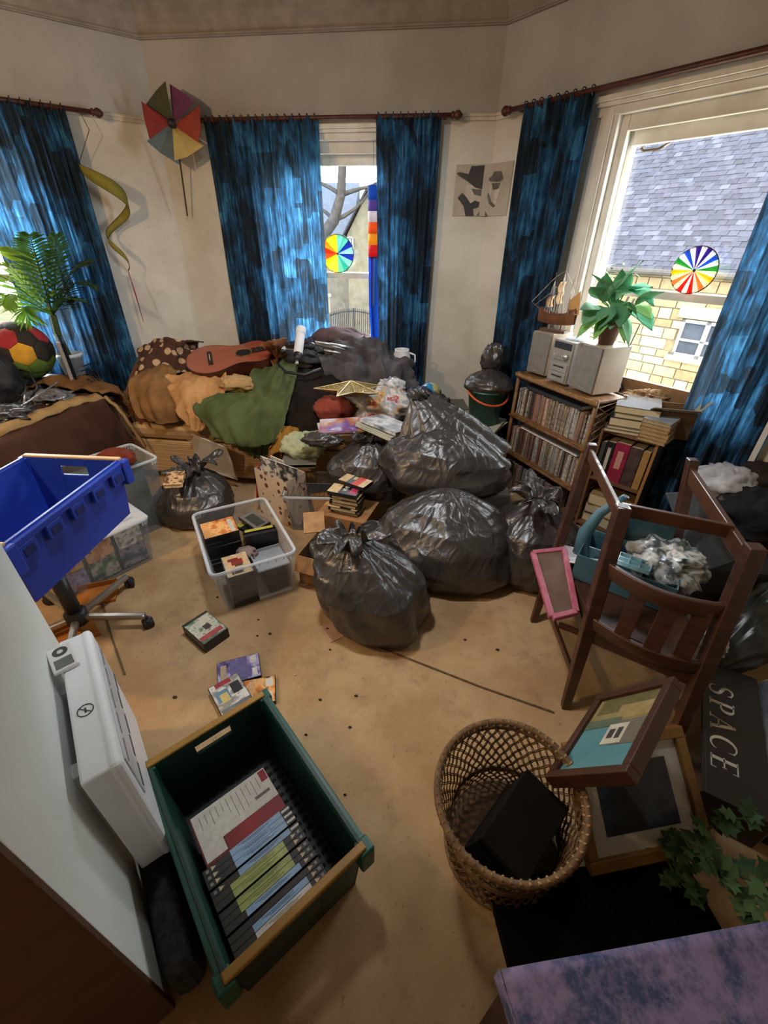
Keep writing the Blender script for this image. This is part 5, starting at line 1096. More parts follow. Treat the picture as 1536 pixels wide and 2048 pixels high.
# ------------------------------------------------------------------ white cabinet with heater and music player
n2, t2 = V((Q, Q, 0)), V((-Q, Q, 0)); K0 = V((-.61, .23, 0))+t2*-.06
kM = frame(K0, t2)                     # x along the white side, y = z cross x = away from the room
cab = thing('white_cabinet', 'white sided cabinet with brown front, left of green crate', 'cabinet', M=kM)
WC = mat('eef2ee', .45, 'e2e8e2', 3); BF = mat('5c3d28', .5, '4a2f1e', 5, stretch=(1, 1, 6))
MB().box(0, .90, 0, .018, .10, 1.06).build('side_panel', WC, cab, bevel=.002)
MB().box(-.018, 0, 0, .50, .0, 1.06).build('front_panel', BF, cab, bevel=.002)
MB().box(0, .90, .018, .50, .10, 1.06).build('carcass', WC, cab)
MB().box(-.02, .91, -.004, .51, 1.06, 1.085).build('top', WC, cab, bevel=.003)
MB().box(.02, .88, .01, .48, 0, .10).build('plinth', WC, cab)
ht = thing('panel_heater', 'white electric panel heater mounted on the white cabinet side', 'heater', M=kM @ Matrix.Translation((.245, -.028, .20)))
HW = mat('f0f2f4', .35, 'e4e8ea', 5); HL, HH, HD = .50, .47, .085
MB().box(0, HL, -HD+.02, 0, 0, HH).build('casing', HW, ht, bevel=.006)
MB().box(-.004, HL+.004, -HD, -HD+.03, -.004, HH+.004).build('front_shell', HW, ht, bevel=.012)
g = MB().box(.03, HL-.03, -HD-.004, -HD, HH-.20, HH-.03).build('grille_panel', mat('d2d6da', .4), ht, bevel=.002)
mb = MB()
for i in range(5):
    for k in range(9): x = .045+.088*i+.008*k; mb.box(x, x+.004, -HD-.006, -HD-.003, HH-.19+.012*(i % 2), HH-.182+.012*(i % 2)+.004)
    mb.box(.04+.088*i, .04+.088*i+.07, -HD-.0055, -HD-.003, HH-.06, HH-.056)
stuff(mb.build('grille_slots', mat('6a6e74', .6), g))
for x in (.10, .38): MB().box(x-.02, x+.02, 0, .028, .1, .4).build('wall_bracket', HW, ht)
s_ = MB().torus((HL*.40, -.035, HH+.0008), .018, .0014, (0, 0, 1), 24, 4); s_.bar((HL*.40-.012, -.047, HH+.001), (HL*.40+.012, -.023, HH+.001), .0022, .001); s_.box(HL*.4-.008, HL*.4+.008, -.037, -.033, HH+.0002, HH+.0012); s_.build('do_not_cover_mark', mat('3a3a36', .6), ht)
mp_ = thing('music_player', 'white music player with round control ring lying on the heater', 'music player', M=kM @ Matrix.Translation((.245+HL-.085, -.035, .20+HH+.001)) @ rotz(.12))
MB().box(-.052, .052, -.031, .031, 0, .0135).build('body', mat('e4e4e0', .25, 'd8d8d4', 6), mp_, bevel=.004)
MB().box(-.045, -.006, -.022, .022, .0135, .0142).build('screen', mat('6f736f', .2), mp_)
MB().lathe([(.008, 0), (.019, 0), (.019, .0008), (.008, .0008)], 32, (.024, 0, .0135), True).build('control_ring', mat('4a4a4a', .5), mp_)
MB().lathe([(0, 0), (.0075, 0), (.0075, .0009), (0, .0009)], 20, (.024, 0, .0135)).build('centre_button', mat('d8d8d4', .4), mp_)
bd = thing('black_cushion', 'black speckled cushion squeezed between cabinet and green crate', 'cushion', kM @ V((.10, -.06, 0)))
mb = MB(); mb.x = kM
mb.box(-.02, .36, -.095, -.012, .0, .17); mb.build('cushion_body', mat('1b1a1a', .9, '3a3836', 40), bd, bevel=.03, world=True)
# ------------------------------------------------------------------ bookcase with DVDs, hi-fi, ship and plant
bkM = frame((.53, 3.26, 0), (.535, -.845, 0)); BW, BD, BH = .73, .26, .90
CANE = mat('8a6238', .55, '5f4024', 22, .3, 90); CANL = mat('b08a58', .6, '8a6438', 30, .4, 60)
bc_ = thing('cane_bookcase', 'cane bookcase packed with DVDs beneath the hi-fi', 'bookcase', M=bkM)
for x in (.012, BW-.012):
    for y in (.012, BD-.012): MB().cyl((x, y, 0), (x, y, BH), .014, n=10).build('post', CANE, bc_, True)
for z in (.02, .30, .59, BH-.016): MB().box(.0, BW, .0, BD, z-.008, z+.008).build('shelf', CANE, bc_, bevel=.003)
MB().box(.01, BW-.01, BD-.012, BD-.006, .02, BH).build('back_panel', mat('3c2c1e', .8), bc_)
for z in (.30, .59, BH-.016):
    MB().cyl((0, -.003, z-.012), (BW, -.003, z-.012), .011, n=8).build('front_rail', CANE, bc_, True)
for x in (-.004, BW+.004):
    mb = MB(); k = 0
    for i in range(16):
        for s in (-1, 1):
            a = V((x, .02, .03+.055*i)); b = V((x, BD-.02, .03+.055*i+s*.12)); b.z = min(max(b.z, .02), BH-.02); mb.cyl(a, b, .0035, n=5)
    stuff(mb.build('wicker_side', CANL, bc_)); 
mb = MB()
for i in range(64): x = BW*i/63; mb.box(x-.004, x+.004, -.012, -.002, BH-.022-.006*(i % 2), BH-.006)
stuff(mb.build('plaited_edge', CANL, bc_))
SPC = ['b9a184', '5a3a34', '8f8a84', '2c2a2c', 'a86a4a', 'd0c4b0', '4a5058', '7a3a3a', '6a5a48', 'c2b49c', '3a3238', '8a7a6a', '54606c', 'a89a86', '301e1e', 'd8d2c4', '6f4a3c', '4a4238']
DM = {}
def ordinal(n):
    sfx = 'th' if 10 <= n % 100 <= 20 else {1: 'st', 2: 'nd', 3: 'rd'}.get(n % 10, 'th'); return '%d%s' % (n, sfx)
R = random.Random(77)
def spine(x, z, w, h, lab, k, grp):
    key = (round(w, 4), round(h, 3))
    if key not in DM:
        DM[key] = MB().box(-w/2, w/2, 0, .135, 0, h).build('dvd_case', DVDK, None); o = DM[key]; o.name = 'dvd_spine_case'
    else: o = DM[key].copy(); col.objects.link(o); o.name = 'dvd_spine_case'
    o.matrix_basis = bkM @ Matrix.Translation((x, .018+R.uniform(0, .012), z)) @ Matrix.Rotation(R.uniform(-.03, .03), 4, 'Y'); tag(o, lab, 'DVD case', grp)
    o.material_slots[0].link = 'OBJECT'; o.material_slots[0].material = mat(SPC[k], .45, SPC[(k*5+3) % len(SPC)], 38, stretch=(1, 1, 1), name='dvd_spine')
for row, (z, nm) in enumerate(((.598, 'top'), (.308, 'middle'), (.028, 'bottom'))):
    x = .035; i = 0
    while x < (BW-.035 if row < 2 else .55):
        w_ = R.choice((.0145, .0145, .0145, .022, .0145, .028)); h = R.choice((.19, .19, .19, .196)); i += 1
        spine(x+w_/2, z, w_-.0006, h, '%s DVD case from the left on the %s shelf of cane bookcase' % (ordinal(i), nm), R.randrange(len(SPC)), 'DVDs on the %s shelf' % nm); x += w_+.0007
t = thing('magazine_file', 'pale flat magazines laid over the DVDs on middle shelf', 'magazine', M=bkM @ Matrix.Translation((.12, .02, .508))); MB().box(0, .55, 0, .19, 0, .012).build('pages', PL, t); MB().box(0, .55, -.001, .19, .012, .014).build('cover', mat('8f8f92', .5), t)
t = thing('dark_folder', 'dark folders lying across the top of the upper DVD row', 'folder', M=bkM @ Matrix.Translation((.10, .03, .797))); MB().box(0, .50, 0, .2, 0, .022).build('pages', PL, t); MB().box(-.002, .502, -.002, .2, .022, .026).box(-.002, .502, -.002, .0, 0, .026).build('cover', mat('2f3436', .6, '22262a', 8), t)
# hi-fi
TOP = BH+.009; HG = mat('a09b92', .35, '928d84', 8, metal=.25); HC = mat('7f7a72', .6, '706b64', 20); WD = mat('b08a68', .5, '96724f', 6)
def spk(lab, x, a, w_=.165, h=.27, d=.21):
    t = thing('hifi_speaker', lab, 'speaker', M=bkM @ Matrix.Translation((x, .03, TOP)) @ rotz(a), group='hi-fi speakers')
    MB().box(0, w_, .012, d, 0, h).build('cabinet', mat('a8957e', .4, '96836c', 5), t, bevel=.003); MB().box(.004, w_-.004, 0, .012, .004, h-.004).build('front_grille', HC, t, bevel=.004); MB().box(w_/2-.02, w_/2+.02, -.001, 0, .02, .027).build('badge', HG, t)
spk('silver hi-fi speaker under the model ship', .05, .10); spk('silver hi-fi speaker under the potted plant', .455, -.06, .20, .27, .22)
hf_ = thing('hifi_unit', 'silver mini hi-fi unit between the two speakers', 'hi-fi', M=bkM @ Matrix.Translation((.255, .035, TOP)))
MB().box(0, .17, .012, .24, 0, .255).build('casing', mat('d2d2d0', .3, 'c2c2c0', 8), hf_, bevel=.003)
fp = MB().box(.0, .17, 0, .012, 0, .255).build('front_panel', HG, hf_, bevel=.003)
MB().box(.012, .158, -.002, 0, .205, .245).build('display', mat('3c4044', .2), fp)
MB().cyl((.132, -.016, .165), (.132, 0, .165), .017, n=20).build('volume_knob', mat('d0cec8', .3, metal=.6), fp, True)
for k in range(4): MB().box(.02+.022*k, .035+.022*k, -.005, 0, .16, .170).build('button', mat('d6d4ce', .3, metal=.5), fp, bevel=.001)
for k in range(6): MB().box(.016+.023*k, .034+.023*k, -.004, 0, .135, .142).build('button', mat('a8a59e', .3, metal=.5), fp)
for z in (.068, .008): 
    dd = MB().box(.012, .158, -.005, 0, z, z+.052).build('cassette_door', mat('aeaaa2', .35, metal=.3), fp, bevel=.002); MB().box(.04, .13, -.0058, -.005, z+.026, z+.036).build('slot', mat('2a2a2a', .5), dd)
cdc = thing('cd_case', 'clear CD case lying on top of the hi-fi unit', 'CD case', M=bkM @ Matrix.Translation((.36, .15, TOP+.256)) @ rotz(.3)); MB().box(-.07, .07, -.062, .062, 0, .009).build('case', clear_mat('dfeaf0', .5, .1), cdc); MB().box(-.06, .06, -.055, .055, .0092, .0098).build('inlay', mat('cfe0ea', .3), cdc)
# model sailing ship
sp0 = bkM @ V((.135, .13, TOP+.27)); sM = frame(sp0, (.75, -.62, 0)); sh_ = thing('model_ship', 'brown wooden model sailing ship on left speaker', 'model ship', M=sM)
BRW = mat('7a4f32', .5, '5a3822', 14); RIG = mat('c9bfae', .7, '9a907e', 30)
MB().box(-.09, .09, -.03, .03, 0, .016).build('stand_base', mat('5c4030', .5), sh_, bevel=.002)
for x in (-.045, .045): MB().cyl((x, 0, .016), (x, 0, .045), .006, n=8).build('stand_post', mat('4a3226', .5), sh_)
def hull(u, v):
    x = -.13+.26*u; w_ = .034*sin(pi*min(1, .06+.86*u**.8))**.55*(.35+.65*v**.6); z = .045+.012*(abs(u-.5)*2)**2+(.062+.03*(abs(u-.45)*2)**2)*v
    return x, w_, z
mb = MB(); mb.grid(lambda u, v: (hull(u, v)[0], hull(u, v)[1], hull(u, v)[2]), 20, 6); mb.grid(lambda u, v: (hull(u, v)[0], -hull(u, v)[1], hull(u, v)[2]), 20, 6); mb.grid(lambda u, v: (hull(u, 0)[0], hull(u, 0)[1]*(2*v-1), hull(u, 0)[2]), 20, 2); mb.grid(lambda u, v: (hull(u, .85)[0], hull(u, .85)[1]*(2*v-1)*.97, hull(u, .85)[2]), 20, 2)
mb.build('hull', BRW, sh_, True)
mb = MB()
for s in (-1, 1): mb.tube([(hull(k/14, 1)[0], s*hull(k/14, 1)[1], hull(k/14, 1)[2]) for k in range(15)], .0025, 5)
mb.build('gunwale', mat('4a2f1f', .5), sh_, True)
MB().box(.075, .125, -.02, .02, .115, .145).build('stern_castle', mat('8a5a38', .5), sh_, bevel=.002)
for x, hgt in ((-.06, .30), (.0, .345), (.065, .27)):
    MB().cyl((x, 0, .1), (x, 0, hgt+.045), .003, .0015, 6).build('mast', mat('6a4a34', .6), sh_)
    for q in ((.55, .05), (.8, .036)) if x < .05 else (): MB().cyl((x, -q[1], .1+(hgt-.1)*q[0]), (x, q[1], .1+(hgt-.1)*q[0]), .002, n=5).build('yard', mat('5a4030', .6), sh_)
MB().cyl((-.13, 0, .125), (-.2, 0, .165), .003, .0015, 6).build('bowsprit', mat('6a4a34', .6), sh_)
SAILM = translucent('c9a878', 'b8935c', .4)
for x, q in ((-.06, .55), (0, .55), (0, .8)):
    z1 = .1+((.30 if x else .345)-.1)*q; mb = MB(); mb.grid(lambda u, v: (x-.012*sin(pi*v), -.04+.08*u, z1-.065*v), 6, 6); mb.build('sail', SAILM, sh_, True, solid=.001, recalc=False)
mb = MB(); mb.add([(.07, 0, .115), (.145, .005, .12), (.125, 0, .255), (.07, 0, .2)], [(0, 1, 2, 3)]); mb.build('sail', SAILM, sh_, solid=.001)
mb = MB()
for x, hgt in ((-.06, .30), (.0, .345), (.065, .27)):
    for s in (-1, 1):
        for k in range(3): mb.cyl((x-.02+.02*k, s*.03, .115), (x, 0, hgt), .0011, n=4)
for a, b in (((-.2, 0, .165), (-.06, 0, .32)), ((-.06, 0, .32), (0, 0, .36)), ((0, 0, .36), (.065, 0, .28)), ((-.17, 0, .15), (-.06, 0, .24)), ((.065, 0, .28), (.13, 0, .15))): mb.cyl(a, b, .0011, n=4)
stuff(mb.build('rigging', RIG, sh_))
# potted plant with big leaves
pp_ = bkM @ V((.56, .14, TOP+.27)); pl_ = thing('potted_plant', 'leafy green plant in brown pot on right speaker', 'plant', pp_)
MB().lathe([(0, 0), (.042, 0), (.062, .10), (.068, .10), (.068, .125), (.058, .125), (.055, .1), (0, .095)], 22).build('pot', mat('7a5a48', .7, '64483a', 9), pl_, True)
LF = [translucent(c, c2, .4, 16) for c, c2 in (('6aac78', 'a4d0ac'), ('70b85c', 'b0d888'), ('4c9464', '82ba90'), ('52ba90', '8cd8b4'))]
def leaf(base, tip, w_, m, droop, seed):
    mb = MB(); R = random.Random(seed); d = tip-base; L = d.length; dn = d.normalized(); s = dn.cross(V((0, 0, 1))); s = s.normalized() if s.length > .05 else V((1, 0, 0)); s = (s+V((R.uniform(-.4, .4), R.uniform(-.4, .4), R.uniform(-.4, .4)))).normalized(); n = s.cross(dn).normalized()
    pr = [(0, .0), (.08, .55), (.22, .92), (.4, 1), (.6, .8), (.8, .45), (.93, .16), (1, 0)]
    vs = []
    for t_, k in pr:
        c = base+d*t_+V((0, 0, -droop*t_*t_*L)); 
        for q in (-1, -.5, 0, .5, 1): vs.append(c+s*w_*k*q+n*(.28*abs(q)*w_*k+.05*w_*sin(9*t_+3*q)))
    mb.add(vs, [(i*5+j, i*5+j+1, i*5+5+j+1, i*5+5+j) for i in range(len(pr)-1) for j in range(4)])
    return mb.build('leaf', m, pl_, True, world=True, solid=.001, recalc=False)
ctr = pp_+V((0, 0, .12)); dep = (pp_-EYE).length
def lp(x, y, o=0):
    d = RT*(x-768)+UP*(1024-y)+FW*FPX; return EYE+d.normalized()*(dep+o)
leaves = [((1215, 600), (1282, 520), .055, 0), ((1205, 605), (1215, 545), .045, 2), ((1225, 610), (1245, 535), .045, 2), ((1230, 585), (1300, 568), .062, 3), ((1255, 575), (1305, 600), .06, 3), ((1270, 610), (1325, 580), .045, 0), ((1262, 620), (1302, 650), .055, 3), ((1200, 612), (1170, 640), .05, 0), ((1215, 628), (1160, 665), .058, 1), ((1205, 600), (1185, 570), .045, 0), ((1225, 615), (1200, 650), .05, 2), ((1240, 620), (1258, 678), .036, 0), ((1235, 625), (1250, 672), .032, 1), ((1240, 600), (1240, 645), .05, 2), ((1215, 625), (1222, 650), .045, 0), ((1255, 605), (1275, 630), .05, 2), ((1228, 600), (1262, 545), .05, 0), ((1200, 620), (1165, 612), .045, 0), ((1260, 612), (1300, 630), .05, 1), ((1240, 590), (1278, 575), .055, 3), ((1215, 640), (1190, 672), .045, 1), ((1222, 590), (1190, 545), .04, 0)]
for k, (a, b, w_, mi) in enumerate(leaves):
    A, B = lp(*a, .03*((k*7) % 5-2)), lp(*b, .05*((k*5) % 5-2)); leaf(A, B+(B-A)*.12, w_*1.25, LF[mi], .1, k)
    MB().tube([pp_+V((0, 0, .1)), ctr.lerp(A, .5)+V((0, 0, .03)), A], .0035, 5).build('stalk', mat('4f8a4a', .6), pl_, True, world=True)
t = thing('thin_stake', 'thin garden stake leaning on right window sill', 'stake', WP('right', 1.30, .02, SILL)); MB().cyl(WP('right', 1.29, .03, SILL), WP('right', 1.35, -.0, 1.27), .004, n=6).build('stake', mat('6a6a48', .7), t, world=True)
# clutter on the sill behind the books
t = thing('sill_plank', 'brown wooden plank along the right window sill', 'plank', WP('right', 1.55, .0, SILL)); mb = MB(); wbox(mb, 'right', 1.15, 1.80, -.055, -.015, SILL, SILL+.10); mb.build('board', mat('8a6a48', .7, '6f5236', 9), t, world=True)
t = thing('silver_tinsel', 'scrunched silver tinsel on right window sill', 'tinsel', WP('right', 1.30, .08, SILL)); crumple('', '', '', WP('right', 1.30, .02, SILL+.045), (.06, .04, .05), mat('8d9298', .3, '50555c', 30, metal=.7), 81, .9, parent=t, part='tinsel')
crumple('dried_twigs', 'dried brown twigs along the window sill', 'twigs', WP('right', 1.55, .025, SILL+.03), (.12, .05, .035), mat('9a7a54', .9, '5f4630', 40), 82, 1.0)
# second low unit with large books
uM = frame((1.0, 2.68, 0), (.8, -.6, 0)); U_W, U_H, U_D = .33, .72, .28
un = thing('brown_shelf_unit', 'low brown shelf unit with large books right of cane bookcase', 'shelf unit', M=uM); UM = mat('7d5a3c', .6, '66482e', 7); UD = mat('4a4440', .7, '3a3532', 6)
MB().box(0, .016, 0, U_D, 0, U_H).build('side_panel', UM, un, bevel=.002); MB().box(U_W-.016, U_W, 0, U_D, 0, U_H).build('side_panel', UD, un, bevel=.002)
for z in (.03, .38, U_H-.016): MB().box(.016, U_W-.016, 0, U_D, z, z+.016).build('shelf', UM, un)
MB().box(.016, U_W-.016, U_D-.01, U_D, 0, U_H).build('back_panel', UD, un); MB().box(U_W-.016, U_W, -.004, 0, 0, U_H).build('edge_strip', mat('a87a4a', .5), un)
def stand(x, w_, h, d, c, lab, z=.396, strip=None, c2=None):
    t = thing('large_book', lab, 'book', M=uM @ Matrix.Translation((x, .02, z)), group='large standing books'); MB().box(.002, w_-.002, .004, d, .002, h-.003).build('pages', PAGE, t); MB().box(0, w_, 0, .003, 0, h).box(0, .002, 0, d, 0, h).box(w_-.002, w_, 0, d, 0, h).build('cover', mat(c, .5, c2, 14), t)
    if strip: MB().box(w_*.3, w_*.7, -.0008, 0, h*strip[0], h*strip[1]).build('spine_title', mat(strip[2], .5, None, 60), t)
    return t
stand(.02, .028, .24, .2, '4a4a44', 'thin grey book at the left of low shelf unit'); stand(.05, .05, .25, .2, '1c1a1a', 'black book with white lettering in the low shelf unit', strip=(.25, .85, 'c9c4b8')); stand(.102, .085, .26, .21, '9a2444', 'thick crimson book in the low shelf unit', strip=(.35, .8, 'd09a8a'), c2='7f1a36'); stand(.189, .07, .255, .2, '3a2226', 'dark maroon book with faint pictures in low shelf unit', c2='5a4a44'); stand(.262, .04, .25, .2, 'b08a50', 'ochre book at the right end of low shelf unit')
for k in range(3): book('%s flat book on the bottom of low shelf unit' % names[k], uM @ flat(V((.16, .13, .047+.075*k)), .1*k-.1), .26, .2, .074, mat(('8a6a48', '6a4434', 'a88a5c')[k], .7), group='books on the bottom of low shelf unit', name='flat_book')
# piles on top of the unit
z = U_H+.001; R = random.Random(5)
for k, (c, h, w_, d, lb) in enumerate((('5a5a58', .022, .24, .27, 'grey hardback at the bottom of the left pile'), ('8f8a84', .018, .23, .27, 'pale grey book second in the left pile on shelf unit'), ('2c2e30', .050, .24, .26, 'thick black box third in the left pile on shelf unit'), ('7a7a78', .030, .22, .25, 'grey book under the shiny picture book'), ('5f5c58', .042, .24, .26, 'shiny topped picture book crowning the left pile'))):
    book(lb, uM @ flat(V((.10+.006*k, .13, z)), .25+R.uniform(-.08, .08)), w_, d, h, mat(c, .12 if k == 4 else .4, None, 12), group='left pile on the shelf unit', name='piled_book'); z += h+.0008
z = U_H+.001
for k in range(6): book('%s paperback from the bottom of right pile on shelf unit' % ordinal(k+1), uM @ flat(V((.285+R.uniform(-.004, .004), .07, z)), R.uniform(-.05, .05)), .15, .19, .021, mat(('b59a72', 'a88c64', 'c0a67c', '9a8058', 'b8a07a', 'a9b4c4')[k], .5), group='right pile on the shelf unit', name='piled_paperback', pm=mat('b89a6a', .9, '9a7c4e', 60)); z += .0218
cbx = thing('cardboard_box', 'small open cardboard box on the pile beside right curtain', 'cardboard box', M=uM @ flat(V((.27, .19, U_H)), .5)); DKK = mat('6a5036', .85, '55402a', 8)
mb = MB(); mb.box(-.13, .13, -.09, -.086, 0, .16).box(-.13, .13, .086, .09, 0, .16).box(-.13, -.126, -.09, .09, 0, .16).box(.126, .13, -.09, .09, 0, .16).box(-.13, .13, -.09, .09, 0, .004); mb.build('walls', DKK, cbx)
MB().box(-.12, .12, 0, .003, 0, .08).build('flap', mat('a89a80', .8), cbx).matrix_basis = Matrix.Translation((0, -.09, .16)) @ Matrix.Rotation(rad(65), 4, 'X'); MB().box(0, .003, -.085, .085, 0, .09).build('flap', mat('b4ab98', .8), cbx).matrix_basis = Matrix.Translation((.13, 0, .16)) @ Matrix.Rotation(rad(35), 4, 'Y')
# ------------------------------------------------------------------ corner left of the bookcase
bs = V((.30, 3.33, 0)); z = 0; R = random.Random(9)
for k, (c, h) in enumerate((('3a3a40', .06), ('6a5a4a', .05), ('2c2c30', .07), ('4a5a6a', .05), ('26262a', .05), ('5a4a3e', .04), ('33343a', .055), ('c9c2b0', .02), ('2f3034', .05))):
    book('%s book from the bottom of stack under the green bucket' % ordinal(k+1), flat(bs+V((R.uniform(-.01, .01), R.uniform(-.01, .01), z)), -.55+R.uniform(-.1, .1)), .25, .31, h, mat(c, .5, None, 10), group='books under the bucket', name='stacked_book'); z += h+.0008
for k in range(2): 
    t = thing('newspaper', ('folded newspaper directly under the green bucket', 'pale newspaper below the bucket newspaper')[1-k], 'newspaper', M=flat(bs+V((.03, 0, z)), -.5+.12*k), group='newspapers'); MB().box(-.16, .16, -.17, .17, 0, .014).build('paper', mat(('d8cfb8', 'c4d0cc')[k], .8, 'c0b8a0', 20), t, bevel=.004); MB().box(-.14, .0, -.15, .12, .014, .0145).build('print', mat('9aa09c', .8, 'c8c4b4', 60), t); z += .0155
bq = V((.345, 3.33, z)); bu = thing('green_bucket', 'dark green bucket with orange handle stuffed with black bag', 'bucket', bq)
MB().lathe([(0, 0), (.11, 0), (.142, .25), (.15, .25), (.15, .265), (.138, .265), (.107, .008), (0, .008)], 30).build('pail', mat('2f6a52', .35, '235442', 5), bu, True)
MB().torus((0, 0, .255), .148, .005, (0, 0, 1), 30, 6).build('rim', mat('17342a', .4), bu, True)
hnd = [V((.155*cos(a), -.17*sin(a), .25-.07*sin(a))) for a in [pi*i/16 for i in range(17)]]
MB().tube([rotz(.35) @ p for p in hnd], .008, 8).build('handle', mat('e2622c', .4), bu, True)
sack('black bag stuffed in the green bucket and rising above it', (bq.x, bq.y), (.165, .15), .16, 12, z0=bq.z+.245, ruff=0, pleat=.6, nu=90, nv=50)
crumple('bag_tuft', 'loose black bag top above the green bucket by curtain', 'bin bag', (bq.x+.01, bq.y+.06, bq.z+.46), (.075, .06, .11), SACK, 84, .35)
z = 0; gs = V((.12, 3.50, 0))
for k in range(6): h = (.10, .12, .09, .11, .06, .07)[k]; book('%s dark box file from the bottom of stack behind globe' % ordinal(k+1), flat(gs+V((R.uniform(-.01, .01), 0, z)), .2+R.uniform(-.1, .1)), .20, .26, h, mat(('2a2a2e', '38383c', '222226', '303036', '44423f', '6a655e')[k], .6), group='box files behind the globe', name='box_file'); z += h+.0008
# globe
z = 0; gp = V((-.09, 3.32, 0))
for k in range(4): h = (.14, .15, .14, .12)[k]; t = thing('dark_carton', '%s dark carton from the floor under the globe' % names[k].replace('bottom', 'lowest'), 'carton', M=flat(gp+V((0, .02*(k % 2), z)), .1*k), group='cartons under the globe'); MB().box(-.14, .14, -.11, .11, 0, h).build('carton_body', mat(('4a3c30', '2e2a28', '5a4a3a', '33302e')[k], .8), t, bevel=.003); MB().box(-.14, .14, -.015, .015, h, h+.0005).build('tape_strip', mat('8a7a5a', .4), t); z += h+.0012
gl = thing('small_globe', 'small blue desk globe with black arm beside the curtain', 'globe', gp+V((.0, 0, z)))
MB().lathe([(0, 0), (.06, 0), (.055, .012), (.012, .03), (.008, .05), (0, .05)], 20).build('base', BLK, gl, True)
gm = NT('globe_map'); v = gm.coord(); gm.l(gm.ramp(gm.noise(v, 14, 5), [(.5, '2f7fb0'), (.53, 'c9b878'), (.62, '8aa05c')]), gm.b.inputs['Base Color']); gm.set(Roughness=.25)
MB().ball((0, 0, .135), .082, 28, 18).build('sphere', gm.m, gl, True)
MB().torus((0, 0, .135), .092, .006, (.35, 1, 0), 24, 6, .35, pi+.35).build('meridian_arm', BLK, gl, True)
# books and bottle beside the pointed bag
z = 0; ks = V((.30, 2.86, 0))
for k, (c, h) in enumerate((('2a2628', .08), ('3a3432', .07), ('26262a', .08), ('8f8c84', .02), ('2c2a2a', .06), ('4a403a', .05), ('1f1f22', .05), ('9a2a34', .03))): book('%s book from the floor in the stack beside cane bookcase' % ordinal(k+1), flat(ks+V((R.uniform(-.012, .012), R.uniform(-.012, .012), z)), -.3+R.uniform(-.15, .15)), .20, .27, h, mat(c, .45, None, 14), group='book stack beside the bookcase', name='tall_stack_book'); z += h+.0008
pb = thing('clear_bottle', 'clear plastic bottle standing beside the pointed bin bag', 'bottle', (.46, 2.62, 0)); MB().lathe([(0, 0), (.05, 0), (.055, .02), (.055, .30), (.045, .36), (.018, .42), (.018, .44)], 20).build('bottle_body', clear_mat('c8ccd0', .35, .2), pb, True); MB().lathe([(0, .44), (.02, .44), (.02, .465), (0, .465)], 16).build('cap', WPL, pb, True)
ub = thing('plastic_tub', 'grey translucent tub on the floor behind the slumped bag', 'tub', M=flat(V((.36, 2.44, 0)), .3)); MB().box(-.10, .10, -.09, .09, 0, .36, .012).build('tub_body', clear_mat('b8bcc0', .5, .2), ub, bevel=.006); MB().box(-.105, .105, -.095, .095, .36, .375).build('tub_lid', clear_mat('c8ccd0', .6, .2), ub, bevel=.004)
crumple('blue_cloth', 'pale blue cloth between book stack and newspapers', 'cloth', (.44, 3.02, .42), (.07, .06, .05), fab('6f86c0', 'c8ccd8', 14), 86, .4)
t = thing('striped_box', 'pale striped box under the blue cloth beside bookcase', 'box', M=flat(V((.45, 3.02, 0)), -.5)); MB().box(-.05, .05, -.06, .06, 0, .38).build('box_body', stripes(['d8c8b4', 'b88a74', 'e0d4c4'], 30), t, bevel=.002); MB().box(-.052, .052, -.062, .062, .36, .382).build('lid', mat('c8b8a4', .6), t)

# ------------------------------------------------------------------ wooden chair frame and what it holds
CW = mat('4c2e20', .4, '362016', 5, coat=.25, stretch=(1, 1, 5), name='dark_beech'); CWL = mat('5e3c28', .42, '4a2c1c', 6, coat=.2)
chr_ = thing('wooden_chair', 'dark wooden chair frame with curved rails, right of the bin bags', 'chair', (.85, 1.55, 0))
A1, B1, C1, D1 = at(1185, 888, .90), at(1386, 918, .90), at(1247, 1012, .90), at(1512, 1092, .90)
A0, B0, C0, D0 = V((.58, 1.70, 0)), V((1.08, 1.50, 0)), V((.64, 1.21, 0)), V((.99, 1.05, 0))
def post(a, b, w0, w1, bow=0):
    mb = MB(); n = 10; pts = []
    for i in range(n+1): s = i/n; p = a.lerp(b, s); pts.append(p)
    for i in range(n): pass
    vs = []; fs = []
    for i, p in enumerate(pts):
        s = i/n; w_ = (w0+(w1-w0)*s)*(1+.18*sin(pi*s))/2
        for x, y in ((-1, -1), (1, -1), (1, 1), (-1, 1)): vs.append(p+V((x*w_, y*w_*.9, 0)))
    for i in range(n):
        for k in range(4): fs.append((i*4+k, i*4+(k+1) % 4, i*4+4+(k+1) % 4, i*4+4+k))
    fs += [(3, 2, 1, 0), (n*4, n*4+1, n*4+2, n*4+3)]; mb.add(vs, fs); return mb.build('leg', CW, chr_, bevel=.004, world=True)
post(A0, A1, .032, .042); post(B0, B1, .032, .042); c_leg = post(C0, C1, .034, .05); post(D0, D1, .034, .05)
e = MB().box(-.02, .02, -.014, .014, 0, .002); e.x = Matrix(); q = MB(); q.x = Matrix.Translation(C1) @ rotz(-.4); q.box(-.017, .017, -.014, .014, 0, .002); q.build('felt_pad', mat('c9ccd2', .7, '8a8e94', 40), chr_, world=True)
def onpost(a, b, z): return a.lerp(b, (z-a.z)/(b.z-a.z))
def rail(p, q_, w_, h, nm='stretcher'): return MB().bar(p, q_, w_, h).build(nm, CWL, chr_, bevel=.003, world=True)
rail(onpost(A0, A1, .86), onpost(C0, C1, .86), .018, .05); rail(onpost(B0, B1, .84), onpost(D0, D1, .84), .022, .06)
rail(onpost(C0, C1, .865)+V((.0, .03, .01)), onpost(D0, D1, .855).lerp(onpost(B0, B1, .85), .25), .018, .05)
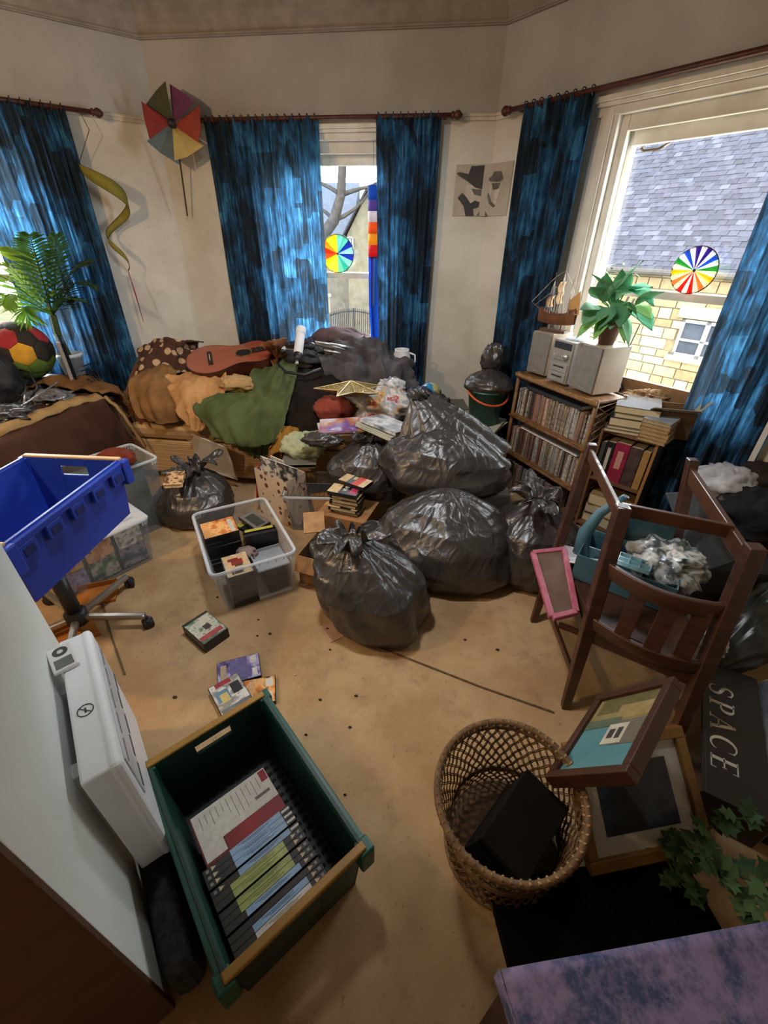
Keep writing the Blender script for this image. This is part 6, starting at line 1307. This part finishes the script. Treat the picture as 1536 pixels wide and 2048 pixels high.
def curved(z, out, h, m=CW):
    a, b = onpost(C0, C1, z), onpost(D0, D1, z); d = (b-a); nrm = V((-d.y, d.x, 0)).normalized()*-1
    if nrm.y > 0: nrm = -nrm
    vs = []; n = 16
    for i in range(n+1):
        s = i/n; c = a.lerp(b, s)+nrm*out*sin(pi*s); 
        for dn, dz in ((-.012, -h/2), (.012, -h/2), (.012, h/2), (-.012, h/2)): vs.append(c+nrm*dn+V((0, 0, dz)))
    fs = [(i*4+k, i*4+(k+1) % 4, i*4+4+(k+1) % 4, i*4+4+k) for i in range(n) for k in range(4)]+[(3, 2, 1, 0), (n*4, n*4+1, n*4+2, n*4+3)]
    return MB().add(vs, fs).build('curved_rail', m, chr_, True, world=True, bevel=.003), a, b, nrm
_, a6, b6, nr = curved(.66, .06, .06); _, a4, b4, _ = curved(.43, .05, .05)
for s in (.34, .60, .84):
    p, q_ = a6.lerp(b6, s)+nr*.055*sin(pi*s), a4.lerp(b4, s-.04)+nr*.05*sin(pi*(s-.04)); MB().bar(p, q_, .055, .012, up=nr).build('back_slat', CW, chr_, bevel=.002, world=True)
sz = .40; cs = [onpost(*k, sz) for k in ((A0, A1), (C0, C1), (D0, D1), (B0, B1))]
mb = MB(); mb.add([p for p in cs]+[p+V((0, 0, .03)) for p in cs], [(3, 2, 1, 0), (4, 5, 6, 7)]+[(i, (i+1) % 4, 4+(i+1) % 4, 4+i) for i in range(4)]); mb.build('seat', CW, chr_, bevel=.004, world=True)
for i in range(4): MB().bar(cs[i]-V((0, 0, .035)), cs[(i+1) % 4]-V((0, 0, .035)), .02, .06).build('apron', CW, chr_, world=True)
rail(onpost(A0, A1, .16), onpost(C0, C1, .16), .016, .03); rail(onpost(B0, B1, .18), onpost(D0, D1, .18), .016, .03); rail(onpost(A0, A1, .19).lerp(onpost(C0, C1, .19), .5), onpost(B0, B1, .19).lerp(onpost(D0, D1, .19), .5), .016, .03)
# pink frame, caddy, board, bags resting on the chair
T0, T1, T2, T3 = at(1066, 1106, .455), at(1128, 1099, .475), at(1152, 1224, .437), at(1104, 1236, .437)
pk = thing('pink_frame', 'small pink picture frame leaning on the chair seat', 'picture frame', T3)
for a, b in ((T0, T1), (T1, T2), (T2, T3), (T3, T0)): MB().bar(a, b, .026, .020).build('frame_side', mat('9a4058', .5, 'b86a78', 14), pk, bevel=.004, world=True)
mb = MB(); mb.add([T0, T1, T2, T3], [(0, 1, 2, 3)]); mb.build('backing', mat('6a5244', .8, '55402f', 9), pk, world=True, solid=.003)
BG = mat('4a7382', .4, '3b6070', 6); cd_ = thing('blue_caddy', 'blue-grey plastic carry caddy with arched handle on the chair', 'caddy', M=frame((.86, 1.58, .432), (.86, -.45, 0)))
mb = MB(); mb.box(-.19, .19, -.12, -.115, 0, .13).box(-.19, .19, .115, .12, 0, .13).box(-.19, -.185, -.12, .12, 0, .13).box(.185, .19, -.12, .12, 0, .13).box(-.19, .19, -.12, .12, 0, .005); mb.build('tray', BG, cd_, bevel=.003)
for x in (-.06, .06): MB().box(x-.002, x+.002, -.115, .115, .005, .11).build('divider', BG, cd_)
MB().box(-.185, .185, -.002, .002, .005, .11).build('divider', BG, cd_)
mb = MB(); hp = [(-.19, .0, .06), (-.20, .02, .16), (-.17, .05, .26), (-.12, .08, .32), (-.10, .09, .345)]
for a, b in zip(hp, hp[1:]): pass
mb.tube([V(p) for p in hp], .02, 10, rs=[.035, .03, .022, .017, .016]); mb.build('handle', BG, cd_, True); MB().torus((-.098, .092, .349), .012, .003, (.3, .2, 1), 16, 6).build('handle_end', mat('c8d4dc', .3), cd_)
cdb = thing('clear_tray', 'small clear divided tray on the blue caddy', 'tray', M=wm(cd_) @ Matrix.Translation((.02, -.06, .132)))
mb = MB(); mb.box(-.06, .06, -.035, .035, 0, .002)
for x in (-.06, -.02, .02, .06): mb.box(x-.001, x+.001, -.035, .035, 0, .02)
for y in (-.035, 0, .035): mb.box(-.06, .06, y-.001, y+.001, 0, .02)
mb.build('tray', clear_mat('9fd0dc', .4, .1), cdb)
t = thing('white_packet', 'white paper packet behind the pink frame', 'packet', M=flat(at(1140, 1118, .44), .4, (1.0, 0))); MB().box(-.05, .05, -.004, .004, 0, .13).build('packet_body', WPL, t, bevel=.002); MB().box(-.03, .03, -.0045, -.004, .04, .1).build('label', mat('b8b8b4', .5), t)
bo = thing('display_board', 'dark grey flat panel with silver edge leaning behind the chair', 'panel', at(1440, 1120, .43)); a, b, c, d = at(1330, 990, .62), at(1398, 985, .66), at(1500, 1115, .50), at(1395, 1150, .45)
mb = MB(); n_ = (b-a).cross(d-a).normalized()*.018; mb.add([a, b, c, d, a-n_, b-n_, c-n_, d-n_], [(0, 1, 2, 3), (7, 6, 5, 4), (0, 4, 5, 1), (1, 5, 6, 2), (2, 6, 7, 3), (3, 7, 4, 0)]); mb.build('board', mat('3c3f42', .5, '2e3134', 8), bo, bevel=.003, world=True)
MB().cyl(b, c, .009, n=10).build('silver_edge', SIL, bo, True, world=True)
MARB = cover(90, ['26302f', 'b9bcbc', '4a5656', 'd6d8d6', '303a3a'], 9, .25)
crumple('marbled_bag', 'black and white marbled plastic bag on the chair', 'bag', (1.02, 1.60, .53), (.14, .15, .09), MARB, 88, .4)
crumple('marbled_bag', 'marbled grey bag hanging below the curved chair rail', 'bag', (1.14, 1.42, .33), (.09, .12, .10), MARB, 89, .4)
t = thing('teal_folder', 'dark teal glossy folder standing in the caddy', 'folder', M=frame((.93, 1.72, .45), (.86, -.45, 0), z=(-.1, .35, 1))); MB().box(-.13, .13, -.012, .012, 0, .24).build('folder_body', mat('2f4a50', .2, '243a40', 5), t, bevel=.006); MB().box(-.1, -.08, -.0135, -.012, .02, .22).build('clear_edge', mat('c8d0d2', .1), t)
# heap of clothes right of the chair
crumple('white_cloth', 'white crumpled shirt behind the chair by the right wall', 'shirt', at(1452, 968, .60), (.15, .13, .09), fab('c6c8cc', '9a9ca2', 6), 91, .45)
crumple('black_jumper', 'black ribbed jumper heaped beside white shirt at right edge', 'jumper', at(1515, 1035, .56), (.18, .18, .12), fab('1c1c1e', '2a2a2c', 10, .6), 92, .35)
crumple('dark_coat', 'dark brown coat crumpled against the right wall', 'coat', at(1525, 960, .62), (.15, .11, .08), fab('3a332e', '26211d', 7), 93, .4)
crumple('striped_cloth', 'grey and brown striped cloth low behind the chair', 'cloth', at(1440, 1010, .52), (.15, .15, .08), fab('5a4f48', '8a8078', 8), 94, .4)
t = thing('clothes_bin', 'dark box holding up the clothes beside right wall', 'box', (1.46, 1.98, 0)); MB().box(-.2, .2, -.28, .2, 0, .44).build('box_body', mat('2e2a28', .8), t, bevel=.01); MB().box(-.205, .205, -.285, .205, .42, .445).build('lid', mat('35302e', .8), t)
# long black bag sloping at the right edge
lb_ = thing('long_black_bag', 'long grey-black plastic bag sloping beside the chair at right edge', 'bag', (1.28, 1.35, 0)); a, b = V((1.26, 1.42, .12)), V((1.68, 1.72, .34)); mb = MB()
def lbag(u, v):
    an = u*2*pi; c = a.lerp(b, v); r = .14*sin(pi*(.05+.80*v))**.7*(1+.22*ridge((cos(an)*2, sin(an)*2, v*3), 1.2, 4)-.1); s = V((-.65, .76, 0)); return c+s*cos(an)*r+V((0, 0, 1))*max(-.14-(b.z-a.z)*v, sin(an)*r)
mb.grid(lbag, 70, 50, True); mb.build('sack_body', mat('2c2f2e', .3, '434846', 9), lb_, True, world=True)
# ------------------------------------------------------------------ frames, basket, book and greenery in the right foreground
GOLD = mat('8f6a32', .45, '75531f', 7); MATW = mat('c8c4bc', .7, 'b8b4ac', 9)
def ortho(e1, e2):
    e1, e2 = e1.normalized(), e2.normalized(); p, m_ = (e1+e2).normalized(), (e1-e2).normalized(); return (p+m_).normalized(), (p-m_).normalized()
BRc, BLc, TRc = at(1415, 1692, .04), at(1150, 1747, .04), at(1386, 1376, .35); e1 = (BLc-BRc).normalized(); e2 = ((TRc-BRc)-e1*(TRc-BRc).dot(e1)).normalized(); FW_, FL_ = .215, (TRc-BRc).length/2*.76
c = BRc+e1*FW_+e2*FL_; ez_ = e1.cross(e2); e1 = e1 if ez_.z > 0 else -e1; fM = frame(c, e1, z=e1.cross(e2))
bf = thing('large_picture_frame', 'large wooden picture frame with white mount leaning behind the basket', 'picture frame', M=fM)
for x0, x1, y0, y1 in ((-FW_, FW_, -FL_, -FL_+.035), (-FW_, FW_, FL_-.035, FL_), (-FW_, -FW_+.035, -FL_+.035, FL_-.035), (FW_-.035, FW_, -FL_+.035, FL_-.035)): MB().box(x0, x1, y0, y1, 0, .035).build('frame_side', GOLD, bf, bevel=.004)
MB().box(-FW_+.03, FW_-.03, -FL_+.03, FL_-.03, 0, .018).build('mount', MATW, bf); MB().box(-FW_+.085, FW_-.085, -FL_+.085, FL_-.085, .018, .020).build('picture', cover(95, ['0a0b0d', '12161c', '22344c', '0c0d10'], 3, .6), bf); MB().box(-FW_+.03, FW_-.03, -FL_+.03, FL_-.03, .024, .026).build('glass', glass_mat(.012), bf)
A_, B_, C_ = at(1150, 1406, .275), at(1353, 1353, .63), at(1252, 1546, .62); e1, e2 = ortho(B_-A_, B_-C_); hw, hl = (B_-A_).length/2, (B_-C_).length/2; hw *= .73; o0 = (B_+C_)/2-e1*hw
pM = frame(o0, e1, z=e1.cross(e2)); sp_ = thing('seaside_picture', 'brown framed seaside painting with white cottage propped against the chair', 'picture', M=pM)
for x0, x1, y0, y1 in ((-hw, hw, -hl, -hl+.028), (-hw, hw, hl-.028, hl), (-hw, -hw+.028, -hl+.028, hl-.028), (hw-.028, hw, -hl+.028, hl-.028)): MB().box(x0, x1, y0, y1, -.035, .004).build('frame_side', mat('4a2a1c', .45, '38200f', 6), sp_, bevel=.003)
MB().box(-hw+.02, hw-.02, -hl+.02, hl-.02, -.03, -.008).build('board', mat('5a8f94', .5, '4a7f88', 6), sp_)
PI = [(-.86, .86, .10, .86, '8f8352', -.0075), (-.7, .86, .45, .86, '6a6238', -.007), (-.1, .8, .25, .6, 'a08c58', -.0068), (-.86, .1, .10, .3, '5c6a54', -.0066), (.1, .86, -.35, .2, '6f6a5a', -.0066), (-.1, .38, -.32, .12, 'c9c4b0', -.006), (-.02, .12, -.2, .0, '3a3a36', -.0055), (.18, .3, -.22, .02, '3a3a36', -.0055), (.74, .86, -.86, .8, 'cfcabc', -.0052)]
for x0, x1, y0, y1, c, z in PI: MB().box(x0*hw, x1*hw, y0*hl, y1*hl, -.0085, z).build('painted_patch', mat(c, .6, None, 25), sp_)
# large black book / box with SPACE on its face
a, b = at(1440, 1330, .16), at(1452, 1605, .16); yx = (b-a); yx.z = 0; yx.normalize(); c = (a+b)/2-V((-yx.y, yx.x, 0))*.068; sM = frame((c.x, c.y, 0), yx)
spc = thing('space_book', 'large black book titled SPACE at the right edge', 'book', M=sM); LW_ = (b-a).length
s_ = 1 if (sM.to_3x3() @ V((0, 1, 0))).x > 0 else -1
MB().box(-LW_/2, LW_/2, min(0, s_*.20), max(0, s_*.20), 0, .16).build('cover', mat('171411', .35, '221d18', 5), spc, bevel=.004); MB().box(-LW_/2+.01, LW_/2-.006, min(s_*.195, s_*.203), max(s_*.195, s_*.203), .008, .152).build('pages', PL, spc); MB().box(-LW_/2, LW_/2, s_*.012-.001, s_*.012+.001, .16, .1605).build('spine_groove', mat('4a4238', .4), spc)
def stroke(mb, pts, ws):
    L, Rr = [], []
    for i, p in enumerate(pts):
        a_, b_ = pts[max(0, i-1)], pts[min(len(pts)-1, i+1)]; d = V((b_[0]-a_[0], b_[1]-a_[1], 0)).normalized(); n = V((-d.y, d.x, 0))*ws[i]/2; q_ = V((p[0], p[1], 0)); L.append(q_-n); Rr.append(q_+n)
    k = len(pts); mb.add(L+Rr, [(i, i+1, k+i+1, k+i) for i in range(k-1)])
def arc(cx, cy, rx, ry, a0, a1, n=14): return [(cx+rx*cos(rad(a0+(a1-a0)*i/n)), cy+ry*sin(rad(a0+(a1-a0)*i/n))) for i in range(n+1)]
def serif(mb, x, y, w_, h=.05): mb.add([(x-w_/2, y-h/2, 0), (x+w_/2, y-h/2, 0), (x+w_/2, y+h/2, 0), (x-w_/2, y+h/2, 0)], [(0, 1, 2, 3)])
def glyph(ch):
    mb = MB(); T_, t_ = .15, .055
    if ch == 'S':
        p = arc(.3, .76, .22, .21, 20, 250, 12)+arc(.3, .25, .24, .24, 70, -160, 12); n = len(p); stroke(mb, p, [t_+(T_-t_)*sin(pi*i/(n-1))**2 for i in range(n)]); serif(mb, .51, .84, .03, .16); serif(mb, .075, .17, .03, .18)
    if ch == 'P':
        stroke(mb, [(.15, .02), (.15, .98)], [T_, T_]); serif(mb, .15, .025, .36); serif(mb, .1, .975, .24); p = [(.15, .96)]+arc(.36, .71, .2, .25, 90, -90)+[(.15, .46)]; n = len(p); stroke(mb, p, [t_+(T_-t_)*max(0, sin(pi*i/(n-1)))**2 for i in range(n)])
    if ch == 'A':
        stroke(mb, [(.08, .02), (.36, .98)], [t_, t_]); stroke(mb, [(.36, 1.0), (.66, .02)], [T_, T_]); stroke(mb, [(.17, .34), (.56, .34)], [t_, t_]); serif(mb, .08, .02, .24, .045); serif(mb, .66, .02, .30, .045)
    if ch == 'C':
        p = arc(.40, .5, .36, .48, 48, 312, 20); n = len(p); stroke(mb, p, [t_+(T_-t_)*sin(pi*i/(n-1))**2 for i in range(n)]); serif(mb, .655, .80, .03, .22); serif(mb, .65, .17, .03, .12)
    if ch == 'E':
        stroke(mb, [(.15, .02), (.15, .98)], [T_, T_])
        for y, x1 in ((.975, .58), (.5, .48), (.03, .60)): stroke(mb, [(.02, y), (x1, y)], [t_, t_])
        serif(mb, .58, .90, .035, .19); serif(mb, .48, .5, .03, .17); serif(mb, .60, .11, .035, .2)
    return mb
LET = mat('c9c3b6', .5)
for k, (ch, xo) in enumerate(zip('SPACE', (-.195, -.112, -.033, .062, .148))):
    g_ = glyph(ch); g_.v = [V((xo+p.x*.088, s_*.068+(p.y-.5)*.082, .1602)) for p in g_.v]; g_.build('letter', LET, spc, solid=-.0006, recalc=False)
tu = thing('silver_tube', 'grey glossy roll lying beyond the SPACE book', 'roll', sM @ V((0, s_*.26, .14))); MB().cyl(sM @ V((-.30, s_*.26, .15)), sM @ V((.28, s_*.26, .15)), .055, n=24).build('roll', mat('8a8f94', .25, '5a6068', 5), tu, True, world=True); MB().cyl(sM @ V((-.31, s_*.26, .15)), sM @ V((-.30, s_*.26, .15)), .05, n=24).build('end_cap', mat('c8c4b8', .5), tu, world=True)
cr_ = thing('dark_crate', 'dark box under the SPACE book and roll', 'box', sM @ V((0, s_*.26, 0))); MB().box(-.28, .28, min(s_*.21, s_*.33), max(s_*.21, s_*.33), 0, .094).build('box_body', mat('1f1a17', .8), cr_, bevel=.004).parent = cr_
cr_.matrix_basis = sM
MB().box(-.285, .285, min(s_*.208, s_*.332), max(s_*.208, s_*.332), .084, .095).build('lid', mat('241e1a', .8), cr_)
# wicker waste basket
WK = mat('7a5e3c', .7, '564028', 40, .3, 80); kp = V((.315, .665, 0)); kt = Matrix.Translation(kp) @ Matrix.Rotation(rad(4), 4, 'X') @ Matrix.Rotation(rad(-5), 4, 'Y')
wb = thing('wicker_basket', 'round waisted wicker basket with open rim in the right foreground', 'basket', M=Matrix.Translation((0, 0, .018)) @ kt)
BPF = [(.175, .0), (.178, .02), (.170, .08), (.165, .13), (.172, .20), (.188, .28), (.200, .36)]
def br_(z):
    for (r0, z0), (r1, z1) in zip(BPF, BPF[1:]):
        if z <= z1: return r0+(r1-r0)*(z-z0)/(z1-z0)
    return BPF[-1][0]
mb = MB(); NS = 40
for k in range(NS):
    for sg in (-1, 1):
        for off in (0, .03):
            pts = []
            for j in range(13): z = .02+.33*j/12; an = 2*pi*k/NS+off+sg*1.1*z/.36*1.0; r = br_(z)+.0022*(1 if (j+k) % 2 else -1); pts.append((r*cos(an), r*sin(an), z))
            mb.tube(pts, .0019, 4)
stuff(mb.build('woven_cane', WK, wb))
def ringt(nm, r, z, th, n=64): return MB().torus((0, 0, z), r, th, (0, 0, 1), n, 8).build(nm, WK, wb, True)
ringt('rim_hoop', .203, .372, .010); ringt('rim_hoop', .200, .345, .006); ringt('waist_hoop', .168, .13, .006); ringt('waist_hoop', .168, .145, .005); ringt('base_hoop', .178, .008, .008)
mb = MB()
for k in range(56): an = 2*pi*k/56; mb.tube([(.196*cos(an), .196*sin(an), .340), (.210*cos(an), .210*sin(an), .358), (.204*cos(an+.03), .204*sin(an+.03), .384), (.192*cos(an+.05), .192*sin(an+.05), .368)], .0042, 5)
stuff(mb.build('rim_wrapping', mat('a88a5c', .6, '7c6038', 40), wb))
MB().lathe([(0, .012), (.170, .012), (.170, .018), (0, .018)], 40).build('basket_floor', mat('5a4226', .8), wb)
bb = thing('black_box', 'flat black box standing inside the wicker basket', 'box', M=Matrix.Translation((0, 0, .018)) @ kt @ Matrix.Translation((.0, .0, .03)) @ rotz(-.65) @ Matrix.Rotation(rad(14), 4, 'Y')); MB().box(-.07, .07, -.12, .12, 0, .26).build('box_body', mat('0f0e0d', .9, '151413', 12, spec=.15), bb, bevel=.003); MB().box(-.072, .072, -.122, .122, .22, .263).build('lid', mat('100f0e', .9, '151413', 12, spec=.15), bb, bevel=.003)
# purple tie-dyed cloth over a low chest
pa, pb_ = at(1003, 1938, .52), at(1536, 1842, .52); dx = pb_-pa; dx.z = 0; dx.normalize(); qM = frame((pa.x, pa.y, 0), dx)
def tie_dye():
    t = NT('tie_dye'); v = t.coord(); n1 = t.noise(v, 13, 6, .7); n2 = t.noise(v, 34, 4, .7)
    a = t.mix(t.ramp(n1, [(.42, (0, 0, 0, 1)), (.58, (1, 1, 1, 1))]), '7f749a', '38446c'); t.l(t.mix(t.ramp(n2, [(.5, (0, 0, 0, 1)), (.7, (.7, .7, .7, 1))]), a, '8f80a8'), t.b.inputs['Base Color']); t.set(Roughness=.85); return t.m
ch = thing('covered_chest', 'low chest covered by purple and blue tie-dyed cloth', 'chest', M=qM); TD = tie_dye()
MB().box(.01, .9, -.6, -.01, 0, .515).build('chest_body', mat('3a2418', .6), ch, bevel=.004)
mb = MB(); mb.grid(lambda u, v: (.92*u, -.62+.62*v, .521+.003*nz((u*6, v*5, 0), 1)), 40, 30); mb.build('cloth_top', TD, ch, True, solid=.004)
mb = MB(); mb.grid(lambda u, v: (-.003-.004*sin(v*20), -.62+.62*v, .52-.06*u), 4, 30); mb.build('cloth_edge', TD, ch, True, solid=.003)
# flat black slab standing in for the deep shadow between basket and cloth
q0 = at(950, 1850, .16); kb2 = thing('shadow_slab', 'flat black slab standing in for shadow between basket and purple cloth', 'chest', M=frame((.80, .47, 0), dx)); MB().box(-.50, .12, -.06, .20, 0, .045).build('chest_body', mat('0b0908', .95, '080606', 8, spec=.1), kb2, bevel=.005); MB().box(-.505, .125, -.065, .205, .04, .056).build('lid', mat('0c0a09', .95, '090707', 8, spec=.1), kb2, bevel=.004)
# trailing artificial ivy
iv2 = thing('trailing_ivy', 'dark green artificial ivy trailing over the large frame corner', 'ivy', at(1400, 1700, .03)); R = random.Random(15)
IVM = [translucent(c, c2, .2, 14) for c, c2 in (('3c5c3c', '55784c'), ('2f4c30', '44643c'), ('4c6c44', '648a54'))]
I0 = [at(1300, 1660, .06), at(1360, 1700, .10), at(1430, 1730, .14), at(1500, 1760, .17), at(1560, 1790, .2)]
for k, pts in enumerate((I0, [I0[1], at(1400, 1670, .13), at(1450, 1640, .15), at(1520, 1640, .18)], [I0[2], at(1460, 1780, .12), at(1510, 1830, .12)], [I0[0]+V((.02, 0, 0)), at(1345, 1740, .07), at(1380, 1785, .06)])):
    MB().tube([crom(pts, i/16) for i in range(17)], .004, 6).build('stem', mat('4a4a2c', .8), iv2, True, world=True)
    for j in range(18):
        p = crom(pts, (j+.5)/18)+V((R.uniform(-.02, .02), R.uniform(-.02, .02), R.uniform(0, .03))); an = R.uniform(0, 6.3); L = R.uniform(.045, .075); d = V((cos(an), sin(an), R.uniform(-.2, .5))).normalized(); s = d.cross(V((0, 0, 1))).normalized(); up_ = s.cross(d)
        mb = MB(); O = [(0, 0), (.25, .42), (.42, .2), (.62, .40), (.72, .14), (1, 0), (.72, -.14), (.62, -.4), (.42, -.2), (.25, -.42)]
        mb.add([p+d*L*a+s*L*b+up_*(-.08*L*abs(b)) for a, b in O], [tuple(range(10))]); mb.build('leaf', IVM[(j+k) % 3], iv2, world=True, solid=.0008, recalc=False)
# panel edge at the far right wall
t = thing('white_board', 'cream painted board leaning upright against the right wall', 'board', WP('right', 2.26, .1, 0)); mb = MB(); wbox(mb, 'right', 2.20, 2.36, .03, .06, .02, 1.2); mb.build('board', mat('d8d4bc', .6, 'c8c2a4', 5), t, bevel=.004, world=True); mb = MB(); wbox(mb, 'right', 2.17, 2.205, .03, .085, .02, 1.2); mb.build('edge_moulding', WHITE, t, bevel=.004, world=True)
ct = thing('underlay_strip', 'pale pink card scrap under the nearest bin bag', 'card', M=flat(at(668, 1262, 0), .7)); MB().box(-.05, .05, -.06, .06, 0, .004).build('card', mat('c49a80', .9, 'b08870', 14), ct)
# invented ceiling housing around the added fill spot
sl_ = thing('added_fill_spotlight', 'round white fill spotlight added above the middle of the room', 'lamp', SPOT); MB().lathe([(.15, -.02), (.16, -.02), (.13, .12), (.05, .16), (.05, H-SPOT.z), (.045, H-SPOT.z), (.045, .16), (.12, .115)], 28, (0, 0, .02), True).build('shade', WPL, sl_, True)
# pendant lamp body around the bulb
pdn = thing('pendant_lamp', 'bare pendant bulb hanging from the ceiling at the left', 'lamp', LAMP+V((0, 0, .1))); MB().cyl(LAMP+V((0, 0, .10)), V((LAMP.x, LAMP.y, H)), .004, n=6).build('flex', WPL, pdn, world=True); MB().cyl(LAMP+V((0, 0, .075)), LAMP+V((0, 0, .12)), .02, n=12).build('lamp_holder', WPL, pdn, world=True)
